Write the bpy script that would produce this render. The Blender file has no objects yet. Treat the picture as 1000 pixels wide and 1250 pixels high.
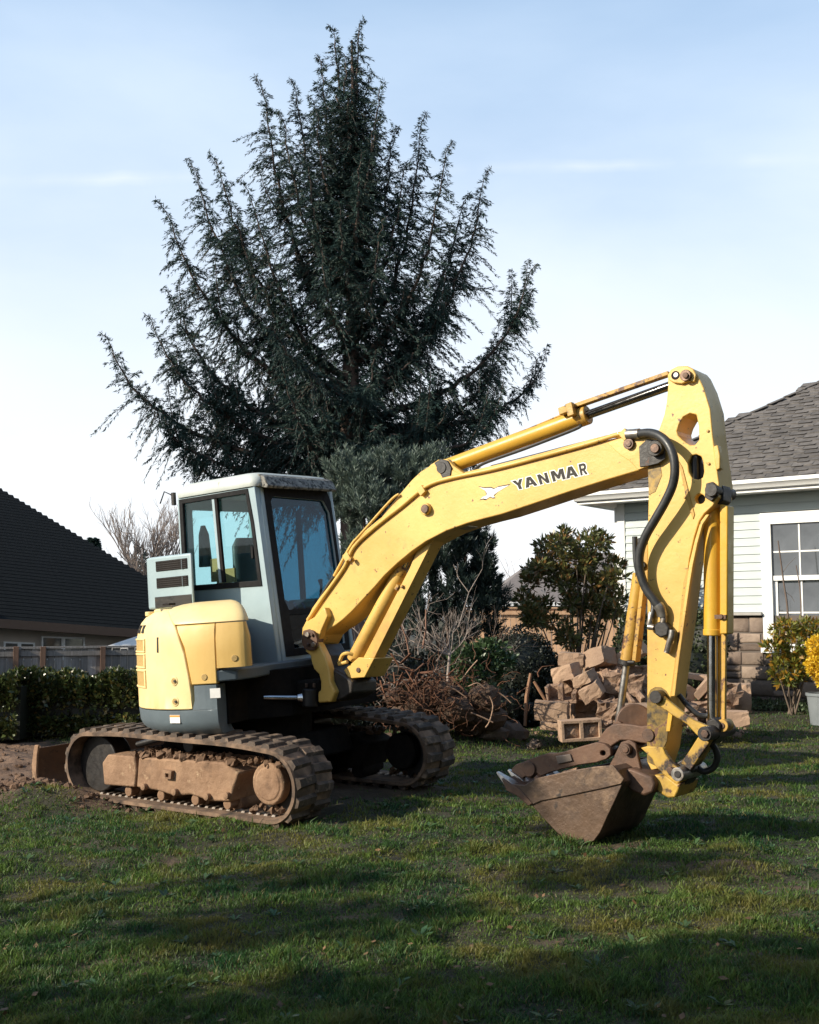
import bpy, bmesh, math, random
import numpy as np
from mathutils import Vector, Matrix, noise as mnoise

random.seed(7); rng = np.random.default_rng(7)
sc = bpy.context.scene
COL = sc.collection

# ------------------------------------------------------------------ camera, sky, sun, exposure
FPX, HZ, EYE = 1350.0, 755.5, 1.40          # focal length in photo pixels, horizon row, eye height
TILT = math.atan((HZ - 625.0) / FPX)
cam_d = bpy.data.cameras.new('camera'); cam = bpy.data.objects.new('camera', cam_d); COL.objects.link(cam)
cam.location = (0, 0, EYE); cam.rotation_euler = (math.pi / 2 + TILT, 0, 0)
cam_d.sensor_fit = 'HORIZONTAL'; cam_d.sensor_width = 36.0; cam_d.lens = 36.0 * FPX / 1000.0
cam_d.clip_end = 2000; cam_d.clip_start = 0.05
sc.camera = cam

SUN_AZ = (-0.93, -0.37)                      # horizontal direction towards the sun
SUN_EL = math.radians(26)
sun_dir = Vector((SUN_AZ[0] * math.cos(SUN_EL), SUN_AZ[1] * math.cos(SUN_EL), math.sin(SUN_EL))).normalized()
sd = bpy.data.lights.new('sun', 'SUN'); sun = bpy.data.objects.new('sun', sd); COL.objects.link(sun)
sd.energy = 5.0; sd.angle = math.radians(0.5); sd.color = (1.0, 0.90, 0.74)
sun.rotation_euler = sun_dir.to_track_quat('Z', 'Y').to_euler(); sun.location = (-20, -12, 15)

world = bpy.data.worlds.new('World'); sc.world = world; world.use_nodes = True
wn, wl = world.node_tree.nodes, world.node_tree.links
wn.clear()
wout = wn.new('ShaderNodeOutputWorld'); bg = wn.new('ShaderNodeBackground'); bg.inputs['Strength'].default_value = 0.15
sky = wn.new('ShaderNodeTexSky'); sky.sky_type = 'NISHITA'; sky.sun_disc = False
sky.sun_elevation = SUN_EL; sky.sun_rotation = math.atan2(SUN_AZ[0], SUN_AZ[1])
sky.air_density = 1.0; sky.dust_density = 1.2; sky.ozone_density = 2.0; sky.altitude = 60
# thin high cloud and milky winter haze over the blue, and a broken contrail
tc = wn.new('ShaderNodeTexCoord')
sep = wn.new('ShaderNodeSeparateXYZ'); wl.new(tc.outputs['Generated'], sep.inputs[0])
mp = wn.new('ShaderNodeMapping'); mp.inputs['Scale'].default_value = (1.2, 1.2, 3.0); mp.inputs['Rotation'].default_value = (0.25, 0.1, 0.4)
n1 = wn.new('ShaderNodeTexNoise'); n1.inputs['Scale'].default_value = 1.3; n1.inputs['Detail'].default_value = 7; n1.inputs['Roughness'].default_value = 0.5; n1.inputs['Distortion'].default_value = 0.4
wl.new(tc.outputs['Generated'], mp.inputs['Vector']); wl.new(mp.outputs['Vector'], n1.inputs['Vector'])
r1 = wn.new('ShaderNodeMapRange'); r1.inputs['From Min'].default_value = 0.36; r1.inputs['From Max'].default_value = 0.72
r1.inputs['To Min'].default_value = 0.50; r1.inputs['To Max'].default_value = 0.72; wl.new(n1.outputs['Fac'], r1.inputs['Value'])
mx0 = wn.new('ShaderNodeMix'); mx0.data_type = 'RGBA'; mx0.inputs['B'].default_value = (2.9, 4.35, 6.1, 1)
r3 = wn.new('ShaderNodeMapRange'); r3.interpolation_type = 'SMOOTHSTEP'; r3.inputs['From Min'].default_value = 0.40; r3.inputs['From Max'].default_value = 0.95
r3.inputs['To Min'].default_value = 1.0; r3.inputs['To Max'].default_value = 0.12; wl.new(sep.outputs['Z'], r3.inputs['Value'])      # the veil thins out towards the clear zenith
vm = wn.new('ShaderNodeMath'); vm.operation = 'MULTIPLY'; wl.new(r1.outputs['Result'], vm.inputs[0]); wl.new(r3.outputs['Result'], vm.inputs[1]); wl.new(vm.outputs[0], mx0.inputs['Factor']); wl.new(sky.outputs['Color'], mx0.inputs['A'])
r2 = wn.new('ShaderNodeMapRange'); r2.interpolation_type = 'SMOOTHSTEP'; r2.inputs['From Min'].default_value = -0.05; r2.inputs['From Max'].default_value = 0.68
r2.inputs['To Min'].default_value = 1.0; r2.inputs['To Max'].default_value = 0.0
mx = wn.new('ShaderNodeMix'); mx.data_type = 'RGBA'; mx.inputs['B'].default_value = (5.8, 5.95, 6.1, 1); wl.new(mx0.outputs['Result'], mx.inputs['A'])
# contrail: a narrow band of elevation, broken up along its length
def wmath(op, a, b=None, c=None):
    n = wn.new('ShaderNodeMath'); n.operation = op
    for i, x in enumerate((a, b, c)):
        if x is None: continue
        if isinstance(x, (int, float)): n.inputs[i].default_value = x
        else: wl.new(x, n.inputs[i])
    return n.outputs[0]
wl.new(wmath('ADD', sep.outputs['Z'], wmath('MULTIPLY', wmath('SUBTRACT', n1.outputs['Fac'], 0.5), -0.45)), r2.inputs['Value']); wl.new(r2.outputs['Result'], mx.inputs['Factor'])
az = wmath('ARCTAN2', sep.outputs['X'], sep.outputs['Y'])
wob = wn.new('ShaderNodeTexNoise'); wob.inputs['Scale'].default_value = 30; wob.inputs['Detail'].default_value = 6
wl.new(tc.outputs['Generated'], wob.inputs['Vector'])
wobc = wmath('MULTIPLY', wmath('SUBTRACT', wob.outputs['Fac'], 0.5), 0.006)
def _dir(px, py): return Vector(((px - 500) / FPX, math.cos(TILT) - (625 - py) / FPX * math.sin(TILT), math.sin(TILT) + (625 - py) / FPX * math.cos(TILT))).normalized()
_pl = _dir(0, 222).cross(_dir(900, 197)).normalized()
dotn = wn.new('ShaderNodeVectorMath'); dotn.operation = 'DOT_PRODUCT'; dotn.inputs[1].default_value = _pl; wl.new(tc.outputs['Generated'], dotn.inputs[0])
line = wmath('SUBTRACT', dotn.outputs['Value'], wobc)
band = wmath('SUBTRACT', 1.0, wmath('MULTIPLY', wmath('ABSOLUTE', line), 150.0)); band = wmath('MAXIMUM', band, 0.0)
brk = wn.new('ShaderNodeTexNoise'); brk.inputs['Scale'].default_value = 9; brk.inputs['Detail'].default_value = 3
cmb = wn.new('ShaderNodeCombineXYZ'); wl.new(az, cmb.inputs[0]); wl.new(cmb.outputs[0], brk.inputs['Vector'])
brk2 = wn.new('ShaderNodeMapRange'); brk2.inputs['From Min'].default_value = 0.40; brk2.inputs['From Max'].default_value = 0.66
wl.new(brk.outputs['Fac'], brk2.inputs['Value'])
trail = wmath('MULTIPLY', wmath('MULTIPLY', band, brk2.outputs['Result']), 0.28)
mx2 = wn.new('ShaderNodeMix'); mx2.data_type = 'RGBA'; mx2.inputs['B'].default_value = (6.0, 6.1, 6.2, 1)
wl.new(trail, mx2.inputs['Factor']); wl.new(mx.outputs['Result'], mx2.inputs['A'])
wl.new(mx2.outputs['Result'], bg.inputs['Color']); wl.new(bg.outputs['Background'], wout.inputs['Surface'])

sc.view_settings.view_transform = 'Standard'; sc.view_settings.look = 'None'
sc.view_settings.exposure = 0.36; sc.view_settings.gamma = 1.0; sc.view_settings.use_curve_mapping = False
sc.cycles.max_bounces = 8; sc.cycles.transparent_max_bounces = 12

# ------------------------------------------------------------------ photo survey: pixel -> ray -> plane (only used to measure positions)
O = np.array([0, 0, EYE]); _c, _s = math.cos(TILT), math.sin(TILT)
FWD = np.array([0, _c, _s]); UPV = np.array([0, -_s, _c]); RGT = np.array([1.0, 0, 0])
def ray(px, py): return RGT * (px - 500) / FPX + UPV * (625 - py) / FPX + FWD
def on_plane(px, py, p0, n):
    d = ray(px, py); return O + d * (((p0 - O) @ n) / (d @ n))
def at_depth(px, py, Y):
    d = ray(px, py); return O + d * (Y / d[1])
def on_ground(px, py, z=0.0):
    d = ray(px, py); return O + d * ((z - EYE) / d[2])

# ------------------------------------------------------------------ helpers
WL = {}
def world_loc(o): return WL.get(o.name, Vector((0, 0, 0)))
def unit(v): v = np.asarray(v, float); return v / (np.linalg.norm(v) + 1e-12)

class MB:
    """collects geometry in world coordinates; build() links ONE mesh object"""
    def __init__(self): self.v = []; self.f = []
    def add(self, vs, fs):
        b = len(self.v); self.v += [tuple(map(float, p)) for p in vs]; self.f += [tuple(b + i for i in f) for f in fs]
    def box(self, c, half, ax=None):
        c = np.asarray(c, float); ex, ey, ez = ax if ax is not None else ((1, 0, 0), (0, 1, 0), (0, 0, 1))
        ex, ey, ez = (np.asarray(e, float) * h for e, h in zip((ex, ey, ez), half))
        vs = [c + sx * ex + sy * ey + sz * ez for sz in (-1, 1) for sy in (-1, 1) for sx in (-1, 1)]
        self.add(vs, [(0, 2, 3, 1), (4, 5, 7, 6), (0, 1, 5, 4), (2, 6, 7, 3), (0, 4, 6, 2), (1, 3, 7, 5)]); return self
    def prism(self, pts, vec):
        n = len(pts); vec = np.asarray(vec, float); a = [np.asarray(p, float) for p in pts]
        self.add(a + [p + vec for p in a], [tuple(range(n))[::-1], tuple(range(n, 2 * n))] + [(i, (i + 1) % n, n + (i + 1) % n, n + i) for i in range(n)]); return self
    def holed(self, outer, holes, vec):
        bm = bmesh.new(); vec = Vector(vec); loops = []
        for lp in [outer] + list(holes):
            vs = [bm.verts.new(Vector(p)) for p in lp]; es = [bm.edges.new((vs[i], vs[(i + 1) % len(vs)])) for i in range(len(vs))]; loops.append((vs, es))
        bmesh.ops.triangle_fill(bm, use_beauty=True, edges=[e for _, es in loops for e in es])
        bm.verts.index_update(); nv = len(bm.verts)
        vs = [v.co.copy() for v in bm.verts]; fs = [tuple(v.index for v in f.verts) for f in bm.faces]
        side = []
        for lv, _ in loops:
            k = len(lv)
            for i in range(k):
                a, b = lv[i].index, lv[(i + 1) % k].index; side.append((a, b, b + nv, a + nv))
        bm.free()
        self.add([tuple(v) for v in vs] + [tuple(v + vec) for v in vs], [f[::-1] for f in fs] + [tuple(i + nv for i in f) for f in fs] + side); return self
    def loft(self, rings, caps=True, closed=True):
        n = len(rings[0]); vs = [p for r in rings for p in r]; fs = []
        for k in range(len(rings) - 1):
            for i in range(n if closed else n - 1):
                j = (i + 1) % n; fs.append((k * n + i, k * n + j, (k + 1) * n + j, (k + 1) * n + i))
        if caps: fs += [tuple(range(n))[::-1], tuple(range((len(rings) - 1) * n, len(rings) * n))]
        self.add(vs, fs); return self
    def tube(self, path, r, n=8, caps=True):
        P = [np.asarray(p, float) for p in path]; R = r if hasattr(r, '__len__') else [r] * len(P); rings = []
        t0 = unit(P[1] - P[0]); a = np.cross(t0, (0, 0, 1));
        if np.linalg.norm(a) < 1e-3: a = np.cross(t0, (0, 1, 0))
        a = unit(a)
        for i, p in enumerate(P):
            t = unit(P[min(i + 1, len(P) - 1)] - P[max(i - 1, 0)]); a = unit(a - t * (a @ t)); b = np.cross(t, a)
            rings.append([p + (a * math.cos(q) + b * math.sin(q)) * R[i] for q in np.arange(n) * 2 * math.pi / n])
        return self.loft(rings, caps)
    def cyl(self, p0, p1, r, n=20, r1=None): return self.tube([p0, p1], [r, r if r1 is None else r1], n)
    def ball(self, c, r, n=8, m=6, ax=(1, 1, 1)):
        rings = []
        for k in range(m + 1):
            t = math.pi * k / m; rr = max(math.sin(t), 0.02)
            rings.append([np.asarray(c) + np.array([math.cos(q) * rr * ax[0], math.sin(q) * rr * ax[1], -math.cos(t) * ax[2]]) * r for q in np.arange(n) * 2 * math.pi / n])
        return self.loft(rings)
    def build(self, name, mat, parent=None, bevel=0.0, smooth=35, seg=2, loc=None):
        V = np.array(self.v); c = (V.min(0) + V.max(0)) / 2 if loc is None else np.asarray(loc, float)
        me = bpy.data.meshes.new(name); me.from_pydata((V - c).tolist(), [], self.f)
        bm = bmesh.new(); bm.from_mesh(me); bmesh.ops.recalc_face_normals(bm, faces=bm.faces); bm.to_mesh(me); bm.free()
        me.materials.append(mat); o = bpy.data.objects.new(name, me); link(o, parent, c)
        if smooth:
            me.polygons.foreach_set('use_smooth', [True] * len(me.polygons)); me.set_sharp_from_angle(angle=math.radians(smooth))
        if bevel:
            m = o.modifiers.new('bevel', 'BEVEL'); m.width = bevel; m.segments = seg; m.limit_method = 'ANGLE'; m.angle_limit = math.radians(40); m.harden_normals = False
        return o
def link(o, parent, c):
    COL.objects.link(o); c = Vector([float(x) for x in c])
    if parent is not None: o.parent = parent; o.location = c - world_loc(parent)
    else: o.location = c
    WL[o.name] = c
def thing(name, loc, label, cat, group=None):
    o = bpy.data.objects.new(name, None); o.empty_display_size = 0.2; link(o, None, loc); return tag(o, label, cat, group)
def tag(o, label, cat, group=None):
    o['label'] = label; o['category'] = cat
    if group: o['group'] = group
    return o
def kind(o, k): o['kind'] = k; return o
def cloud_mesh(name, V, F, mat, parent=None, smooth=False, attr=None):
    """fast mesh from numpy arrays (F: n x k, k = 3 or 4), vertices in world coordinates"""
    V = np.asarray(V, np.float32); F = np.asarray(F, np.int32); c = np.zeros(3)
    if parent is None: c = V.mean(0); c[2] = V[:, 2].min()
    else: c = np.array(world_loc(parent))
    me = bpy.data.meshes.new(name); k = F.shape[1]
    me.vertices.add(len(V)); me.vertices.foreach_set('co', (V - c).astype(np.float32).ravel())
    me.loops.add(F.size); me.loops.foreach_set('vertex_index', F.ravel())
    me.polygons.add(len(F)); me.polygons.foreach_set('loop_start', np.arange(0, F.size, k, dtype=np.int32))
    me.update(calc_edges=True)
    if smooth: me.polygons.foreach_set('use_smooth', [True] * len(F))
    me.materials.append(mat); o = bpy.data.objects.new(name, me); link(o, parent, c); return o

# ------------------------------------------------------------------ materials
MATS = {}
def mk(name, c1, c2=None, scale=6.0, rough=0.6, metal=0.0, bump=0.0, bscale=40.0, spots=None, spots2=None, stretch=None, coat=0.0, detail=6.0, lo=0.35, hi=0.65, rvar=0.12, coord='Object', island=0.0, spec=0.5, objvar=0.0):
    """principled material; c1-c2 blended by noise, spots = (colour, threshold, scale) for chips, rust, mud"""
    m = bpy.data.materials.new(name); m.use_nodes = True; N, L = m.node_tree.nodes, m.node_tree.links
    p = N['Principled BSDF']; p.inputs['Roughness'].default_value = rough; p.inputs['Metallic'].default_value = metal
    p.inputs['Coat Weight'].default_value = coat; p.inputs['Specular IOR Level'].default_value = spec
    t = N.new('ShaderNodeTexCoord'); vec = t.outputs[coord]
    if objvar:
        oi = N.new('ShaderNodeObjectInfo'); sc_ = N.new('ShaderNodeVectorMath'); sc_.operation = 'SCALE'; sc_.inputs['Scale'].default_value = 37.0
        cx = N.new('ShaderNodeCombineXYZ'); L.new(oi.outputs['Random'], cx.inputs[0]); L.new(oi.outputs['Random'], cx.inputs[1]); L.new(cx.outputs[0], sc_.inputs[0])
        ad = N.new('ShaderNodeVectorMath'); ad.operation = 'ADD'; L.new(vec, ad.inputs[0]); L.new(sc_.outputs[0], ad.inputs[1]); vec = ad.outputs[0]
    if stretch:
        q = N.new('ShaderNodeMapping'); q.inputs['Scale'].default_value = stretch; L.new(vec, q.inputs['Vector']); vec = q.outputs['Vector']
    def nz(s, d=detail):
        n = N.new('ShaderNodeTexNoise'); n.inputs['Scale'].default_value = s; n.inputs['Detail'].default_value = d; n.inputs['Roughness'].default_value = 0.62
        L.new(vec, n.inputs['Vector']); return n.outputs['Fac']
    def rg(x, a, b, lo_=0.0, hi_=1.0):
        r = N.new('ShaderNodeMapRange'); r.inputs['From Min'].default_value = a; r.inputs['From Max'].default_value = b
        r.inputs['To Min'].default_value = lo_; r.inputs['To Max'].default_value = hi_; L.new(x, r.inputs['Value']); return r.outputs['Result']
    def mixc(f, a, b):
        x = N.new('ShaderNodeMix'); x.data_type = 'RGBA'; L.new(f, x.inputs['Factor'])
        for s, c in (('A', a), ('B', b)):
            if isinstance(c, tuple): x.inputs[s].default_value = (*c, 1)
            else: L.new(c, x.inputs[s])
        return x.outputs['Result']
    base = nz(scale); col = mixc(rg(base, lo, hi), tuple(c1), tuple(c2 or c1))
    if objvar:
        v = rg(oi.outputs['Random'], 0, 1, 1 - objvar, 1 + objvar); mm = N.new('ShaderNodeVectorMath'); mm.operation = 'SCALE'; L.new(col, mm.inputs[0]); L.new(v, mm.inputs['Scale']); col = mm.outputs[0]
    if island:
        g = N.new('ShaderNodeNewGeometry'); v = rg(g.outputs['Random Per Island'], 0, 1, 1 - island, 1 + island)
        mm = N.new('ShaderNodeVectorMath'); mm.operation = 'SCALE'; L.new(col, mm.inputs[0]); L.new(v, mm.inputs['Scale']); col = mm.outputs[0]
    for sp in (spots, spots2):
        if sp:
            c, th, s = sp[:3]; w = sp[3] if len(sp) > 3 else 0.06
            col = mixc(rg(nz(s, 9), th, th + w), col, tuple(c))
    L.new(col, p.inputs['Base Color'])
    if rvar: L.new(rg(nz(scale * 2.3), 0.3, 0.7, max(rough - rvar, 0.02), min(rough + rvar, 1)), p.inputs['Roughness'])
    if bump:
        b = N.new('ShaderNodeBump'); b.inputs['Strength'].default_value = 1.0; b.inputs['Distance'].default_value = bump
        L.new(nz(bscale, 8), b.inputs['Height']); L.new(b.outputs['Normal'], p.inputs['Normal'])
    MATS[name] = m; return m
def leafmat(name, c1, c2, scale=1.2, rough=0.5, trans=0.25, island=0.45, spec=0.5, c3=None):
    m = mk(name, c1, c2, scale=scale, rough=rough, island=island, rvar=0, detail=3, spec=spec)
    N, L = m.node_tree.nodes, m.node_tree.links; p = N['Principled BSDF']; out = [n for n in N if n.type == 'OUTPUT_MATERIAL'][0]
    src = p.inputs['Base Color'].links[0].from_socket
    if c3:   # a share of the leaves in another hue
        g = N.new('ShaderNodeNewGeometry'); r = N.new('ShaderNodeMath'); r.operation = 'FRACT'; q = N.new('ShaderNodeMath'); q.operation = 'MULTIPLY'; q.inputs[1].default_value = 13.7
        L.new(g.outputs['Random Per Island'], q.inputs[0]); L.new(q.outputs[0], r.inputs[0])
        gt = N.new('ShaderNodeMath'); gt.operation = 'GREATER_THAN'; gt.inputs[1].default_value = c3[1]; L.new(r.outputs[0], gt.inputs[0])
        x = N.new('ShaderNodeMix'); x.data_type = 'RGBA'; L.new(gt.outputs[0], x.inputs['Factor']); L.new(src, x.inputs['A']); x.inputs['B'].default_value = (*c3[0], 1)
        src = x.outputs['Result']; L.new(src, p.inputs['Base Color'])
    if trans:
        t = N.new('ShaderNodeBsdfTranslucent'); L.new(src, t.inputs['Color']); x = N.new('ShaderNodeMixShader'); x.inputs['Fac'].default_value = trans
        L.new(p.outputs[0], x.inputs[1]); L.new(t.outputs[0], x.inputs[2]); L.new(x.outputs[0], out.inputs['Surface'])
    return m
def glassmat(name, tint, refl=1.0, rough=0.02):
    m = bpy.data.materials.new(name); m.use_nodes = True; N, L = m.node_tree.nodes, m.node_tree.links; N.remove(N['Principled BSDF'])
    out = [n for n in N if n.type == 'OUTPUT_MATERIAL'][0]
    t = N.new('ShaderNodeBsdfTransparent'); t.inputs['Color'].default_value = (*tint, 1)
    g = N.new('ShaderNodeBsdfGlossy'); g.inputs['Roughness'].default_value = rough
    lw = N.new('ShaderNodeLayerWeight'); lw.inputs['Blend'].default_value = 0.5
    pw = N.new('ShaderNodeMath'); pw.operation = 'POWER'; pw.inputs[1].default_value = 4.0; L.new(lw.outputs['Facing'], pw.inputs[0])
    k = N.new('ShaderNodeMath'); k.operation = 'MULTIPLY_ADD'; k.inputs[1].default_value = 0.8 * refl; k.inputs[2].default_value = 0.035 * refl; k.use_clamp = True; L.new(pw.outputs[0], k.inputs[0])
    x = N.new('ShaderNodeMixShader'); L.new(k.outputs[0], x.inputs[0]); L.new(t.outputs[0], x.inputs[1]); L.new(g.outputs[0], x.inputs[2]); L.new(x.outputs[0], out.inputs['Surface'])
    return m

RUST = (0.12, 0.055, 0.03)
yellow = mk('boom_yellow', (0.75, 0.49, 0.135), (0.60, 0.36, 0.075), 1.3, 0.45, bump=0.0015, bscale=30, spots=((0.34, 0.19, 0.06), 0.60, 3.2, 0.22), spots2=(RUST, 0.64, 23, .04), coat=0.12)
yellow_cyl = mk('cylinder_yellow', (0.66, 0.39, 0.045), (0.58, 0.33, 0.04), 4, 0.36, bump=0.001, bscale=30, spots=(RUST, 0.71, 14), coat=0.15)
yellow_worn = mk('worn_yellow', (0.54, 0.32, 0.05), (0.42, 0.24, 0.05), 6, 0.5, bump=0.002, bscale=30, spots=(RUST, 0.55, 11), spots2=((0.03, 0.022, 0.018), 0.60, 30), coat=0.0)
cream = mk('hood_cream', (0.82, 0.65, 0.33), (0.76, 0.57, 0.25), 2.2, 0.5, bump=0.001, bscale=25, spots=((0.45, 0.30, 0.14), 0.72, 16), coat=0.08)
panel_yellow = mk('panel_yellow', (0.74, 0.50, 0.17), (0.66, 0.42, 0.12), 2.0, 0.5, bump=0.001, bscale=25, spots=((0.40, 0.26, 0.10), 0.66, 12), coat=0.08)
yellow_dirty = mk('dirty_yellow', (0.52, 0.33, 0.055), (0.34, 0.20, 0.04), 7, 0.5, bump=0.003, bscale=30, spots=((0.03, 0.022, 0.018), 0.53, 9, 0.08), spots2=(RUST, 0.58, 20))
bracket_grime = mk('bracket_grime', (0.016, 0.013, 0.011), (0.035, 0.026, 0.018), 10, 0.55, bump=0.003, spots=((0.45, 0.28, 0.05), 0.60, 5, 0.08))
tan_mesh = mk('grille_tan', (0.50, 0.34, 0.12), (0.42, 0.28, 0.10), 90, 0.7, bump=0.004, bscale=160)
cabpaint = mk('cab_paint', (0.345, 0.445, 0.475), (0.30, 0.39, 0.42), 3, 0.42, bump=0.001, bscale=20, spots=((0.28, 0.30, 0.26), 0.66, 9, 0.2), coat=0.1)
roofpaint = mk('roof_paint', (0.52, 0.56, 0.53), (0.44, 0.48, 0.45), 4, 0.55, bump=0.001, spots=((0.22, 0.20, 0.14), 0.62, 13, 0.14))
slate = mk('counterweight_slate', (0.125, 0.16, 0.18), (0.10, 0.13, 0.15), 4, 0.55, bump=0.001, spots=((0.20, 0.15, 0.10), 0.66, 9, 0.2))
blacksteel = mk('greasy_black', (0.012, 0.011, 0.011), (0.024, 0.020, 0.017), 12, 0.5, bump=0.002, spots=(RUST, 0.66, 14))
shadeblack = mk('frame_shade_black', (0.010, 0.009, 0.008), (0.020, 0.016, 0.013), 9, 0.9, bump=0.003, spec=0.12)  # near-black base colour stands in for the shade beneath the machine
rubber = mk('rubber_black', (0.012, 0.012, 0.013), (0.018, 0.018, 0.018), 14, 0.8, bump=0.0006, spec=0.2)
hose_m = mk('hose_rubber', (0.025, 0.027, 0.028), (0.035, 0.035, 0.035), 18, 0.45, bump=0.0004, bscale=120)
track_m = mk('track_rubber', (0.045, 0.033, 0.025), (0.14, 0.09, 0.058), 7, 0.85, bump=0.004, bscale=30, spots=((0.27, 0.175, 0.112), 0.43, 5, 0.2))
mudlug = mk('muddy_lug', (0.045, 0.034, 0.027), (0.115, 0.082, 0.058), 9, 0.85, bump=0.004, bscale=40, spots=((0.26, 0.18, 0.12), 0.55, 12, 0.1), objvar=0.25)
mud_or_shade = mk('muddy_steel', (0.34, 0.21, 0.125), (0.20, 0.115, 0.066), 3.5, 0.88, bump=0.014, bscale=17, spots=((0.085, 0.052, 0.034), 0.55, 4.5, 0.16), spots2=((0.42, 0.29, 0.18), 0.60, 15, 0.12))
rustst = mk('rusty_steel', (0.085, 0.052, 0.036), (0.14, 0.075, 0.045), 6, 0.58, metal=0.25, bump=0.003, bscale=28, spots=((0.20, 0.12, 0.07), 0.60, 9, 0.15), spots2=((0.035, 0.026, 0.022), 0.62, 16, 0.1))
bucketst = mk('bucket_steel', (0.155, 0.098, 0.064), (0.075, 0.050, 0.037), 2.6, 0.42, metal=0.35, bump=0.004, bscale=24, spots=((0.28, 0.185, 0.115), 0.55, 4.5, 0.2), spots2=((0.04, 0.03, 0.025), 0.60, 12, 0.1))
chrome = mk('chrome_rod', (0.62, 0.63, 0.64), (0.5, 0.5, 0.5), 8, 0.16, metal=1.0, rvar=0.06)
bare = mk('bare_steel', (0.45, 0.44, 0.42), (0.28, 0.24, 0.2), 14, 0.38, metal=0.9, rvar=0.15)
pinst = mk('pin_steel', (0.16, 0.10, 0.07), (0.08, 0.055, 0.045), 18, 0.45, metal=0.6, bump=0.001)
toothm = mk('tooth_steel', (0.26, 0.23, 0.20), (0.12, 0.09, 0.07), 30, 0.5, metal=0.6)
fitting = mk('fitting_zinc', (0.42, 0.41, 0.38), (0.22, 0.18, 0.14), 20, 0.4, metal=0.8)
darkgrey = mk('vent_dark', (0.016, 0.013, 0.013), (0.024, 0.02, 0.019), 20, 0.8, spec=0.15)
seatm = mk('seat_vinyl', (0.03, 0.04, 0.04), (0.045, 0.055, 0.05), 8, 0.55, bump=0.001)
cardb = mk('cardboard', (0.55, 0.33, 0.13), (0.45, 0.27, 0.1), 5, 0.8)
white_m = mk('white_print', (0.80, 0.79, 0.75), (0.72, 0.71, 0.68), 20, 0.5)
ink_m = mk('dark_print', (0.028, 0.026, 0.024), (0.05, 0.045, 0.038), 30, 0.6, spec=.2)
decal_o = mk('decal_orange', (0.70, 0.30, 0.05), None, 20, 0.5)
glass_side = glassmat('cab_side_glass', (0.80, 0.93, 0.94), 1.0)
glass_front = glassmat('cab_front_glass', (0.15, 0.36, 0.47), 1.2)
# ------------------------------------------------------------------ EXCAVATOR
def mframe(yaw, pitch, roll):
    u = np.array([math.cos(yaw) * math.cos(pitch), -math.sin(yaw) * math.cos(pitch), math.sin(pitch)])
    v0 = np.array([math.sin(yaw), math.cos(yaw), 0]); w0 = np.cross(u, v0)
    v = v0 * math.cos(roll) + w0 * math.sin(roll); return u, v, np.cross(u, v)
XC = np.array([-1.203, 9.2, 0.0])
ex = thing('excavator', (XC[0], XC[1], 0), 'yellow mini excavator with pale grey cab and muddy rubber tracks on the lawn', 'excavator')
ut, vt, wt = mframe(0.62, 0.004, 0.047); TO = XC + np.array([0, 0, -0.015])
def T(a, b, c): return TO + ut * a + vt * b + wt * c
uu, uv, uw = mframe(0.645, 0.046, 0.052); UO = XC + np.array([0, 0, -0.018])
def U(a, b, c): return UO + uu * a + uv * b + uw * c
def up_v(px, py, v):
    q = on_plane(px, py, UO + uv * v, uv) - UO; return q @ uu, q @ uw

# --- undercarriage -----------------------------------------------------------
def track_path(n=160):
    R = 0.262; pts = []
    zc = 0.295
    def arc(cx, cz, r, a0, a1, k): return [(cx + r * math.cos(a), cz + r * math.sin(a)) for a in np.linspace(a0, a1, k)]
    P = [(x, 0.033) for x in np.linspace(-0.95, 0.98, 24)][:-1]
    P += arc(0.98, zc, R, -math.pi / 2, math.pi / 2 - 0.1, 18)
    for t in np.linspace(0.0, 1.0, 22)[1:-1]:
        x = 1.0 + (-0.97 - 1.0) * t; z = 0.556 + 0.012 * t + 0.028 * math.sin(math.pi * t) + 0.006 * math.sin(3 * math.pi * t); P.append((x, z))
    P += arc(-0.97, 0.303, 0.268, math.pi / 2, 1.5 * math.pi, 18)
    P = np.array(P); d = np.r_[0, np.cumsum(np.linalg.norm(np.diff(np.vstack([P, P[:1]]), axis=0), axis=1))]
    s = np.linspace(0, d[-1], n, endpoint=False); Q = np.vstack([P, P[:1]])
    return np.c_[np.interp(s, d, Q[:, 0]), np.interp(s, d, Q[:, 1])], d[-1]
TP, TLEN = track_path()
def tp_at(s):
    n = len(TP); x = (s / TLEN * n) % n; i = int(x); f = x - i; a, b = TP[i], TP[(i + 1) % n]; p = a * (1 - f) + b * f
    t = unit(TP[(i + 3) % n] - TP[i - 2]); return p, t, np.array([t[1], -t[0]])   # outward normal
lug_me = None; tooth_me = None
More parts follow.
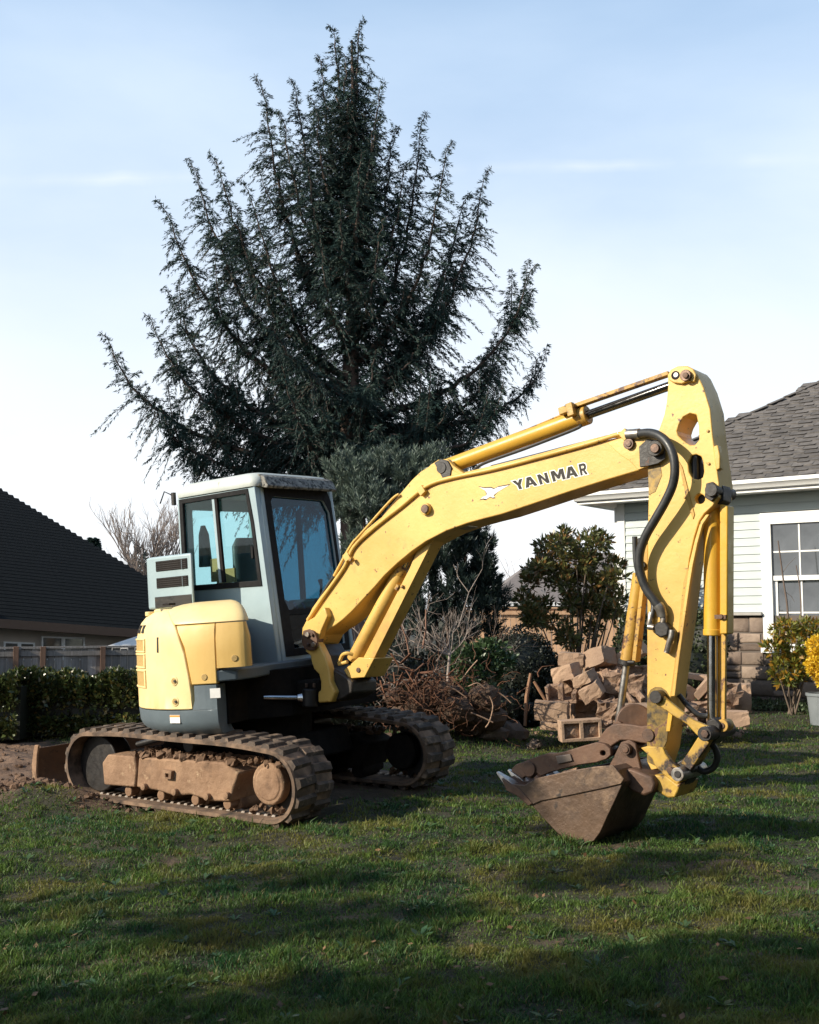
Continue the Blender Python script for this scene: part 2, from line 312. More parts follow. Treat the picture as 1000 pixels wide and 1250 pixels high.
def make_track(side):
    """side = (v outer, v inner)"""
    global lug_me, tooth_me
    vo, vi = side; n = len(TP); rings = []
    for i in range(n):
        t = unit(TP[(i + 1) % n] - TP[i - 1]); nn = np.array([t[1], -t[0]]); p = TP[i]
        o = p + nn * 0.004; q = p - nn * 0.034; e = p - nn * 0.008
        rings.append([T(o[0], vo + (vi - vo) * 0.06, o[1]), T(o[0], vi + (vo - vi) * 0.06, o[1]), T(e[0], vi, e[1]), T(q[0], vi, q[1]), T(q[0], vo, q[1]), T(e[0], vo, e[1])])
    rings.append(rings[0]); b = MB(); b.loft(rings, caps=False)
    tr = b.build('rubber_track', track_m, ex, smooth=40)
    # tread lugs: two staggered rows of chevron blocks
    if lug_me is None:
        L_, W_, H_ = 0.042, 0.098, 0.027
        vs = [(-L_, -W_, -0.006), (L_, -W_, -0.006), (L_, W_, -0.006), (-L_, W_, -0.006), (-L_ * .62, -W_ * .9, H_), (L_ * .62, -W_ * .9, H_), (L_ * .62, W_ * .92, H_), (-L_ * .62, W_ * .92, H_)]
        lug_me = bpy.data.meshes.new('tread_lug'); lug_me.from_pydata(vs, [], [(0, 3, 2, 1), (4, 5, 6, 7), (0, 1, 5, 4), (1, 2, 6, 5), (2, 3, 7, 6), (3, 0, 4, 7)]); lug_me.materials.append(mudlug)
        vs = [(-.018, -.04, 0), (.018, -.04, 0), (.018, .04, 0), (-.018, .04, 0), (-.013, -.03, .013), (.013, -.03, .013), (.013, .03, .013), (-.013, .03, .013)]
        tooth_me = bpy.data.meshes.new('drive_tooth'); tooth_me.from_pydata(vs, [], [(0, 3, 2, 1), (4, 5, 6, 7), (0, 1, 5, 4), (1, 2, 6, 5), (2, 3, 7, 6), (3, 0, 4, 7)]); tooth_me.materials.append(toothm)
    N = 42; base = Vector(world_loc(tr)); M = Matrix
    for k in range(N):
        for row in (0, 1):
            p, t, nn = tp_at((k + 0.5 * row) * TLEN / N); v = vo + (vi - vo) * (0.27 if row == 0 else 0.73)
            X = ut * t[0] + wt * t[1]; Z = ut * nn[0] + wt * nn[1]; Y = np.cross(Z, X); C = T(p[0], v, p[1])
            o = bpy.data.objects.new('tread_lug', lug_me); COL.objects.link(o); o.parent = tr
            sk = X + Y * (0.10 if row == 0 else -0.10)
            o.matrix_local = M(((sk[0], Y[0], Z[0], C[0] - base.x), (sk[1], Y[1], Z[1], C[1] - base.y), (sk[2], Y[2], Z[2], C[2] - base.z), (0, 0, 0, 1)))
    for k in range(26):   # polished steel drive teeth on the inside of the lower run
        x = -0.92 + k * 0.074; C = T(x, vo + (vi - vo) * 0.36, 0.066)
        o = bpy.data.objects.new('drive_tooth', tooth_me); COL.objects.link(o); o.parent = tr
        o.matrix_local = M(((ut[0], vt[0], wt[0], C[0] - base.x), (ut[1], vt[1], wt[1], C[1] - base.y), (ut[2], vt[2], wt[2], C[2] - base.z), (0, 0, 0, 1)))
    return tr
mud_near = mud_or_shade; mudcrumb = mk('mud_crumb', (0.20, 0.12, 0.072), (0.12, 0.07, 0.042), 9, .95, bump=.006, bscale=40)
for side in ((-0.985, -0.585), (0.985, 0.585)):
    mud_or_shade = mud_near if side[0] < 0 else shadeblack  # far side takes the painted shade black in place of mud
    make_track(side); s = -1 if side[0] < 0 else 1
    v0 = side[0] - s * 0.045; vin = side[1]
    def P2(pts, va, vb, name, mat, bev=0.012, par=ex):
        b = MB(); b.prism([T(a, va, c) for a, c in pts], vt * (vb - va)); return b.build(name, mat, par, bevel=bev)
    fr = P2([(-0.80, 0.16), (-0.82, 0.33), (-0.75, 0.40), (-0.44, 0.405), (-0.415, 0.30), (-0.44, 0.17)], v0 + s * 0.01, vin, 'tensioner_housing', mud_or_shade)
    fr = P2([(-0.43, 0.17), (-0.40, 0.40), (0.50, 0.425), (0.66, 0.36), (0.60, 0.235), (0.575, 0.15), (0.36, 0.135), (0.16, 0.165), (-0.02, 0.14), (-0.20, 0.165)], v0, vin, 'track_frame', mud_or_shade, 0.014)
    for a, c in ((-0.32, 0.155), (0.02, 0.145), (0.36, 0.14), (0.56, 0.165)):   # bolt bosses along the lower edge
        b = MB(); b.cyl(T(a, v0 - 0.0, c + .03), T(a, v0 + s * 0.035, c + .03), 0.026, 12); b.build('roller_bolt', mud_or_shade, fr, bevel=0.004)
    b = MB(); b.holed([T(-0.09, v0 + s * .002, 0.27), T(-0.01, v0 + s * .002, 0.27), T(0.0, v0 + s * .002, 0.33), T(-0.1, v0 + s * .002, 0.335)], [[T(-0.065, v0 + s * .002, 0.28), T(-0.035, v0 + s * .002, 0.28), T(-0.03, v0 + s * .002, 0.31), T(-0.07, v0 + s * .002, 0.31)]], vt * (s * 0.03)); b.build('lifting_eye', mud_or_shade, fr)
    for a in (-0.55, -0.18, 0.19, 0.52):
        b = MB(); b.cyl(T(a, v0 - s * 0.10, 0.125), T(a, vin + s * 0.02, 0.125), 0.066, 18); b.cyl(T(a, v0 - s * 0.02, 0.125), T(a, v0 - s * 0.11, 0.125), 0.04, 14); b.build('bottom_roller', mud_or_shade, ex, bevel=0.006)
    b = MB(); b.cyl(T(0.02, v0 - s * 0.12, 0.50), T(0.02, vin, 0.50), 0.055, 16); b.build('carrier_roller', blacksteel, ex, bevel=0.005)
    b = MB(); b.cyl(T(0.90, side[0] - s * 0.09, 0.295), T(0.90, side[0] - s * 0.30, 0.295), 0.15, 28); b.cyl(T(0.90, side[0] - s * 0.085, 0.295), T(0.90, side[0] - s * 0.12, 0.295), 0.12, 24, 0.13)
    hub = b.build('travel_motor_hub', mud_or_shade, ex, bevel=0.014)
    b = MB(); K = 13; pr = []
    for k in range(K * 4):
        a = 2 * math.pi * k / (K * 4); r = 0.222 if k % 4 in (1, 2) else 0.185; pr.append((0.965 + r * math.cos(a) * 0.96, 0.295 + r * math.sin(a)))
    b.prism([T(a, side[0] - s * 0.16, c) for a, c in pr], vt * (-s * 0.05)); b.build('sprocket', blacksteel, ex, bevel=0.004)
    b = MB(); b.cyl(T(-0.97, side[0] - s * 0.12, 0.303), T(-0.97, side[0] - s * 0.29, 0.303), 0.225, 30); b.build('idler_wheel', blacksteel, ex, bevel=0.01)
    # mud cakes on the frame
    b = MB()
    for _ in range(190):
        a = random.choice((random.gauss(-.30, .08), random.gauss(.30, .14), random.uniform(-.42, .62))); dv = random.uniform(0.02, 0.2); sz = random.choice((.008, .012, .018, .03, .04)) * random.uniform(.8, 1.2)
        b.ball(T(a, v0 - s * dv, 0.405 + random.uniform(0, .03)), sz, 6, 4, (1, random.uniform(.7, 1.2), .7))
    for _ in range(30):
        a = random.uniform(0.70, 1.08); b.ball(T(a, side[0] - s * random.uniform(.07, .2), random.uniform(.09, .12) if random.random() < .5 else .43 + random.uniform(-.03, .04)), random.uniform(.012, .03), 6, 4)
    b.v = [tuple(np.array(p) + rng.normal(0, .0065, 3)) for p in b.v]; kind(b.build('caked_mud', mudcrumb, ex, smooth=0), 'stuff')
mud_or_shade = mud_near
# centre frame, swing bearing, dozer blade
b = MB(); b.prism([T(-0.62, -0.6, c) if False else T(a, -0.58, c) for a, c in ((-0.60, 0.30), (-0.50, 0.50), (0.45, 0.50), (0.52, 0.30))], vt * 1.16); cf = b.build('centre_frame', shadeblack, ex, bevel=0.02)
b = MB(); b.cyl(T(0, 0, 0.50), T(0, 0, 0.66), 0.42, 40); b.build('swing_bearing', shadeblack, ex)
for sv in (-0.36, 0.36):
    b = MB(); b.prism([T(-1.52, sv - .04, 0.12), T(-1.52, sv - .04, 0.26), T(-0.55, sv - .04, 0.44), T(-0.55, sv - .04, 0.30)], vt * 0.08); b.build('blade_arm', shadeblack, ex, bevel=0.01)
bx_ = -0.10; bz_ = 0.04
prof = [(-1.50, -0.02), (-1.545, 0.06), (-1.56, 0.16), (-1.545, 0.26), (-1.51, 0.36), (-1.495, 0.36), (-1.52, 0.26), (-1.53, 0.16), (-1.52, 0.06), (-1.47, -0.02)]
b = MB(); b.prism([T(a + bx_, -0.97, c + bz_) for a, c in prof], vt * 1.94); bl = b.build('dozer_blade', rustst, ex, bevel=0.004)
for sv in (-0.985, 0.965):
    b = MB(); b.prism([T(a + bx_, sv, c + bz_) for a, c in ((-1.535, -0.03), (-1.57, 0.10), (-1.575, 0.22), (-1.55, 0.33), (-1.53, 0.385), (-1.485, 0.385), (-1.505, 0.3), (-1.515, 0.18), (-1.505, 0.06), (-1.46, -0.03))], vt * 0.02); b.build('blade_end_plate', mud_or_shade, bl, bevel=0.003)
b = MB(); b.tube([T(-0.55, 0, 0.48), T(-1.1, 0, 0.40)], 0.05, 14); b.tube([T(-1.1, 0, 0.40), T(-1.5, 0, 0.30)], 0.028, 12); b.build('blade_cylinder', blacksteel, ex)

# --- upper structure -----------------------------------------------------------
RR = 0.965; RC = (0.085, -0.035)
def circ(a): a = math.radians(a); return (RC[0] - RR * math.sin(a), RC[1] - RR * math.cos(a))
OUT = [circ(a) for a in np.arange(118, -37, -3.0)] + [circ(-37), (circ(-37)[0] + .025, circ(-37)[1] + .03), (circ(-37)[0] + .03, circ(-37)[1] + .06), (circ(-37)[0] + .02, circ(-37)[1] + .09), (circ(-37)[0] + .0, circ(-37)[1] + .115)]
OUT = np.array(OUT); OS = np.r_[0, np.cumsum(np.linalg.norm(np.diff(OUT, axis=0), axis=1))]
def s_of_deg(a): return OS[np.argmin(np.linalg.norm(OUT - np.array(circ(a)), axis=1))] if a >= 0 else 0
def out_at(s, inset=0.0):
    p = np.array([np.interp(s, OS, OUT[:, 0]), np.interp(s, OS, OUT[:, 1])]); q = np.array([np.interp(s + .01, OS, OUT[:, 0]), np.interp(s + .01, OS, OUT[:, 1])]) - np.array([np.interp(s - .01, OS, OUT[:, 0]), np.interp(s - .01, OS, OUT[:, 1])])
    t = unit(q); n = np.array([t[1], -t[0]]); return p - n * inset
def s_deg(a): return RR * math.radians(118 - a)
INS = [(0.60, 0.10), (0.64, 0.035), (0.70, 0.008), (0.79, 0.0), (1.10, 0.0), (1.30, 0.004), (1.38, 0.014), (1.44, 0.040), (1.49, 0.085), (1.53, 0.150), (1.56, 0.235), (1.578, 0.34), (1.585, 0.45)]
def inset(w): return float(np.interp(w, [a for a, _ in INS], [b for _, b in INS]))
def panel(name, mat, s0, s1, ws, n=26, depth=0.10, bev=0.008, extra=0.0, par=ex):
    """curved body panel between outline stations s0(w), s1(w); closed, with thickness"""
    rings = []
    for w in ws:
        a, z = s0(w), s1(w); ss = np.linspace(a, z, n); i = inset(w) - extra
        o = [out_at(s, i) for s in ss]; q = [out_at(s, i + depth) for s in ss[::-1]]
        rings.append([U(p[0], p[1], w) for p in o] + [U(p[0], p[1], w) for p in q])
    b = MB(); b.loft(rings); return b.build(name, mat, par, bevel=bev, smooth=30)
S_END = OS[-1]; S0 = s_deg(0); S_STEP = s_deg(-26)
seam = lambda w: s_deg(float(np.interp(w, [0.79, 1.0, 1.25, 1.42, 1.50, 1.55], [-14, -13, -10, -4.5, 3.5, 14])))
# dark counterweight skirt with a raised corner
panel('counterweight', slate, lambda w: 0.0 if w < 0.786 else seam(0.8) + 0.012 - max(0, (0.86 - w)) * 0.3, lambda w: S_STEP - 0.01, [0.60, 0.625, 0.66, 0.70, 0.775, 0.785, 0.790, 0.82, 0.86, 0.93, 0.955, 0.965], n=60, depth=0.22, bev=0.008)
door = panel('engine_door', cream, lambda w: 0.0, lambda w: seam(w) - 0.006, [0.792, 0.80, 0.9, 1.05, 1.2, 1.32, 1.40, 1.45, 1.49, 1.52, 1.545], n=60, depth=0.07)
side = panel('side_panel', panel_yellow, lambda w: seam(w) + 0.006, lambda w: S_STEP - .003, [0.972, 0.98, 1.1, 1.25, 1.36, 1.412], n=24, depth=0.06)
front = panel('fuel_panel', panel_yellow, lambda w: S_STEP + .003, lambda w: S_END, [1.085, 1.09, 1.2, 1.3, 1.412], n=24, depth=0.06)
# bonnet lid: dome over the right side
rings = []; lc = np.array([-0.02, -0.36])
for w in (1.418, 1.44, 1.47, 1.50, 1.53, 1.555, 1.572, 1.583):
    a = seam(min(w, 1.545)) + 0.006; base = [out_at(s, 0) for s in np.linspace(a, S_END, 44)] + [np.array(p) for p in ((0.42, -0.47), (0.28, -0.34), (0.05, -0.13), (-0.25, -0.13), (-0.50, -0.16), (-0.55, -0.30), (-0.58, -0.45))]
    rings.append([U(*(p + unit(lc - p) * min(inset(w), .9 * np.linalg.norm(lc - p))), w) for p in base])
b = MB(); b.loft(rings); lid = b.build('bonnet_lid', cream, ex, bevel=0.008, smooth=40)
# rear deck behind the cab closes the top of the engine bay
b = MB(); ro = [out_at(s, 0.15) for s in np.linspace(0.0, s_deg(20), 30)]; b.prism([U(p[0], p[1], 1.45) for p in ro] + [U(-0.5, -0.4, 1.45), U(-0.5, 0.75, 1.45)], uw * 0.10); b.build('rear_deck', cream, ex, bevel=0.02)
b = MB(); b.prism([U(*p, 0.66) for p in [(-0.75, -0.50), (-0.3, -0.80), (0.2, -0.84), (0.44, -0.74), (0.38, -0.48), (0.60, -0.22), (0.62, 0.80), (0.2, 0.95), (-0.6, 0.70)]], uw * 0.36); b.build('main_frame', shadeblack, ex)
b = MB(); b.prism([U(*p, 0.985) for p in [(0.50, -0.90), (0.60, -0.79), (0.60, -0.60), (0.46, -0.25), (0.42, 0.88), (0.2, 0.88), (0.2, -0.4)]], uw * 0.085); b.build('step_deck', slate, ex, bevel=0.012)
def on_out(name, mat, d0, d1, w0, w1, proud, par, n=10, cut=0):
    b = MB(); ro = []
    for w in (w0, w1):
        ss = np.linspace(s_deg(d0), s_deg(d1), n); ro.append([U(*out_at(s, inset(w) - proud), w) for s in ss] + [U(*out_at(s, inset(w) + 0.01), w) for s in ss[::-1]])
    b.loft(ro); return b.build(name, mat, par, bevel=0.0 if not cut else cut)
for w0, w1 in ((1.235, 1.315), (1.115, 1.20), (0.965, 1.075)):
    g = on_out('grille', tan_mesh, 66, 20, w0, w1, 0.003, door)
    for a0, a1, b0, b1 in ((67, 18.5, w1, w1 + 0.014), (67, 18.5, w0 - 0.014, w0), (20, 18.5, w0, w1)): on_out('grille_rim', cream, a0, a1, b0, b1, 0.010, g, cut=0.004)
for d in (36, 31, 25): on_out('air_slot', blacksteel, d, d - 3.2, 1.372 , 1.432, 0.004, door, 4)
on_out('door_handle_recess', blacksteel, 7.2, 6.0, 1.22, 1.335, 0.003, door, 3)
for w in (1.005, 0.855):
    p = out_at(s_deg(-4), 0); nrm = unit(np.array([*p, 0]));  q = U(*p, w); no = unit(uu * nrm[0] + uv * nrm[1])
    b = MB(); b.cyl(q - no * .01, q + no * 0.006, 0.036, 20); lk = b.build('door_lock', cream, door, bevel=0.004)
    b = MB(); b.cyl(q, q + no * 0.010, 0.022, 16); b.build('lock_dish', tan_mesh, lk)
    b = MB(); b.cyl(q + ut * .012, q + ut * .012 + no * 0.014, 0.010, 10); b.build('lock_barrel', blacksteel, lk)
for s, w, par in ((S_STEP - 0.10, 1.025, side), (S_END - 0.18, 1.15, front)):
    p = out_at(s, 0); t = out_at(s + .02, 0) - p; n_ = unit(np.array([t[1], -t[0]])); no = uu * n_[0] + uv * n_[1]; q = U(*p, w)
    b = MB(); b.cyl(q - no * .01, q + no * .005, 0.024, 14); b.build('panel_latch', tan_mesh, par, bevel=0.003)
b = MB(); b.box(U(-0.30, -0.62, 1.584), (0.04, 0.035, 0.008), (uu, uv, uw)); b.build('bonnet_catch', darkgrey, lid, bevel=0.003)
b = MB(); b.cyl(U(-0.42, -0.72, 1.50), U(-0.42, -0.72, 1.536), 0.035, 18); b.build('bonnet_pad', cream, lid, bevel=0.006)
# service stickers
def sticker(s, w, hw, hh, mat=white_m, orange=True, par=None):
    p = out_at(s, inset(w)); t = unit(out_at(s + .02, inset(w)) - p); n_ = np.array([t[1], -t[0]]); ax = (uu * t[0] + uv * t[1], uu * n_[0] + uv * n_[1], uw)
    c = U(*(p + n_ * 0.002), w); b = MB(); b.box(c, (hw, 0.002, hh), ax); o = b.build('sticker', mat, par or ex)
    if orange: b = MB(); b.box(c + ax[1] * .0022 + ax[2] * hh * .72, (hw * .96, 0.0012, hh * .22), ax); b.build('sticker_band', decal_o, o)
sticker(s_deg(-3), 0.725, 0.052, 0.030)
sticker(S_STEP - .02, 0.905, 0.040, 0.035, orange=False)

# --- cab -------------------------------------------------------------------------
VR, VL, UB = -0.10, 0.87, -0.73
def fu(w): return 0.36 - (w - 1.05) * 0.105          # sloping front
cab = MB(); cab.holed([U(UB, VR, 1.03), U(fu(1.03), VR, 1.03), U(fu(2.50), VR, 2.50), U(UB, VR, 2.50)],
    [[U(-0.665, VR, 1.735), U(fu(1.735) - 0.085, VR, 1.72), U(fu(2.2) - .085, VR, 2.2), U(fu(2.46) - .10, VR, 2.455), U(-0.665, VR, 2.49 - .035)]], uv * 0.05)
cab.holed([U(UB, VL, 1.03), U(fu(1.03), VL, 1.03), U(fu(2.50), VL, 2.50), U(UB, VL, 2.50)],
    [[U(-0.60, VL, 1.25), U(fu(1.3) - 0.10, VL, 1.25), U(fu(2.45) - .10, VL, 2.42), U(-0.60, VL, 2.42)]], -uv * 0.05)
cab.holed([U(UB, VR + .05, 1.03), U(UB, VL - .05, 1.03), U(UB, VL - .05, 2.50), U(UB, VR + .05, 2.50)],
    [[U(UB, 0.03, 1.72), U(UB, 0.75, 1.72), U(UB, 0.75, 2.40), U(UB, 0.03, 2.40)]], uu * 0.05)
def FP(v, w, d=0.0): return U(fu(w) + d, v, w)
cab.holed([FP(VR + .05, 1.03), FP(VL - .05, 1.03), FP(VL - .05, 2.50), FP(VR + .05, 2.50)],
    [[FP(0.105, 1.475), FP(0.75, 1.475), FP(.79, 1.6), FP(0.79, 2.30), FP(0.73, 2.405), FP(0.10, 2.42), FP(0.065, 2.38), FP(0.07, 1.55)], [FP(0.11, 1.16), FP(0.75, 1.16), FP(0.76, 1.435), FP(0.095, 1.435)]], -uu * 0.05)
cabo = cab.build('cab_shell', cabpaint, ex, bevel=0.012)
b = MB(); b.box(U(-0.18, 0.385, 1.01), (0.52, 0.46, 0.02), (uu, uv, uw)); b.build('cab_floor', blacksteel, cabo)
# dark surround of the front window
b = MB(); b.holed([FP(0.0, 1.10, .006), FP(0.80, 1.10, .006), FP(0.825, 1.6, .006), FP(0.825, 2.40, .006), FP(.79, 2.495, .006), FP(0.0, 2.495, .006)],
    [[FP(0.105, 1.475, .006), FP(0.75, 1.475, .006), FP(.79, 1.6, .006), FP(0.79, 2.30, .006), FP(0.73, 2.405, .006), FP(0.10, 2.42, .006), FP(0.065, 2.38, .006), FP(0.07, 1.55, .006)], [FP(0.11, 1.16, .006), FP(0.75, 1.16, .006), FP(0.76, 1.435, .006), FP(0.095, 1.435, .006)]], -uu * 0.004)
b.build('front_seal', rubber, cabo)
b = MB(); b.prism([FP(v, w, -.02) for v, w in ((0.09, 1.46), (0.77, 1.46), (0.81, 1.6), (0.81, 2.33), (0.75, 2.43), (0.08, 2.44), (0.05, 2.40), (0.055, 1.55))], -uu * 0.006); b.build('front_window', glass_front, cabo)
b = MB(); b.prism([FP(v, w, -.02) for v, w in ((0.10, 1.15), (0.77, 1.15), (0.78, 1.45), (0.08, 1.45))], -uu * 0.006); b.build('front_lower_window', glass_front, cabo)
b = MB(); b.box(U(0.12, VL - .02, 1.8), (0.44, 0.003, 0.60), (uu, uv, uw)); b.prism([U(UB + .02, .02, 1.71), U(UB + .02, .76, 1.71), U(UB + .02, .76, 2.41), U(UB + .02, .02, 2.41)], uu * .005)
b = MB(); b.prism([U(-0.61, VL - .03, 1.24), U(fu(1.24) - 0.09, VL - .03, 1.24), U(fu(2.43) - .09, VL - .03, 2.43), U(-0.61, VL - .03, 2.43)], uv * 0.006); b.build('cab_door_window', glass_side, cabo)
b = MB(); b.prism([U(UB + .02, .02, 1.71), U(UB + .02, .76, 1.71), U(UB + .02, .76, 2.41), U(UB + .02, .02, 2.41)], uu * .005); b.build('rear_window', glass_side, cabo)
b = MB(); b.box(U(-0.19, VL - .025, 1.80), (0.018, 0.02, 0.56), (uu, uv, uw)); b.build('door_pillar', blacksteel, cabo)
# right side sliding window: rubber surround, two panes, slider bars
wo = [(-0.70, 1.695), (fu(1.70) - 0.055, 1.68), (fu(2.2) - .055, 2.2), (fu(2.48) - .075, 2.487), (-0.70, 2.487)]
wi = [(-0.655, 1.74), (fu(1.74) - 0.092, 1.728), (fu(2.2) - .092, 2.2), (fu(2.45) - .108, 2.447), (-0.655, 2.447)]
b = MB(); b.holed([U(a, VR - .008, c) for a, c in wo], [[U(a, VR - .008, c) for a, c in wi]], uv * 0.030); sw = b.build('side_window_frame', rubber, cabo, bevel=0.004)
b = MB(); b.prism([U(a, VR + .012, c) for a, c in ((-0.66, 1.735), (-0.20, 1.735), (-0.23, 2.45), (-0.66, 2.45))], uv * 0.005); b.build('sliding_pane', glass_side, sw)
b = MB(); b.prism([U(a, VR + .026, c) for a, c in ((-0.24, 1.735), (fu(1.735) - .085, 1.725), (fu(2.45) - .1, 2.45), (-0.27, 2.45))], uv * 0.005); b.build('fixed_pane', glass_side, sw)
for a0, a1 in ((-0.215, -0.255), (-0.25, -0.285)):
    b = MB(); b.prism([U(a0 - .014, VR + .0, 1.74), U(a0 + .014, VR + .0, 1.74), U(a1 + .014, VR + .0, 2.447), U(a1 - .014, VR + .0, 2.447)], uv * 0.024); b.build('slider_bar', darkgrey if a0 > -.23 else cabpaint, sw)
b = MB(); b.box(U(fu(1.95) - 0.115, VR - .004, 1.96), (0.012, 0.010, 0.05), (uu, uv, uw)); b.build('window_latch', rubber, sw, bevel=0.003)
# roof with dirty gutter, front visor
def rrect(u0, u1, v0, v1, r, w, n=5):
    P = []
    for cx, cy, a0 in ((u1 - r, v1 - r, 0), (u0 + r, v1 - r, 90), (u0 + r, v0 + r, 180), (u1 - r, v0 + r, 270)):
        for k in range(n + 1): a = math.radians(a0 + 90 * k / n); P.append(U(cx + r * math.cos(a), cy + r * math.sin(a), w))
    return P
b = MB(); b.loft([rrect(UB - .01, 0.235, VR - .012, VL + .012, 0.07, 2.500), rrect(UB - .02, 0.245, VR - .02, VL + .02, 0.08, 2.525), rrect(UB - .012, 0.235, VR - .008, VL + .01, 0.09, 2.575), rrect(UB + .04, 0.20, VR + .03, VL - .03, 0.10, 2.612), rrect(UB + .12, 0.12, VR + .11, VL - .11, 0.10, 2.630)])
rf = b.build('cab_roof', roofpaint, cabo, bevel=0.0, smooth=50)
b = MB(); b.prism([U(a, VR + .05, c) for a, c in ((0.20, 2.50), (0.30, 2.475), (0.315, 2.495), (0.27, 2.575), (0.20, 2.605))], uv * 0.86); b.build('front_visor', mk('visor_dirt', (0.10, 0.10, 0.095), (0.30, 0.29, 0.25), 14, 0.7, spots=((0.04, 0.04, 0.035), 0.5, 30)), cabo, bevel=0.006)
# mirror stub and lamp bracket at the rear corner
b = MB(); b.box(U(UB - .03, VR - .01, 2.50), (0.015, 0.015, 0.055), (uu, uv, uw)); b.tube([U(UB - .03, VR - .02, 2.53), U(UB - .10, VR - .05, 2.57), U(UB - .15, VR - .06, 2.47)], 0.006, 6); b.build('mirror_bracket', blacksteel, cabo)
# seat, controls, cardboard in the cab
b = MB()
for w, hu, hv, du in ((1.42, .06, .22, .0), (1.50, .07, .235, -.01), (1.80, .06, .225, -.045), (1.98, .05, .19, -.065), (2.03, .035, .15, -.07)): pass
rings = [[U(-0.33 + du + hu * math.cos(q), 0.42 + hv * np.sign(math.sin(q)) * abs(math.sin(q)) ** .6, w) for q in np.arange(20) * 2 * math.pi / 20] for w, hu, hv, du in ((1.42, .06, .22, .0), (1.50, .075, .235, -.01), (1.80, .065, .23, -.045), (2.06, .055, .21, -.065), (2.13, .03, .16, -.07))]
b.loft(rings); b.build('seat_backrest', seatm, ex, smooth=60)
b = MB(); b.box(U(-0.02, 0.42, 1.38), (0.27, 0.24, 0.07), (uu, uv, uw)); b.box(U(-.05, .42, 1.17), (0.2, .2, .15), (uu, uv, uw)); b.build('seat_cushion', seatm, ex, bevel=0.03, seg=3)
for v in (0.16, 0.68):
    b = MB(); b.box(U(0.02, v, 1.46), (0.20, 0.06, 0.10), (uu, uv, uw)); cc = b.build('control_console', seatm, ex, bevel=0.02)
    b = MB(); b.tube([U(0.16, v, 1.55), U(0.18, v, 1.66), U(0.17, v, 1.72)], [0.012, 0.012, 0.022], 8); b.build('joystick', rubber, cc)
for v in (0.33, 0.43):
    b = MB(); b.tube([U(0.26, v, 1.10), U(0.22, v, 1.45), U(0.17, v, 1.53)], 0.010, 8); b.build('travel_lever', chrome, ex)
b = MB(); b.box(U(-0.50, 0.10, 1.86), (0.06, 0.01, 0.10), (uu, uv, uw)); b.box(U(-0.34, 0.06, 1.80), (0.11, 0.01, 0.06), (uu, uv, uw)); b.box(U(-0.45, 0.08, 1.70), (0.16, 0.03, 0.035), (uu, uv, uw)); b.build('notice_card', cardb, cabo)
b = MB(); b.tube([U(-.66, .12, 2.26), U(-.655, .12, 2.18), U(-.65, .12, 1.90)], [.02, .045, .06], 10); b.build('hung_jacket', seatm, cabo)
# air filter box with louvred vents beside the cab
VA = -0.44; a0, _ = up_v(183, 677, VA); a1, _ = up_v(233.5, 677, VA)
pl = [(a1, VA), (a0 + .01, VA), (a0 - 0.115, VA + 0.055), (a0 - .20, -0.11), (a1 - .36, -0.11), (a1 - .02, VA + .03)]
b = MB(); b.prism([U(*p, 1.555) for p in pl], uw * 0.435)
bx = b.build('intake_box', cabpaint, ex, bevel=0.022, seg=3)
L_ = a1 - a0
for w0, w1, m in ((1.865, 1.95, darkgrey), (1.725, 1.81, darkgrey), (1.565, 1.655, blacksteel)):
    k = 0.12 if w0 > 1.7 else 0.06
    b = MB(); b.box(U((a0 + a1) / 2 + .01, VA - .002, (w0 + w1) / 2), (L_ * (0.5 - k), 0.004, (w1 - w0) / 2), (uu, uv, uw)); vn = b.build('vent', m, bx, bevel=0.003)
    if w0 > 1.7:
        b = MB(); b.box(U(a1 - L_ * .22, VA - .007, (w0 + w1) / 2), (0.004, 0.004, (w1 - w0) / 2), (uu, uv, uw)); b.build('vent_bar', slate, vn)
        for k2 in range(5):
            b = MB(); b.box(U((a0 + a1) / 2 + .01, VA - .007, w0 + (k2 + .5) * (w1 - w0) / 5), (L_ * .36, 0.004, 0.0022), (uu, uv, uw)); b.build('louvre', blacksteel, vn)

# --- boom, arm and bucket: measured in the upright plane of the boom --------------
BY = 0.65; bd = np.array([math.cos(BY), -math.sin(BY), 0]); bn = np.array([math.sin(BY), math.cos(BY), 0]); BP = np.array([-0.55, 8.71, 0])
def pp(px, py, off=0.0): return on_plane(px, py, BP + bn * off, bn)
def BB(pts, o0, o1, name, mat, par=ex, bev=0.006, holes=(), smooth=35):
    b = MB(); q = [pp(x, y, o0) for x, y in pts]
    if holes: b.holed(q, [[pp(x, y, o0) for x, y in h] for h in holes], bn * (o1 - o0))
    else: b.prism(q, bn * (o1 - o0))
    return b.build(name, mat, par, bevel=bev, smooth=smooth)
def circ_px(cx, cy, r, n=16): return [(cx + r * math.cos(a), cy + r * math.sin(a)) for a in np.arange(n) * 2 * math.pi / n]
def pin(px, py, o0, o1, r, name, mat, par, n=18):
    a = pp(px, py, o0); b = MB(); b.cyl(a, a + bn * (o1 - o0), r, n); return b.build(name, mat, par, bevel=0.003)
def smooth_path(pts, n=40):
    P = np.array(pts, float); m = len(P); out = []
    for i in range(m - 1):
        p0, p1, p2, p3 = P[max(i - 1, 0)], P[i], P[i + 1], P[min(i + 2, m - 1)]
        for t in np.linspace(0, 1, max(2, n // (m - 1)), endpoint=False):
            out.append(0.5 * (2 * p1 + (p2 - p0) * t + (2 * p0 - 5 * p1 + 4 * p2 - p3) * t ** 2 + (3 * p1 - p0 - 3 * p2 + p3) * t ** 3))
    return out + [P[-1]]
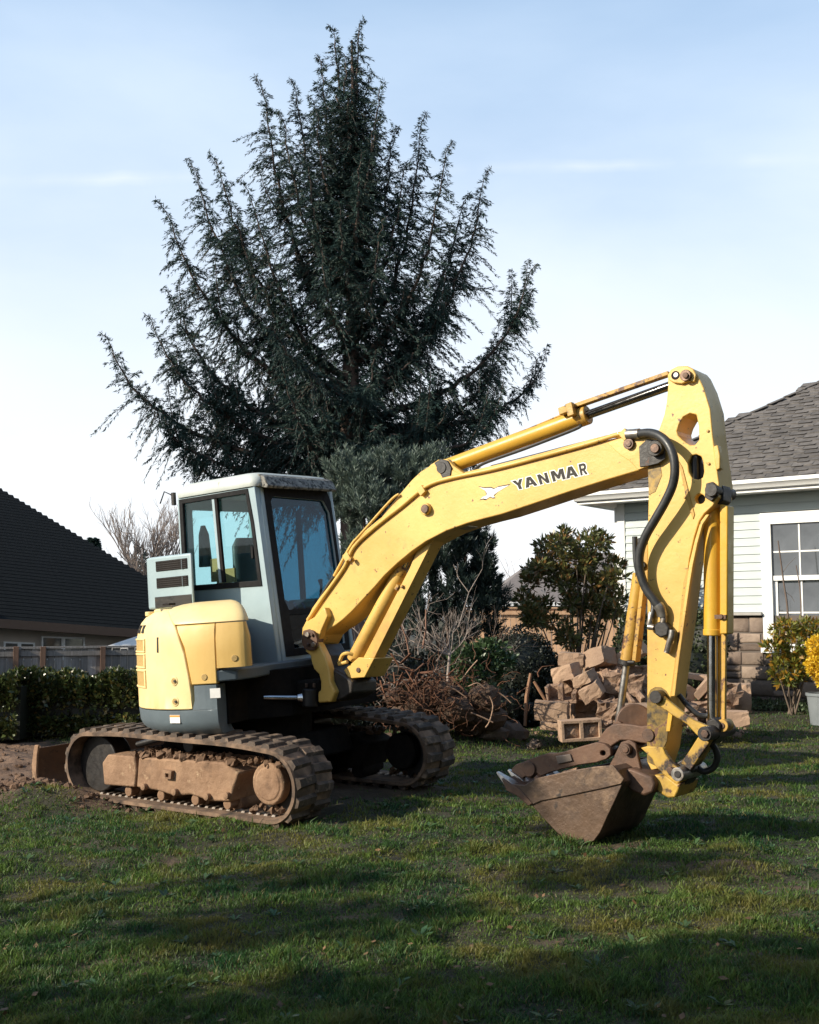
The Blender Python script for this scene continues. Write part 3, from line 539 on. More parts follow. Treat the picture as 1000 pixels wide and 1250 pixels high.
# swing post
BO = -0.13
BB([(373, 796), (378.5, 800), (380, 808), (383, 817), (389, 823), (391.5, 832), (391.5, 842), (388, 845), (388, 858), (404, 857), (409, 845), (403, 832), (402, 818), (397, 801), (390, 787), (383, 778), (372, 784)], -0.20, -0.13, 'swing_post', yellow, bev=0.012)
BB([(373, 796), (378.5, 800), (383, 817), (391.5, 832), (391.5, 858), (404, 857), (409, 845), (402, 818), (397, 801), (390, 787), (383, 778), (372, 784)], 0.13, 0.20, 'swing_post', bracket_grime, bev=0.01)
BB([(395, 812), (396, 843), (394, 858), (418, 854), (430, 846), (430, 832), (420, 824), (410, 818)], -0.15, 0.15, 'swing_bracket', bracket_grime, bev=0.015)
BB([(390, 790), (392, 840), (402, 842), (404, 800), (396, 786)], -0.10, 0.10, 'swing_bracket_web', blacksteel)
b = MB(); c0 = pp(378.5, 841, -0.20); b.cyl(c0 + np.array([0, 0, 0.0]), c0 - np.array([0, 0, 0.135]), 0.062, 18); b.build('swing_lug', blacksteel, ex, bevel=0.008)
for dx in (-4, 5):
    c = pp(378.5 + dx, 839, -0.21); b = MB(); b.cyl(c, c + np.array([0, 0, 0.03]), 0.012, 8); b.build('lug_bolt', pinst, ex)
b = MB(); e = pp(371, 852, -0.22); e2 = at_depth(322, 851.5, float(e[1]) - .04); b.tube([e, e + (e2 - e) * .16, e + (e2 - e) * .18, e2], [0.045, 0.032, 0.021, 0.021], 14); b.build('swing_cylinder_rod', chrome, ex)
b = MB(); b.cyl(U(0.45, -0.28, 0.80), U(-0.2, -0.2, 0.80), 0.05, 14); b.build('swing_cylinder', blacksteel, ex)
b = MB(); b.prism([U(.30, -.22, .72), U(.80, -.12, .72), U(.80, .12, .72), U(.30, .22, .72)], uw * .20); b.build('swing_mount', shadeblack, ex, bevel=.02)
# boom
top = [(369, 767), (374, 757), (381, 742), (391, 728), (402, 714), (415, 696), (429, 676), (443, 659), (457, 642), (470, 625), (482, 610), (494, 596), (503, 585.5), (513, 576), (524, 569), (538, 567), (550, 572), (562, 578.5), (578, 579), (600, 573.5), (630, 566), (654, 560), (690, 551), (717, 543.5), (745, 536), (765, 532), (785, 531), (798, 534), (808, 543), (809, 556)]
bot = [(800, 565), (790, 570), (780, 574.5), (744, 585), (696, 600), (650, 615.5), (612, 628), (590, 633.5), (570, 639), (545, 648), (520, 661), (503, 673), (486, 687), (470, 702), (457, 717), (443, 732), (430, 746), (418, 757), (410, 763), (402, 768), (393, 775), (388, 785), (381, 793), (373, 791), (368, 783)]
boom = BB(top + bot, BO, -BO, 'boom', yellow, bev=0.008, smooth=25)
# side doubler plates and raised foot
BB([(369, 766), (377, 757), (386, 752), (396, 741), (400, 752), (392, 770), (388, 785), (381, 793), (373, 791), (368, 783)], BO - 0.055, BO + .01, 'boom_foot_plate', yellow, boom, 0.008)
pin(377.5, 781.5, BO - 0.080, BO, 0.080, 'foot_pin_boss', rustst, boom)
BB([(370, 770), (377, 768), (383, 771), (387, 780), (387, 789), (383, 794), (377, 794), (371, 787), (369, 777)], BO - 0.098, BO - 0.081, 'foot_pin_plate', rustst, boom, 0.004)
for x, y, q_ in ((374.5, 775, .022), (382, 787, .020), (380, 775, .013), (375, 787, .013)): pin(x, y, BO - 0.116, BO - 0.098, q_, 'plate_bolt', bare if q_ > .015 else pinst, boom, 8)
pin(518, 621, BO - 0.030, BO + .01, 0.045, 'boom_cylinder_pin_boss', yellow, boom); pin(518, 621, BO - 0.045, BO - .02, 0.032, 'boom_cylinder_pin', pinst, boom)
# weld line and doubler at the boom head
BB([(742, 541), (765, 534), (786, 532), (800, 536), (809, 548), (806, 560), (790, 569.5), (779, 573.5), (768, 562), (758, 556)], BO - 0.012, BO + .01, 'boom_head_plate', yellow, boom, 0.003)
BB([(780, 545), (790, 536), (803, 537), (812, 548), (812, 560), (803, 566), (790, 569), (781, 570)], BO - 0.020, BO - .005, 'head_grease_shade_plate', blacksteel, boom, 0.003)  # black for grease, with the hose's shade painted in
pin(799, 547, BO - 0.060, BO, 0.050, 'boom_head_boss', blacksteel, boom); pin(799, 547, BO - .075, BO - .05, 0.03, 'arm_pivot_pin', pinst, boom)
pin(767, 541.5, BO - 0.035, BO, 0.036, 'head_grease_boss', pinst, boom); pin(767, 541.5, BO - 0.042, BO - .03, 0.020, 'boss_bolt', pinst, boom)
# arm cylinder foot ears on top of the boom
for o in (-0.125, 0.075): BB([(520, 573), (526, 567), (535, 561), (546, 560), (553, 568), (566, 577), (560, 588), (535, 590), (520, 585)], o, o + 0.05, 'cylinder_ear', yellow, boom, 0.006)
pin(538.5, 571, -0.145, 0.145, 0.042, 'arm_cylinder_foot_pin', blacksteel, boom); BB([(530, 565), (538, 560), (546, 562), (551, 571), (549, 584), (541, 585), (536, 576)], -0.139, -0.126, 'pin_keeper', blacksteel, boom, .003)
# arm cylinder
ac = MB(); A0, A1 = pp(548, 569, 0), pp(709, 509.5, 0); ac.cyl(A0, A1, 0.058, 26); ac = ac.build('arm_cylinder', yellow_cyl, ex, bevel=0.006)
b = MB(); d_ = unit(A1 - A0); b.cyl(A1 - d_ * .015, A1 + d_ * .06, 0.066, 26); b.build('gland', yellow_worn, ac, bevel=0.006)
b = MB(); b.cyl(A0 - d_ * .07, A0 + d_ * .02, 0.05, 18); b.build('cylinder_eye', blacksteel, ac, bevel=.01)
b = MB(); A2 = pp(832, 466, 0); b.cyl(A1, A2, 0.030, 20); b.build('piston_rod', mk('oily_rod', (0.10, 0.105, 0.11), (0.16, 0.16, 0.16), 8, 0.25, metal=.9), ac)
g0, g1 = pp(694, 499, -.03), pp(818, 456, -.03); b = MB(); up_ = np.cross(d_, bn); up_ = up_ * np.sign(up_[2]); b.box((g0 + g1) / 2, (np.linalg.norm(g1 - g0) / 2, 0.03, 0.013), (unit(g1 - g0), bn, up_)); b.build('rod_guard', yellow_worn, ac, bevel=.003)
b = MB(); b.tube([pp(712, 506, -.05), pp(818, 467, -.05)], 0.006, 6); b.build('guard_wire', blacksteel, ac)
b = MB(); b.box((pp(697, 501, -.03)), (0.055, 0.075, 0.025), (d_, bn, up_)); b.box(pp(697, 500, -.09), (0.025, 0.02, 0.045), (d_, bn, up_)); b.build('guard_clamp', yellow_worn, ac, bevel=.004)
b = MB(); b.tube([pp(574, 553, -.03), pp(600, 543, -.03), pp(690, 505, -.03)], 0.009, 8); b.build('oil_pipe', yellow_worn, ac)
b = MB(); b.tube(smooth_path([pp(577, 577, -.02), pp(590, 566, -.02), pp(640, 548, -.03), pp(702, 524, -.03), pp(708, 519, -.03)], 20), 0.012, 8); b.build('lower_hose', hose_m, ac)
# boom cylinder with its guard channel
bc = MB(); B0, B1 = pp(432, 806, -0.02), pp(489.5, 698, -0.02); bc.cyl(B0, B1, 0.058, 26); bc = bc.build('boom_cylinder', yellow, ex, bevel=.006); d2 = unit(B1 - B0); n2 = np.cross(d2, bn)
b = MB(); b.cyl(B1 - d2 * .02, B1 + d2 * .045, 0.064, 24); b.build('gland', yellow_worn, bc, bevel=.006)
B2 = pp(519, 626, -0.02); b = MB(); b.cyl(B1, B2, 0.030, 18); b.build('piston_rod', chrome, bc)
b = MB(); b.tube([pp(497, 700, -.05), pp(524, 640, -.05)], 0.008, 6); b.build('guard_wire', blacksteel, bc)
b = MB(); b.prism([pp(443, 804, -.075), pp(457, 803, -.075), pp(531, 655, -.075), pp(528, 646, -.075), pp(517, 653, -.075), pp(500, 694, -.075)], bn * 0.014); b.prism([pp(452, 803, -.062), pp(457, 803, -.062), pp(532, 655, -.062), pp(526, 654, -.062)], bn * 0.13); b.build('rod_guard', yellow, bc, bevel=.003)
b = MB(); b.prism([pp(419.5, 818, -.12), pp(437.5, 802.5, -.12), pp(457, 803.5, -.12), pp(445, 827, -.12), pp(426, 828.5, -.12)], bn * 0.24); b.build('cylinder_foot', yellow, bc, bevel=.006)
pin(437, 818, -.128, -.11, 0.02, 'foot_bolt', pinst, bc, 10)
b = MB(); b.tube(smooth_path([pp(414, 810, -.14), pp(418, 800, -.15), pp(424, 797.5, -.15), pp(431, 799, -.12)], 14), 0.014, 8); b.tube([pp(414, 811, -.14), pp(424, 808, -.14)], 0.014, 8); b.build('oil_pipe', yellow, bc)
b = MB(); b.tube(smooth_path([pp(408, 828, -.1), pp(414, 830, -.13), pp(421, 826, -.12)], 10), 0.014, 8); b.build('foot_hose', bare, bc)
pin(490, 716, -.095, -.07, .014, 'guard_stud', yellow_worn, bc, 8); b = MB(); b.box(pp(487, 717, -.06), (.02, .03, .012), (d2, bn, n2)); b.build('guard_bracket', yellow_worn, bc)
# hydraulic tubes laid along the boom
def btube(pts, r, off, name, mat, par=boom, n=60): b = MB(); b.tube(smooth_path([pp(x, y, off) for x, y in pts], n), r, 8); return b.build(name, mat, par, smooth=60)
btube([(376, 757), (392, 733), (420, 693), (432, 668), (456, 645), (490, 618), (520, 594), (548, 584), (600, 573), (660, 557.5), (720, 541), (752, 531), (766, 529)], 0.016, BO - .012, 'steel_pipe', yellow)
btube([(408, 703), (430, 664), (444, 652), (500, 606), (530, 586), (556, 581), (640, 561), (735, 535), (764, 533.5)], 0.012, BO + .045, 'steel_pipe', yellow)
btube([(432, 661), (444, 648), (476, 612), (487, 603)], 0.010, BO - .02, 'steel_pipe', yellow)
btube([(600, 570), (660, 554.5), (720, 539), (760, 530), (790, 533)], 0.013, BO + .10, 'rubber_hose', hose_m)
btube([(380, 752), (400, 715), (425, 681), (450, 648)], 0.013, BO + .12, 'rubber_hose', hose_m)
for x, y, a in ((425, 680, .0), (516, 599, 0), (764, 531, 0)):
    b = MB(); b.box(pp(x, y, BO - .012), (0.028, 0.024, 0.032), (unit(pp(x + 6, y - 6, 0) - pp(x, y, 0)), bn, np.cross(unit(pp(x + 6, y - 6, 0) - pp(x, y, 0)), bn))); b.build('pipe_clamp', yellow, boom, bevel=.004)
pin(427, 683, BO - .06, BO - .02, .016, 'clamp_bolt', yellow_worn, boom, 8)
BB([(556, 640), (567, 634), (572, 638), (572, 643), (560, 646)], -.06, .06, 'work_lamp', fitting, boom, .004)

# lettering and bird emblem, printed on the boom side (3 mm above the paint)
def quad_map(c00, c10, c01, c11, off):
    P = [pp(*c, off) for c in (c00, c10, c01, c11)]
    return lambda u, v: P[0] * (1 - u) * (1 - v) + P[1] * u * (1 - v) + P[2] * (1 - u) * v + P[3] * u * v
GLYPH = {'Y': ([(0, 1), (.33, 1), (.5, .68), (.67, 1), (1, 1), (.65, .42), (.65, 0), (.35, 0), (.35, .42)], []),
 'A': ([(0, 0), (.33, 1), (.67, 1), (1, 0), (.72, 0), (.66, .2), (.34, .2), (.28, 0)], [[(.42, .40), (.58, .40), (.5, .70)]]),
 'N': ([(0, 0), (0, 1), (.30, 1), (.71, .42), (.71, 1), (1, 1), (1, 0), (.72, 0), (.29, .60), (.29, 0)], []),
 'M': ([(0, 0), (0, 1), (.30, 1), (.5, .52), (.7, 1), (1, 1), (1, 0), (.77, 0), (.77, .60), (.59, .16), (.41, .16), (.23, .60), (.23, 0)], []),
 'R': ([(0, 0), (0, 1), (.68, 1), (.92, .90), (.96, .66), (.88, .48), (.72, .40), (1, 0), (.68, 0), (.44, .36), (.29, .36), (.29, 0)], [[(.29, .58), (.29, .80), (.60, .80), (.68, .69), (.60, .58)]])}
def grow(pts, d, wid):
    """offset a closed outline by d (in units of the letter height; wid = letter width / height)"""
    P = np.array(pts, float) * (wid, 1); n = len(P); A = sum(P[i][0] * P[(i + 1) % n][1] - P[(i + 1) % n][0] * P[i][1] for i in range(n)); sg = 1 if A > 0 else -1; out = []
    for i in range(n):
        e0, e1 = unit(P[i] - P[i - 1]), unit(P[(i + 1) % n] - P[i]); n0, n1 = np.array([e0[1], -e0[0]]) * sg, np.array([e1[1], -e1[0]]) * sg; m = n0 + n1; q = m / max(m @ m / 2, .35); out.append((P[i] + q * d) / (wid, 1))
    return [tuple(p) for p in out]
def letter(ch, m, u0, u1, d, name, mat):
    o_, hs = GLYPH[ch]; wid = (u1 - u0) * 6.3; mp_ = lambda pts: [m(u0 + x * (u1 - u0), y) for x, y in pts]
    b = MB(); b.holed(mp_(grow(o_, d, wid)), [mp_(grow(h, -d * .6, wid)) for h in hs], bn * 0.0004); return b.build(name, mat, boom, smooth=0)
m1 = quad_map((629, 598.5), (718.2, 578.5), (624.5, 587.5), (715.5, 564.5), BO - 0.0022)
m0 = quad_map((629, 598.5), (718.2, 578.5), (624.5, 587.5), (715.5, 564.5), BO - 0.0012)
for ch, a, z in (('Y', 0.0, 0.155), ('A', 0.145, 0.325), ('N', 0.345, 0.490), ('M', 0.525, 0.705), ('A', 0.705, 0.875), ('R', 0.895, 1.0)):
    letter(ch, m1, a + .006, z - .006, 0.0, 'letter', ink_m); letter(ch, m0, a + .006, z - .006, 0.085, 'letter_outline', white_m)
def flat(pts, off, name, mat, par=boom): b = MB(); b.add([pp(x, y, off) for x, y in pts], [tuple(range(len(pts)))]); return b.build(name, mat, par, smooth=0)
bird = [(585, 594.6), (592, 596), (599, 595.6), (603, 597), (608, 594.6), (622, 592.2), (614, 596.6), (607, 601), (602.5, 604.5), (604, 607), (601, 607.4), (598.5, 606), (594, 609.2), (590, 608.4), (586.5, 609.4), (589.5, 606.4), (594, 604.8), (594.5, 602), (592, 598.6)]
cxb, cyb = np.mean(bird, axis=0)
flat([(cxb + (x - cxb) * 1.06 + (0.5 if x > cxb else -.5), cyb + (y - cyb) * 1.12 + (.5 if y > cyb else -.5)) for x, y in bird], BO - 0.0012, 'bird_outline', ink_m); flat(bird, BO - 0.0022, 'bird_emblem', white_m)

# arm (dipper)
AO = -0.115
aout = [(790, 930), (790, 760), (791, 640), (792, 590), (795, 565), (799, 538), (805, 523), (811, 506), (814, 490), (815.6, 470), (815, 458), (819, 451), (827, 447), (838, 446.5), (846, 450), (851, 456), (859, 473), (867, 499), (870, 530), (874, 562), (878, 590), (877, 607), (870, 618), (860, 627), (854, 636), (848, 655), (842, 682), (838, 712), (834, 745), (826, 800), (820, 845), (817, 880), (812, 915), (805, 938), (795, 940)]
cres = [(842, 504), (849, 506), (843, 511), (839, 519), (853, 534), (853.5, 538), (849, 543), (842, 543), (834, 538), (828, 532), (826.5, 526), (829, 518), (834, 509)]
cres = [(842, 504.5), (850, 506), (853, 520), (853.5, 537), (848, 543.5), (842, 543.5), (833, 537), (827.5, 531), (826.5, 526), (829, 518), (834, 509)]
slot = [(844, 556), (850, 554.5), (856, 557), (858.5, 564), (859.5, 576), (858, 583), (852, 585.5), (845, 584), (841, 576), (840, 565)]
arm = BB(aout, AO, -AO, 'arm', yellow, bev=0.006, holes=[cres, slot, circ_px(854.5, 609, 6.2)], smooth=25)
BB([(842, 553), (862, 553), (863, 620), (846, 620), (842, 590)], AO + .05, AO + .09, 'slot_dark_panel', blacksteel, arm, 0)  # black panel added in the hollow arm so the slot reads dark
pin(846, 560, AO + .03, AO + .04, 0.001, 'arm_web_hose', hose_m, arm) if False else None
b = MB(); b.tube([pp(849, 548, AO + .03), pp(850, 592, AO + .03)], 0.018, 8); b.build('inner_hose', hose_m, arm)
# raised edge flanges along the front of the arm and doubler round its head
BB([(841, 690), (848, 660), (855, 637), (862, 628), (866, 628), (858, 640), (852, 662), (846, 690), (842, 715), (830, 800), (824, 850), (820, 850), (826, 800), (838, 715)], AO - 0.02, AO + .01, 'arm_edge_flange', yellow, arm, 0.004)
BB([(834, 712), (840, 690), (842, 715), (829, 800), (823, 850), (818, 850), (825, 800)], AO - 0.008, AO + .01, 'arm_edge_flange', yellow_worn, arm, 0.002)
BB([(833, 570), (848, 628), (846, 634), (838, 610), (828, 562)], AO - 0.006, AO + .005, 'weld_seam', yellow_worn, arm, 0.002)
BB([(816, 456), (820, 450.5), (828, 447), (839, 446.5), (846, 450), (850, 457), (848, 466), (838, 466), (832, 468.5), (822, 467), (816.5, 464)], AO - 0.025, AO + .005, 'arm_head_boss', yellow, arm, 0.006)
BB([(816, 456), (820, 450.5), (828, 447), (839, 446.5), (846, 450), (850, 457), (848, 466), (838, 466), (832, 468.5), (822, 467), (816.5, 464)], -AO - .005, -AO + 0.025, 'arm_head_boss', yellow, arm, 0.006)
pin(836.5, 458, AO - .05, -AO + .05, 0.036, 'arm_cylinder_pin', pinst, arm); pin(836.5, 458, AO - .062, AO - .045, 0.020, 'pin_bolt', rustst, arm, 6)
pin(824.5, 458, AO - .028, AO - .0255, 0.028, 'head_hole', darkgrey, arm); pin(825, 457.5, AO - .031, AO - .0275, 0.016, 'hole_light', white_m, arm)
for x, y in ((864, 526), (865, 566), (836, 607)): pin(x, y, AO - .008, AO, .010, 'grease_point', yellow_worn, arm, 8)
pin(868, 598, AO - .045, -AO + .045, 0.040, 'bucket_cylinder_foot_pin', blacksteel, arm); BB([(862, 590), (870, 588), (877, 594), (876, 605), (868, 612), (860, 607)], AO - .022, AO - .001, 'pin_keeper', blacksteel, arm, .004)
BB([(871, 545), (876, 543), (879, 556), (879, 572), (874, 574), (872, 560)], AO - .01, AO + .05, 'arm_nose_plate', yellow, arm, .006)
BB([(872, 586), (879, 587), (883, 596), (883, 611), (876, 616), (870, 606)], -.07, .07, 'cylinder_yoke', blacksteel, arm, .006)
BB([(791, 566), (806, 566), (808, 580), (800, 600), (792, 604)], AO - .003, AO + .001, 'grease_shade_patch', mk('grease_shade_smear', (0.10, 0.065, 0.02), (0.42, 0.26, 0.05), 26, 0.5), arm, 0)  # dark smear of grease, with shade below the boom tip painted in
# bucket cylinder down the front of the arm
q0, q1 = pp(869.5, 612, 0), pp(869.8, 774, 0); b = MB(); b.cyl(q0, q1, 0.052, 26); bk = b.build('bucket_cylinder', yellow_cyl, ex, bevel=.006); dz = unit(q1 - q0)
b = MB(); b.cyl(q1 - dz * .03, q1 + dz * .01, 0.057, 24); b.build('gland', yellow_cyl, bk, bevel=.005)
b = MB(); q2 = pp(870, 884, 0); b.cyl(q1, q2, 0.032, 20); b.build('piston_rod', chrome, bk)
b = MB(); b.prism([pp(878.5, 615, -.06), pp(888.5, 617, -.06), pp(888, 774, -.06), pp(878.5, 774, -.06)], bn * .11); b.build('guard_housing', yellow_cyl, bk, bevel=.008)
b = MB(); b.prism([pp(880.5, 772, -.02), pp(886, 772, -.02), pp(885, 884, -.02), pp(880.5, 884, -.02)], bn * .03); b.build('rod_guard', yellow_worn, bk, bevel=.004)
b = MB(); b.prism([pp(876, 776, .03), pp(879.5, 776, .03), pp(879, 880, .03), pp(876, 880, .03)], bn * .012); b.build('guard_strip', yellow_cyl, bk)
pin(881.5, 886, -.05, .05, 0.038, 'guard_eye', yellow_worn, bk); pin(881.5, 886, -.056, .056, 0.017, 'guard_bolt', pinst, bk, 10)
pin(879.5, 753, -.085, -.05, .016, 'guard_stud', rustst, bk, 8); b = MB(); b.box(pp(880, 753, -.065), (.035, .012, .012), (bd, bn, (0, 0, 1))); b.build('guard_bracket', rustst, bk)
# thumb cylinder behind the arm
h0, h1 = pp(781, 700, -.02), pp(765.5, 808, -.02); b = MB(); b.cyl(h0, h1, 0.044, 22); th = b.build('thumb_cylinder', yellow_worn, ex, bevel=.005); dt = unit(h1 - h0)
b = MB(); b.prism([pp(783, 700, -.07), pp(788, 700, -.07), pp(776, 808, -.07), pp(771, 809, -.07)], bn * .07); b.build('guard_rail', yellow_worn, th, bevel=.003)
b = MB(); b.cyl(h1 - dt * .012, h1 + dt * .02, 0.056, 20); b.tube([h1 + bn * -.05 + bd * .03, h1 + bd * .08 - bn * .05], .014, 8); b.build('gland', blacksteel, th, bevel=.004)
b = MB(); h2 = pp(755, 884, -.02); b.cyl(h1, h2, 0.024, 18); b.build('piston_rod', bare, th)
BB([(780, 672), (791, 664), (791, 712), (784, 712), (776, 706)], -.09, .09, 'thumb_cylinder_mount', yellow_worn, arm, .005); pin(783, 690, -.11, .11, .026, 'mount_pin', blacksteel, arm)
# big hose loop with its fittings
def hose(pts, off, r, name, mat, par, n=70):
    b = MB(); b.tube(smooth_path([pp(x, y, o) for (x, y), o in zip(pts, off)], n), r, 12); return b.build(name, mat, par, smooth=70)
hp = [(768, 531), (780, 529.5), (793, 528.5), (805, 532), (815, 541), (822, 556), (824, 575), (821, 593), (812, 613), (800, 634), (788, 655), (781, 676), (781.5, 697), (788, 717), (799, 733), (807, 744)]
ho = hose(hp, [-.15, -.16, -.19, -.22, -.24, -.25, -.25, -.24, -.23, -.22, -.21, -.20, -.19, -.18, -.17, -.16], 0.0285, 'pressure_hose', hose_m, ex)
hose([(766, 530.5), (773, 530), (781, 529.3)], [-.15, -.155, -.16], 0.034, 'hose_crimp', fitting, ho, 8)
hose([(803, 738), (807, 744), (809, 752)], [-.168, -.16, -.15], 0.033, 'hose_crimp', fitting, ho, 8)
hose([(809, 751), (810.5, 757), (808, 764)], [-.15, -.15, -.15], 0.022, 'hose_elbow', fitting, ho, 10)
hose([(775, 655), (777, 690), (786, 716), (797, 735), (797, 748), (794, 757)], [-.12, -.12, -.12, -.12, -.13, -.14], 0.017, 'rubber_hose', hose_m, ho, 40)
hose([(795, 748), (794, 757), (792.5, 763)], [-.13, -.14, -.14], 0.020, 'hose_crimp', fitting, ho, 8)
BB([(775, 662), (779, 656), (786, 660), (789, 704), (775, 705)], -.07, .05, 'thumb_cylinder_cap', blacksteel, ex, .008)
mf = BB([(798, 764), (803, 759), (812, 759.5), (817, 766), (815, 776), (806, 779), (799, 774)], AO - .06, AO, 'hose_manifold', blacksteel, arm, .01)
hose([(792, 765), (799, 766)], [-.15, -.15], .020, 'manifold_port', fitting, mf, 4)
hose([(821, 769), (820, 777), (817, 786), (815, 794), (814, 797)], [-.16, -.16, -.155, -.15, -.15], [0.020] * 0 or .021, 'coupler_plug', fitting, mf, 12)
# linkage at the arm end
BB([(795, 850), (800, 845), (806, 847), (815, 855), (830, 867), (846, 879), (860, 885), (868, 889), (870, 897), (866, 905), (858, 904), (849, 896), (838, 884), (820, 873), (806, 863), (796, 858)], AO - .055, AO - .015, 'rocker_link', yellow_dirty, ex, .008)
BB([(795, 850), (800, 845), (806, 847), (815, 855), (846, 879), (868, 889), (870, 897), (858, 904), (838, 884), (806, 863)], -AO + .015, -AO + .055, 'rocker_link', yellow_dirty, ex, .008)
pin(800, 851, AO - .085, -AO + .085, 0.040, 'rocker_pin', blacksteel, ex); pin(860, 896, AO - .085, -AO + .085, 0.044, 'link_pin', blacksteel, ex); pin(860, 896, AO - .098, AO - .08, .026, 'link_pin_bolt', pinst, ex, 6)
BB([(852, 900), (862, 898), (868, 904), (857, 920), (843, 941), (836, 936), (831, 931), (842, 916)], AO + .0, AO + .05, 'push_link', yellow_dirty, ex, .006)
BB([(852, 900), (868, 904), (843, 941), (831, 931)], -AO - .05, -AO, 'push_link', yellow_dirty, ex, .006)
BB([(852, 905), (862, 910), (846, 936), (836, 930)], AO + .05, -AO - .05, 'push_link_web', yellow_dirty, ex, .004)
BB([(862, 880), (872, 876), (880, 884), (878, 900), (868, 910), (860, 904)], -.075, .075, 'rod_eye', blacksteel, ex, .01)
BB([(782, 913), (790, 911), (809, 912.5), (812, 920), (818, 929), (826, 936), (835, 946), (835, 953), (826, 957), (818, 952), (808, 944), (800, 936), (796, 926)], AO - .02, AO + .03, 'coupler_plate', yellow_dirty, ex, .006)
BB([(782, 913), (809, 912.5), (818, 929), (835, 946), (826, 957), (808, 944), (796, 926)], -AO - .03, -AO + .02, 'coupler_plate', yellow_dirty, ex, .006)
BB([(789, 948), (800, 946), (813, 947), (826, 957), (831, 956), (827, 968), (824, 974), (815, 974), (805, 968), (796, 957)], AO - .03, -AO + .03, 'coupler_body', yellow_dirty, ex, .01)
BB([(799, 945), (812, 938), (836, 925), (846, 940), (838, 955), (828, 968), (815, 964)], AO + .04, -AO - .04, 'coupler_core', blacksteel, ex, .01)
BB([(813, 938), (818, 936), (830, 940), (834, 946), (832, 952), (826, 953), (816, 946)], AO - .045, AO - .018, 'pin_collar', pinst, ex, .006)
pin(827, 945.5, AO - .07, -AO + .07, .042, 'coupler_pin', bare, ex); pin(827, 945.5, AO - .075, AO - .065, .022, 'coupler_pin_bore', blacksteel, ex); pin(818, 941, AO - .055, AO - .03, .022, 'coupler_bolt', pinst, ex, 10)
BB([(790, 862), (790.5, 850), (794, 842), (800, 838.5), (807, 839), (813, 843), (817, 850), (818.5, 862), (817, 880), (814, 905), (800, 935), (790, 930)], AO - .004, AO + .004, 'arm_end_grease', mk('arm_grease', (0.03, 0.022, 0.015), (0.30, 0.19, 0.03), 16, 0.45, spots=(RUST, 0.55, 20)), arm, .001)
BB([(816, 868), (822, 866), (818, 893), (813, 893)], AO - .03, AO, 'arm_end_rib', yellow_cyl, arm, .003)
hose([(829, 848), (840, 862), (852, 872), (862, 874), (872, 870)], [-.02, .0, .02, .04, .05], .016, 'rubber_hose', hose_m, ex, 24)
hose([(862, 903), (872, 912), (876, 925), (871, 937), (860, 942), (852, 938)], [0, .03, .05, .06, .05, .03], .020, 'rubber_hose', hose_m, ex, 30)
hose([(826, 885), (832, 886), (838, 885.5)], [.1, .1, .1], .006, 'stray_wire', bare, ex, 6)
# bucket
KO = 0.31      # half width
kb = [(619, 958), (628, 957.5), (644, 959), (655, 951), (690, 943), (725, 937), (747, 935), (755, 940), (761, 955), (752, 975), (742, 996), (733, 1016), (725, 1027), (715, 1031), (703, 1030.5), (695, 1028), (686, 1023), (668, 1004), (649, 983), (636, 971), (624, 966)]
def kp(i, off): return pp(*kb[i], 0) if False else None
# side plates are drawn on the near face, then carried across the bucket's width
near = [pp(x, y, -KO) for x, y in kb]
bkt = MB(); bkt.prism(near, bn * 0.022); bkt.prism([p + bn * (2 * KO - .022) for p in near], bn * 0.022)
shell = [14, 13, 12, 11, 10, 9, 8]
curve = [kb[i] for i in (0, 20, 19, 18, 17, 16, 15, 14, 13, 12, 11, 10, 9, 8, 7, 6)]
C = [pp(x, y, -KO) for x, y in curve]; cen = pp(700, 965, -KO); inn = [p + unit(cen - p) * 0.02 for p in C]
rings = []
for o in (0.012, 2 * KO - 0.012): rings.append([p + bn * o for p in C] + [p + bn * o for p in inn[::-1]])
bkt.loft(rings); bucket = bkt.build('bucket', bucketst, ex, bevel=.005)
# welded wear strip low on the cheek, lip reinforcement
b = MB(); strip = [(649, 983), (660, 978), (700, 970), (740, 961.5), (758, 957), (762, 951), (748, 934), (725, 936), (690, 942), (655, 950), (640, 958.5), (624, 957), (620, 961), (634, 972)]
b.prism([pp(x, y, -KO - .012) for x, y in strip], bn * 0.0115); b.build('cheek_plate', bucketst, bucket, bevel=.004)
b = MB(); b.prism([pp(x, y, -KO - .02) for x, y in ((612, 950), (620, 955), (634, 963), (650, 981), (645, 984), (630, 971), (618, 965))], bn * (2 * KO + .04)); b.build('cutting_edge', rustst, bucket, bevel=.004)
for k in range(5):
    o = -KO + 0.03 + k * (2 * KO - .06) / 4
    b = MB(); a = pp(604.5, 943, -KO); c = pp(621, 958, -KO); dd = unit(c - a); nn_ = np.cross(dd, bn); L = np.linalg.norm(c - a)
    A = a + bn * (o + KO); b.loft([[A + dd * t + bn * sx * hw + nn_ * sy * hh for sx, sy in ((-1, -1), (1, -1), (1, 1), (-1, 1))] for t, hw, hh in ((0, .014, .006), (.05, .024, .014), (L * .9, .034, .026), (L * 1.35, .034, .026))]); b.build('tooth', bare, bucket, bevel=.003)
for o in (-.12, .10):
    b = MB(); b.prism([pp(x, y, o) for x, y in ((742, 938), (752, 918), (758, 906), (768, 903), (776, 908), (779, 924), (784, 946), (782, 962), (770, 966), (758, 962))], bn * .028); b.build('bucket_ear', rustst, bucket, bevel=.006)
pin(763, 915, -.16, .16, .036, 'bucket_pin', pinst, bucket); pin(763, 915, -.168, -.155, .022, 'bucket_pin_cap', rustst, bucket, 12)
# back of the bucket: rounded heel and stiffener
b = MB(); hl = [(755, 940), (761, 955), (770, 966), (786, 972), (797, 968), (800, 958), (796, 948), (785, 944), (770, 938)]; b.prism([pp(x, y, -.20) for x, y in hl], bn * .40); b.build('bucket_heel', rustst, bucket, bevel=.015)
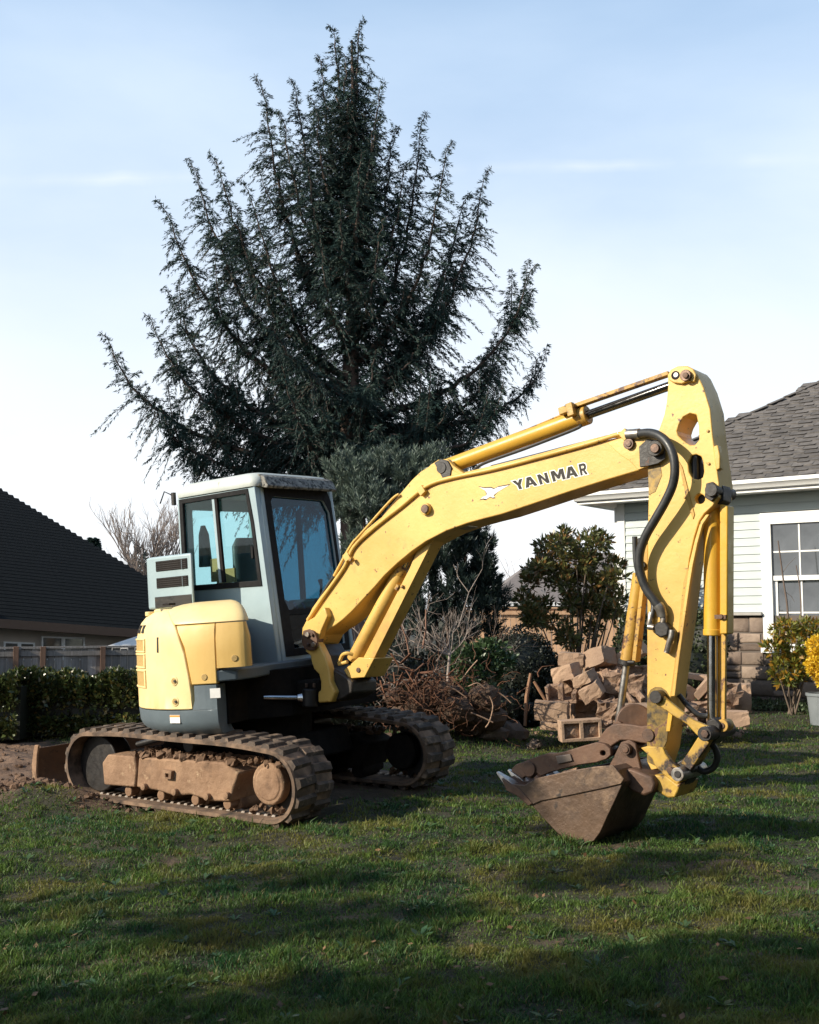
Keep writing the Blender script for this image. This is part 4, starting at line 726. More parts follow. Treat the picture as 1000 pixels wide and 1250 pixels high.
# thumb: toothed jaw resting on the bucket mouth
jaw = [(625, 946), (624, 939), (630, 933), (639, 930), (648, 926), (660, 922), (670, 919), (678, 919.5), (690, 917), (710, 911), (728, 906), (738, 908), (745, 914), (746, 922), (740, 927), (728, 931), (706, 934), (690, 938), (672, 943), (660, 948), (655, 944), (648, 951), (641, 948), (634, 953), (629, 952)]
tj = BB(jaw, -.145, -.105, 'thumb_jaw', rustst, ex, .006, holes=[circ_px(736, 919.5, 3.2, 12)]); BB(jaw, .105, .145, 'thumb_jaw', rustst, ex, .006)
BB([(650, 930), (728, 911), (736, 924), (700, 931), (660, 941)], -.105, .105, 'thumb_plate', rustst, tj, .004)
BB([(678, 923), (696, 920.5), (699, 929), (681, 933)], -.158, -.144, 'thumb_pad', mk('pad_steel', (0.20, 0.16, 0.13), (0.14, 0.11, 0.09), 10, 0.5, metal=.4), tj, .004); pin(645, 939, -.16, -.14, .05, 'thumb_boss', rustst, tj)
BB([(686, 942), (704, 937), (704, 941), (687, 946)], -.15, -.10, 'thumb_insert', mk('stone_lump', (0.45, 0.28, 0.17), None, 10, .8), tj, .004)
lk = [(729, 908), (733, 898), (740, 889), (748, 884), (757, 883), (770, 884), (783, 886.5), (794, 885), (801, 889), (803, 897), (800, 905), (793, 908.5), (782, 907), (768, 904), (757, 904), (748, 910), (741, 917), (734, 915)]
lo_ = BB(lk, -.10, -.06, 'thumb_link', rustst, ex, .008); BB(lk, .06, .10, 'thumb_link', rustst, ex, .008)
pin(791, 897.5, -.13, .13, .040, 'thumb_link_pin', pinst, ex); pin(754, 888, -.09, .09, .04, 'thumb_rod_eye', rustst, ex); pin(736, 919.5, -.099, .099, .03, 'thumb_pivot', blacksteel, ex)
b = MB(); b.cyl(pp(775, 882, -.03), pp(775, 882, .03), .12, 24); b.build('thumb_cam', rustst, ex, bevel=.01)
# ------------------------------------------------------------------ GROUND
def sstep(a, b, x): t = np.clip((x - a) / (b - a), 0, 1); return t * t * (3 - 2 * t)
_T = [(rng.uniform(0.3, 5.0), rng.uniform(0, 2 * math.pi), rng.uniform(0, 2 * math.pi)) for _ in range(42)]
def fnoise(x, y, f=1.0, seed=0):
    """cheap smooth noise from rotated sines, about -1..1"""
    r = np.zeros_like(np.asarray(x, float)); k = 0
    for i in range(9):
        fr, a, ph = _T[(seed * 9 + i) % 42]; fr = fr * f; r += np.sin((x * math.cos(a) + y * math.sin(a)) * fr * 2 + ph + 1.7 * np.sin((x * math.sin(a) - y * math.cos(a)) * fr * .9 + ph * 2)); k += 1
    return r / 4.0
def dirt_mask(x, y):
    x, y = np.asarray(x, float), np.asarray(y, float); w = 0.35 * fnoise(x, y, 0.9, 1)
    # bare soil behind and below the machine, bounded by the lawn in front
    a = sstep(8.15, 8.75, y + w * .6 + (x + 2.6) * .28) * sstep(13.2, 12.6, y + w) * sstep(-1.0, -2.0, x - (y - 9.5) * .45 + w)
    b = np.exp(-(((x + 0.9) / 1.3) ** 2 + ((y - 9.6) / .9) ** 2) * 1.5) * 0.9
    for px, py, r_ in ((212, 1048, .16), (235, 1040, .10), (760, 1035, .14), (900, 1065, .22), (840, 1060, .16), (690, 1150, .12), (600, 975, .2), (120, 1180, .1), (985, 1085, .2), (420, 1125, .12)):
        q = on_ground(px, py); b = np.maximum(b, .80 * np.exp(-(((x - q[0]) / 1.6) ** 2 + (y - q[1]) ** 2) / (r_ * r_ * .42)) * np.clip(.75 + fnoise(x, y, 6.0, 2) * .5, 0, 1.1))
    return np.clip(np.maximum(a, b), 0, 1)
def gz(x, y):
    x, y = np.asarray(x, float), np.asarray(y, float)
    near = sstep(30, 18, np.hypot(x, y))
    z = (0.022 * fnoise(x, y, 0.35, 0) + 0.018 * fnoise(x, y, 1.3, 2) + 0.008 * fnoise(x, y, 3.4, 3)) * near
    d = dirt_mask(x, y); z = z + d * (0.03 * fnoise(x, y, 1.4, 3) + 0.015 * fnoise(x, y, 4.5, 1))
    for cx, cy, r, h in ((-2.72, 8.55, .28, .07), (-3.05, 8.75, .3, .09), (-2.45, 8.62, .18, .05), (-3.5, 9.4, .5, .06), (0.35, 12.6, .8, .12)):
        z = z + h * np.exp(-((x - cx) ** 2 + (y - cy) ** 2) / r ** 2)
    fall = sstep(14.0, 24.0, y) * sstep(4.2, 1.0, x - (y - 16) * .35)
    z = z - 1.25 * fall + 0.12 * sstep(2.5, 4.5, x) * sstep(12.5, 15.5, y) * (1 - fall)
    # soft ground: hollow a little under the near track
    u_ = (x - XC[0]) * ut[0] + (y - XC[1]) * ut[1]; v_ = (x - XC[0]) * vt[0] + (y - XC[1]) * vt[1]
    tr = sstep(1.35, 1.0, np.abs(u_)) * sstep(.38, .22, np.abs(v_ + .785))
    z = z * (1 - tr) + tr * (-0.055)
    far = sstep(1.35, 1.0, np.abs(u_)) * sstep(.42, .2, np.abs(v_ - .785)); z = z * (1 - far) + far * 0.02
    return z
def axis_pts(lo, a, b, hi, fine, k):
    m = np.arange(a, b, fine); left = a - np.geomspace(fine, a - lo, k)[::-1]; right = b + np.geomspace(fine, hi - b, k); return np.r_[left, m, right]
gx = axis_pts(-260, -6, 7, 260, 0.105, 30); gy = axis_pts(-60, 3.0, 17, 420, 0.105, 30)
GX, GY = np.meshgrid(gx, gy); GZ = gz(GX, GY)
nx, ny = len(gx), len(gy); V = np.c_[GX.ravel(), GY.ravel(), GZ.ravel()]
ii = (np.arange(ny - 1)[:, None] * nx + np.arange(nx - 1)[None]).ravel(); F = np.c_[ii, ii + 1, ii + nx + 1, ii + nx]
gm = mk('lawn_soil', (0.022, 0.024, 0.011), (0.055, 0.045, 0.024), 1.8, 0.95, bump=0.02, bscale=22, spots=((0.11, 0.07, 0.04), 0.64, 1.4, 0.12), rvar=0)
N, L = gm.node_tree.nodes, gm.node_tree.links; p_ = N['Principled BSDF']; src = p_.inputs['Base Color'].links[0].from_socket
at = N.new('ShaderNodeAttribute'); at.attribute_name = 'bare'
tcn = N.new('ShaderNodeTexCoord'); dn = N.new('ShaderNodeTexNoise'); dn.inputs['Scale'].default_value = 5; dn.inputs['Detail'].default_value = 9; dn.inputs['Roughness'].default_value = .7; L.new(tcn.outputs['Object'], dn.inputs['Vector'])
dr = N.new('ShaderNodeValToRGB'); dr.color_ramp.elements[0].position = .35; dr.color_ramp.elements[0].color = (.075, .042, .026, 1); dr.color_ramp.elements[1].position = .68; dr.color_ramp.elements[1].color = (.25, .155, .095, 1); L.new(dn.outputs['Fac'], dr.inputs['Fac'])
xm = N.new('ShaderNodeMix'); xm.data_type = 'RGBA'; L.new(at.outputs['Fac'], xm.inputs['Factor']); L.new(src, xm.inputs['A']); L.new(dr.outputs['Color'], xm.inputs['B']); L.new(xm.outputs['Result'], p_.inputs['Base Color'])
ground = cloud_mesh('ground', V, F, gm, smooth=True); kind(ground, 'structure')
ground.data.attributes.new('bare', 'FLOAT', 'POINT').data.foreach_set('value', dirt_mask(GX, GY).astype(np.float32).ravel())
# loose clods of soil
b = MB(); clodm = mk('clod_soil', (0.17, 0.10, 0.06), (0.10, 0.06, 0.037), 7, .95, bump=.012, bscale=30)
for _ in range(900):
    x, y = random.gauss(-2.95, .5), random.gauss(8.85, .35)
    if random.random() < .4: x, y = random.uniform(-5, -2.2), random.uniform(8.6, 12.4)
    if dirt_mask(x, y) < .45: continue
    s = random.choice((.008, .012, .016, .024, .04)) * random.uniform(.7, 1.4); b.ball((x, y, float(gz(x, y)) + s * .2), s, 6, 4, (random.uniform(.7, 1.3), random.uniform(.7, 1.2), random.uniform(.5, .9)))
V0 = np.array(b.v); b.v = [tuple(p + rng.normal(0, .004, 3)) for p in V0]
kind(b.build('soil_clods', clodm, None, smooth=0), 'stuff')

# ------------------------------------------------------------------ LAWN GRASS
def blades(n, ylo, yhi, hmul=1.0, seed=3):
    r = np.random.default_rng(seed); t = r.random(n); k = -0.55
    y = (ylo ** k + t * (yhi ** k - ylo ** k)) ** (1 / k); x = (r.random(n) * 2 - 1) * (y * 0.39 + 0.3)
    d = dirt_mask(x, y); u_ = (x - XC[0]) * ut[0] + (y - XC[1]) * ut[1]; v_ = (x - XC[0]) * vt[0] + (y - XC[1]) * vt[1]
    under = (np.abs(u_) < 1.2) & (np.abs(v_) < 1.0)
    pat = 0.5 + 0.5 * fnoise(x, y, 0.8, 2) + 0.25 * fnoise(x, y, 3.1, 3)
    thin = 0.5 + 0.5 * fnoise(x, y, 1.2, 1)
    keep = (r.random(n) > d * 1.15) & (~under | (r.random(n) < .08)) & (r.random(n) < 0.35 + 0.75 * np.clip(thin + .35, 0, 1)); keep &= y < 13.9 + .35 * x.clip(0, 4)
    x, y, pat = x[keep], y[keep], pat[keep]; n = len(x)
    tuf = np.clip(.5 + .5 * fnoise(x, y, 3.3, 1) + .35 * fnoise(x, y, 7.5, 2), .05, 1.5); h = (0.012 + 0.016 * r.random(n) ** 1.6 + 0.024 * np.clip(pat, 0, 1.2) * r.random(n)) * hmul * (.45 + .95 * tuf); h *= np.where(r.random(n) < .03, 1.7, 1)
    w = (0.0016 + 0.0012 * r.random(n)) * np.clip(y / 5.0, 1, 2.4); a = r.random(n) * 2 * np.pi; lean = h * r.uniform(.25, 1.1, n); la = r.random(n) * 2 * np.pi
    z = gz(x, y) - .004; dx, dy = np.cos(a) * w, np.sin(a) * w; lx, ly = np.cos(la) * lean, np.sin(la) * lean
    P = np.empty((n, 5, 3)); P[:, 0] = np.c_[x - dx, y - dy, z]; P[:, 1] = np.c_[x + dx, y + dy, z]
    P[:, 2] = np.c_[x + dx * .8 + lx * .35, y + dy * .8 + ly * .35, z + h * .6]; P[:, 3] = np.c_[x - dx * .8 + lx * .35, y - dy * .8 + ly * .35, z + h * .6]; P[:, 4] = np.c_[x + lx, y + ly, z + h * .95]
    i = np.arange(n)[:, None] * 5; T3 = np.concatenate([i + [0, 1, 2], i + [0, 2, 3], i + [3, 2, 4]], 1).reshape(-1, 3); return P.reshape(-1, 3), T3
grassm = leafmat('grass_blade', (0.026, 0.090, 0.028), (0.125, 0.195, 0.036), 2.6, 0.5, 0.45, 0.6, c3=((0.19, 0.16, 0.055), 0.93), spec=.35)
# dry, mossy patches in world space
N, L = grassm.node_tree.nodes, grassm.node_tree.links; p_ = N['Principled BSDF']; src = p_.inputs['Base Color'].links[0].from_socket
tcn = N.new('ShaderNodeTexCoord'); dn = N.new('ShaderNodeTexNoise'); dn.inputs['Scale'].default_value = 2.1; dn.inputs['Detail'].default_value = 6; L.new(tcn.outputs['Object'], dn.inputs['Vector'])
mr = N.new('ShaderNodeMapRange'); mr.inputs['From Min'].default_value = .50; mr.inputs['From Max'].default_value = .66; mr.inputs['To Max'].default_value = .8; L.new(dn.outputs['Fac'], mr.inputs['Value'])
xm = N.new('ShaderNodeMix'); xm.data_type = 'RGBA'; L.new(mr.outputs['Result'], xm.inputs['Factor']); L.new(src, xm.inputs['A']); xm.inputs['B'].default_value = (.21, .185, .045, 1); L.new(xm.outputs['Result'], p_.inputs['Base Color'])
for lk_ in [l for l in L if l.to_node.type == 'BSDF_TRANSLUCENT']: L.remove(lk_)
L.new(xm.outputs['Result'], [n for n in N if n.type == 'BSDF_TRANSLUCENT'][0].inputs['Color'])
P, T3 = blades(440000, 3.35, 15.5); kind(cloud_mesh('grass', P, T3, grassm), 'stuff')

# ------------------------------------------------------------------ RIGHT-HAND HOUSE
sidm = mk('siding_paint', (0.49, 0.55, 0.54), (0.45, 0.505, 0.50), 2, 0.6, bump=.001, bscale=60, stretch=(1, 1, 6)); whitep = mk('white_trim', (0.80, 0.80, 0.78), (0.74, 0.74, 0.72), 3, 0.5)
stonem = mk('ledge_stone', (0.19, 0.14, 0.11), (0.28, 0.215, 0.165), 2.5, 0.9, bump=.012, bscale=14, spots=((0.16, 0.12, 0.10), 0.6, 6, .2), objvar=.28)
mortar = mk('mortar', (0.12, 0.10, 0.085), None, 20, .95, bump=.004); shinm = mk('roof_shingle', (0.088, 0.080, 0.074), (0.142, 0.130, 0.120), 9, 0.95, bump=.004, bscale=120, objvar=.22)
panem = mk('house_pane', (0.045, 0.05, 0.055), (0.10, 0.11, 0.12), 1.2, 0.04, spec=1.0, rvar=0, coat=.6); darkm = mk('dark_core', (0.05, 0.05, 0.05), None)
hd = unit([0.79, -0.613, 0]); hn = unit([0.613, 0.79, 0]); HW = at_depth(940, 755.5, 16.2); HW[2] = 0
def wall_s(px): q = on_plane(px, 700, HW, hn) - HW; return q @ hd
SC = wall_s(758); HC = HW + hd * SC               # left corner
def W(s, d, z): return HC + hd * s - hn * d + np.array([0, 0, z])     # s along wall, d towards the lawn
def wz(px, py): q = on_plane(px, py, HW, hn); return (q - HC) @ hd, q[2]
zE = at_depth(880, 602, float(on_plane(880, 602, HW - hn * .5, hn)[1]))[2]    # soffit height
zS = wz(915, 749)[1]; z0 = 0.0; LW = 12.6
house = thing('house', HC, 'light grey lap-sided house with brown shingle roof and white window behind the bucket arm', 'house')
b = MB(); b.prism([W(0.02, -.06, z0 - .3), W(LW, -.06, z0 - .3), W(LW, -11.8, z0 - .3), W(0.02, -11.8, z0 - .3)], (0, 0, zE + .3)); b.build('wall', sidm, house)
s_w0, z_w1 = wz(929, 627); s_g0, z_g1 = wz(943, 641); _, z_sill = wz(945, 786); _, z_mt = wz(945, 706); _, z_mb = wz(945, 712); _, z_h1 = wz(945, 674); _, z_h2 = wz(945, 748); s_v1, _ = wz(977.5, 690)
s_g1 = s_g0 + 2 * (s_v1 - s_g0); s_w1 = s_g1 + (s_g0 - s_w0)
ex_ = 0.122; k = 0; z = zS + .02
while z < zE:
    zt = min(z + ex_ + .015, zE)
    def board(sa, sb):
        b = MB(); b.prism([W(sa, .030, z), W(sa, .012, zt), W(sa, -.055, zt), W(sa, -.055, z)], hd * (sb - sa)); b.build('siding_board', sidm, house, smooth=0)
    if z > z_w1 or z + ex_ < z_sill - .05: board(0.10, LW)
    else: board(0.10, s_w0); board(s_w1, LW)
    z += ex_
for a, c in ((-.03, .10),): b = MB(); b.prism([W(a, .04, z0), W(c, .04, z0), W(c, -.10, z0), W(a, -.10, z0)], (0, 0, zE)); b.build('corner_board', whitep, house, bevel=.004)
b = MB(); b.box(W(-.06, -.02, (zE + zS) / 2), (.035, .03, (zE - zS) / 2 - .05), (hd, hn, (0, 0, 1))); b.build('downpipe', whitep, house, bevel=.01)
b = MB(); b.prism([W(.0, .02, z0 - .3), W(LW, .02, z0 - .3), W(LW, -.058, z0 - .3), W(.0, -.058, z0 - .3)], (0, 0, zS - z0 + .27)); b.build('stone_backing', mortar, house)
b = MB(); b.prism([W(-.02, .11, zS - .03), W(s_w0, .11, zS - .03), W(s_w0, .0, zS - .03), W(-.02, .0, zS - .03)], (0, 0, .045)); b.build('stone_ledge', whitep if False else mk('ledge_cap', (.42, .40, .37), (.36, .34, .31), 5, .8), house, bevel=.008)
# ashlar stones: courses broken into tall and paired stones
rs = random.Random(11); zt = zS - .04; row = 0
def stone(sa, sb, za, zb):
    g = .010; b = MB(); j = lambda: rs.uniform(-.007, .007); d = .036 + rs.uniform(-.006, .010); r = .011
    A = [(sa + g + j(), za + g + j()), (sb - g + j(), za + g + j()), (sb - g + j(), zb - g + j()), (sa + g + j(), zb - g + j())]; cx, cz = (sa + sb) / 2, (za + zb) / 2
    b.loft([[W(s, .0, z) for s, z in A], [W(s, d - .016, z) for s, z in A], [W(s + (r if s < cx else -r), d + j(), z + (r if z < cz else -r)) for s, z in A], [W(cx + (s - cx) * .4, d + .006 + j(), cz + (z - cz) * .4) for s, z in A]]); b.build('stone', stonem, house, smooth=60)
while zt > z0 - .05:
    hh = rs.choice((.20, .24, .28)); s = -.02 + rs.uniform(-.2, 0)
    while s < s_w0 + 3.2:
        w_ = rs.uniform(.24, .46); e = s + w_
        lim = lambda v: max(v, 0.0)
        if s < s_w0 < e and zt > z_sill - .14: e = s_w0
        top_ = zt
        if s > s_w0 - .02 and zt > z_sill: top_ = min(zt, z_sill - .14)
        if e > .08 and top_ - (zt - hh) > .06:
            if rs.random() < .5 and top_ == zt: m_ = zt - hh * rs.uniform(.4, .6); stone(lim(s), e, m_, zt); stone(lim(s), e, zt - hh, m_)
            else: stone(lim(s), e, zt - hh, top_)
        s = e
    zt -= hh
# window
win = thing('window_tmp', W(s_g0, 0, z_sill), 'x', 'x') if False else None
b = MB(); b.holed([W(s_w0, .055, z_sill - .10), W(s_w1, .055, z_sill - .10), W(s_w1, .055, z_w1), W(s_w0, .055, z_w1)], [[W(s_g0 - .01, .055, z_sill), W(s_g1 + .01, .055, z_sill), W(s_g1 + .01, .055, z_g1 + .01), W(s_g0 - .01, .055, z_g1 + .01)]], hn * .09); wf = b.build('window', whitep, house, bevel=.004)
def bar(s0, s1, za, zb, d0, d1, nm): b = MB(); b.prism([W(s0, d0, za), W(s1, d0, za), W(s1, d0, zb), W(s0, d0, zb)], hn * (d0 - d1)); return b.build(nm, whitep, wf, bevel=.002)
for sa, sb, za, zb in ((s_g0, s_v1, z_h1, z_g1), (s_v1, s_g1, z_h1, z_g1), (s_g0, s_v1, z_mt, z_h1), (s_v1, s_g1, z_mt, z_h1)):
    b = MB(); b.prism([W(sa, .012, za), W(sb, .012, za), W(sb, .012, zb), W(sa, .012, zb)], hn * .008); b.build('pane', panem, wf, smooth=0)
for sa, sb, za, zb in ((s_g0, s_v1, z_h2, z_mb), (s_v1, s_g1, z_h2, z_mb), (s_g0, s_v1, z_sill, z_h2), (s_v1, s_g1, z_sill, z_h2)):
    b = MB(); b.prism([W(sa, -.018, za), W(sb, -.018, za), W(sb, -.018, zb), W(sa, -.018, zb)], hn * .008); b.build('pane', panem, wf, smooth=0)
bar(s_g0, s_g1, z_mt - .035, z_mt + .035, .030, -.03, 'meeting_rail'); bar(s_v1 - .012, s_v1 + .012, z_mt, z_g1, .020, .0, 'glazing_bar'); bar(s_g0, s_g1, z_h1 - .012, z_h1 + .012, .018, .0, 'glazing_bar')
bar(s_v1 - .010, s_v1 + .014, z_sill, z_mt, -.010, -.03, 'glazing_bar'); bar(s_g0, s_g1, z_h2 - .012, z_h2 + .012, -.012, -.03, 'glazing_bar'); bar(s_g0 - .005, s_g0 + .05, z_sill, z_mt, .0, -.04, 'sash_stile'); bar(s_w0 - .03, s_w1 + .03, z_sill - .13, z_sill - .03, .09, .04, 'window_sill')
# roof: hipped, with soffit, fascia and gutter
OV = 0.50; zF = zE + .03
def E_(s, t, z): return W(s, OV - t, z)
best = None
for pit in np.linspace(.25, 1.2, 96):
    e0 = E_(-OV, 0, zF + .17); ok = 0
    for t in (2.0, 3.5):
        q = e0 + (hd + hn) * t + np.array([0, 0, pit * t]); d = q - O; px = 500 + FPX * d[0] / (d @ FWD); py = 625 - FPX * (d @ UPV) / (d @ FWD); ok += abs(py - (597 - .4735 * (px - 720)))
    if best is None or ok < best[0]: best = (ok, pit)
PIT = best[1]
b = MB(); b.prism([E_(-OV, 0, zE), E_(LW + OV, 0, zE), E_(LW + OV, 13, zE), E_(-OV, 13, zE)], (0, 0, .022)); b.build('soffit', whitep, house)
b = MB(); b.prism([E_(-OV, -.0, zE - .02), E_(LW + OV, -.0, zE - .02), E_(LW + OV, .03, zE - .02), E_(-OV, .03, zE - .02)], (0, 0, .18)); b.prism([E_(-OV, .031, zE - .02), E_(-OV, 13, zE - .02), E_(-OV + .03, 13, zE - .02), E_(-OV + .03, .031, zE - .02)], (0, 0, .18)); b.build('fascia', whitep, house)
gp = [(0.001, .02), (.05, .03), (.075, .075), (.115, .10), (.115, .155), (.105, .155), (.001, .150)]
b = MB(); b.prism([E_(-OV - .02, -d, zE + z) for d, z in gp], hd * (LW + 2 * OV)); b.build('gutter', whitep, house, bevel=.004)
def R_(s, t, up=0.0): return E_(s, t, zF + .14 + PIT * t + up)
tm = 6.5
b = MB(); b.add([R_(-OV, -.02), R_(LW + OV, -.02), R_(LW - tm, tm), R_(tm - OV, tm), R_(-OV, 13, -PIT * 13), R_(LW + OV, 13, -PIT * 13)], [(0, 1, 2, 3), (0, 3, 4), (1, 5, 2), (3, 2, 5, 4), (0, 4, 5, 1)]); b.build('roof', shinm, house, smooth=0)
sh_me = []
for wv in (.30, .38, .46):
    me = bpy.data.meshes.new('shingle'); me.from_pydata([(0, .0, .002), (wv, .04, .0), (wv, .19, -.004), (0, .19, -.004), (0.006, .0, .026), (wv * .52, .0, .026), (wv * .60, .045, .024), (wv - .006, .045, .022), (wv, .19, .004), (0, .19, .004)], [], [(0, 4, 5, 6, 7, 1), (4, 9, 8, 7, 6, 5), (0, 3, 9, 4), (1, 7, 8, 2), (0, 1, 2, 3), (2, 8, 9, 3)]); me.materials.append(shinm); sh_me.append(me)
rn = unit(np.array([0, 0, 1]) - (hn * PIT) ); sl = unit(hn + np.array([0, 0, PIT])); rn = np.cross(hd, sl); EXPO = .140; cnt = 0; bst = MB(); hb = Vector(world_loc(house))
for r_ in range(46):
    t = -.03 + r_ * EXPO / math.sqrt(1 + PIT * PIT); s = t - OV + rs.uniform(-.2, .0)
    while s < 5.6:
        kk = rs.randrange(3); wv = (.30, .38, .46)[kk]
        if s > t - OV - .10:
            c = R_(s, t, .004 + rs.uniform(0, .005)); d = c - O; px = 500 + FPX * d[0] / (d @ FWD)
            if px < 1010 and cnt < 295 and t < 3.4:
                o = bpy.data.objects.new('shingle', sh_me[kk]); COL.objects.link(o); o.parent = house; cnt += 1
                o.matrix_local = Matrix(((hd[0], sl[0], rn[0], c[0] - hb.x), (hd[1], sl[1], rn[1], c[1] - hb.y), (hd[2], sl[2], rn[2], c[2] - hb.z), (0, 0, 0, 1)))
            elif px < 1300:
                vs = [c + hd * v.co.x + sl * v.co.y + rn * v.co.z for v in sh_me[kk].vertices]; bst.add(vs, [tuple(p.vertices) for p in sh_me[kk].polygons])
        s += wv
if bst.v: kind(bst.build('shingle_field', shinm, house, smooth=0), 'stuff')
for k in range(26):   # hip cap shingles
    t = k * .21; c = R_(t - OV, t, .018); hv = unit(hd + hn + np.array([0, 0, PIT])); sd_ = unit(np.cross(hv, (0, 0, 1))); b = MB(); up3 = np.cross(sd_, hv)
    b.loft([[c + hv * a + sd_ * x + up3 * (y + h) for x, y in ((-.11, -.045), (-.04, .0), (.04, 0), (.11, -.02), (.11, -.03), (0, -.012), (-.11, -.055))] for a, h in ((0, .010), (.27, .002))]); b.build('hip_cap', shinm, house, smooth=0)

# ------------------------------------------------------------------ LEFT HOUSE, FENCE, CANOPY
darksh = mk('dark_shingle', (0.008, 0.010, 0.011), (0.016, 0.018, 0.019), 14, 0.95, bump=.012, bscale=30, stretch=(1, 1, 8), spec=.1); tanw = mk('tan_wall', (0.46, 0.40, 0.34), (0.41, 0.355, 0.30), 2, .8); brownt = mk('brown_fascia', (0.14, 0.085, 0.055), None, 5, .6)
A_, B_ = at_depth(-130, 747, 23.6), at_depth(300, 779, 28.5); ed = unit(B_ - A_); en = unit(np.cross((0, 0, 1), ed)); en = en if en[1] > 0 else -en; rp = unit(en + np.array([0, 0, .72])); rnn = unit(np.cross(ed, rp))
hl_ = [on_plane(x, y, A_, rnn) for x, y in ((0, 598), (-130, 522))]
lh = thing('house', ((A_ + B_) / 2 * np.array([1, 1, 0])) + np.array([0, 0, -1.3]), 'tan house with a steep black shingle roof behind the weathered fence', 'house')
hv_ = hl_[0] - B_; kd = max(5.2 / (hv_ @ en), 1.06); RG = B_ + hv_ * kd; dep = (hv_ @ en) * kd; A_ = A_ - ed * 11.0; LG = A_ - ed * ((hv_ * kd) @ ed) * 1.0 + en * dep + np.array([0, 0, 1]) * ((RG - B_)[2])
LG = A_ + ed * abs((hv_ * kd) @ ed) + en * dep; LG[2] = RG[2] + (A_ - B_)[2] * .5; B2, A2 = B_ + en * 2 * dep, A_ + en * 2 * dep
b = MB(); b.add([A_, B_, RG, LG, B2, A2], [(0, 1, 2, 3), (1, 4, 2), (4, 5, 3, 2), (5, 0, 3), (0, 5, 4, 1)]); b.build('roof', darksh, lh, smooth=0)
nr = 44; up3 = rnn * np.sign(rnn[2])
for k in range(nr):   # shingle courses as thin overlapping strips
    f0 = k / nr; p0 = A_ + (LG - A_) * f0; p1 = B_ + (RG - B_) * f0; wd = rp * (dep / (rp @ en) / nr * 1.05)
    b = MB(); b.add([p0 + up3 * .022, p1 + up3 * .022, p1 + wd + up3 * .015, p0 + wd + up3 * .015, p0 + up3 * .012, p1 + up3 * .012], [(0, 1, 2, 3), (4, 5, 1, 0)]); b.build('shingle_course', darksh, lh, smooth=0)
b = MB(); b.prism([A_ - (0, 0, .18), B_ - (0, 0, .18), B_ + (0, 0, .02), A_ + (0, 0, .02)], -en * .08); b.build('gutter', brownt, lh)
wi0, wi1 = A_ + en * .45, B_ + en * .45 - ed * .5; b = MB(); b.prism([wi0 - (0, 0, .05), wi1 - (0, 0, .05), np.array([wi1[0], wi1[1], -1.6]), np.array([wi0[0], wi0[1], -1.6])], en * (2 * dep - .9)); b.build('wall', tanw, lh)
b = MB(); b.prism([A_ - (0, 0, .19), B_ - (0, 0, .19), wi1 - (0, 0, .14), wi0 - (0, 0, .14)], (0, 0, .012)); b.build('soffit', brownt, lh)
lpane = mk('left_pane', (0.10, 0.085, 0.06), (0.03, 0.03, 0.03), 3, .05, spec=1, rvar=0)
for x0, x1, y0, y1 in ((4, 42, 783, 806), (50, 103, 776.5, 806)):
    q = lambda x, y, off: on_plane(x, y, wi0 - en * off, en)
    fr = [q(x0, y0, .02), q(x1, y0 + 1.5, .02), q(x1, y1, .02), q(x0, y1, .02)]; cx = (x0 + x1) / 2
    b = MB(); b.holed(fr, [[q(x0 + 2, y0 + 2, .02), q(cx - 2.2, y0 + 2.7, .02), q(cx - 2.2, y1 - 2, .02), q(x0 + 2, y1 - 2, .02)], [q(cx + 2.2, y0 + 2.9, .02), q(x1 - 2, y0 + 3.3, .02), q(x1 - 2, y1 - 2, .02), q(cx + 2.2, y1 - 2, .02)]], -en * .05); w_ = b.build('window', whitep, lh)
    for xa, xb in ((x0 + 1, cx - 1), (cx + 1, x1 - 1)):
        b = MB(); b.prism([q(xa, y0 + 1, .03), q(xb, y0 + 1.5, .03), q(xb, y1 - 1, .03), q(xa, y1 - 1, .03)], -en * .01); b.build('pane', lpane, w_, smooth=0)
# weathered board fence
greyw = mk('weathered_cedar', (0.30, 0.285, 0.27), (0.18, 0.165, 0.15), 3, .9, bump=.004, bscale=30, stretch=(9, 9, .7), objvar=.3); brownp = mk('fence_post_wood', (0.22, 0.125, 0.08), (0.15, 0.085, 0.055), 3, .85, stretch=(8, 8, .7))
F0, F1 = at_depth(-420, 795, 18.2), at_depth(330, 786.5, 21.0); fd = unit((F1 - F0) * (1, 1, 0)); fn = np.array([-fd[1], fd[0], 0]); FL = np.linalg.norm(F1 - F0)
fence = thing('fence', (F0 + F1) / 2 * (1, 1, 0) + np.array([0, 0, -.9]), 'weathered grey vertical board fence behind the clipped hedge', 'fence')
me_b = []
s = 0
while s < FL:
    wv = rs.uniform(.125, .15); c = F0 + (F1 - F0) * (s / FL); h = rs.uniform(-.015, .015); b = MB(); b.box(c + fd * wv / 2 + (0, 0, -.90 + h), (wv / 2 - .004, .009, .86), (fd, fn, (0, 0, 1)))
    b.build('board', greyw, fence, smooth=0); s += wv
b = MB(); b.prism([F0 + fn * -.05 + (0, 0, -.03), F1 + fn * -.05 + (0, 0, -.03), F1 + fn * .06 + (0, 0, -.03), F0 + fn * .06 + (0, 0, -.03)], (0, 0, .035)); b.build('cap_rail', greyw, fence)
for dz_ in (.12, 1.4): b = MB(); b.box((F0 + F1) / 2 + (0, 0, -dz_) - fn * .03, (FL / 2, .019, .042), (unit(F1 - F0), fn, (0, 0, 1))); b.build('rail', greyw, fence)
for px in (-360, -290, -220, -150, -80, -30, 20, 53, 126, 200, 270):
    c = on_plane(px, 790, F0 - fn * .07, fn); b = MB(); b.box((c[0], c[1], c[2] - .92), (.045, .045, .93), (fd, fn, (0, 0, 1))); b.build('post', brownp, fence, bevel=.004)
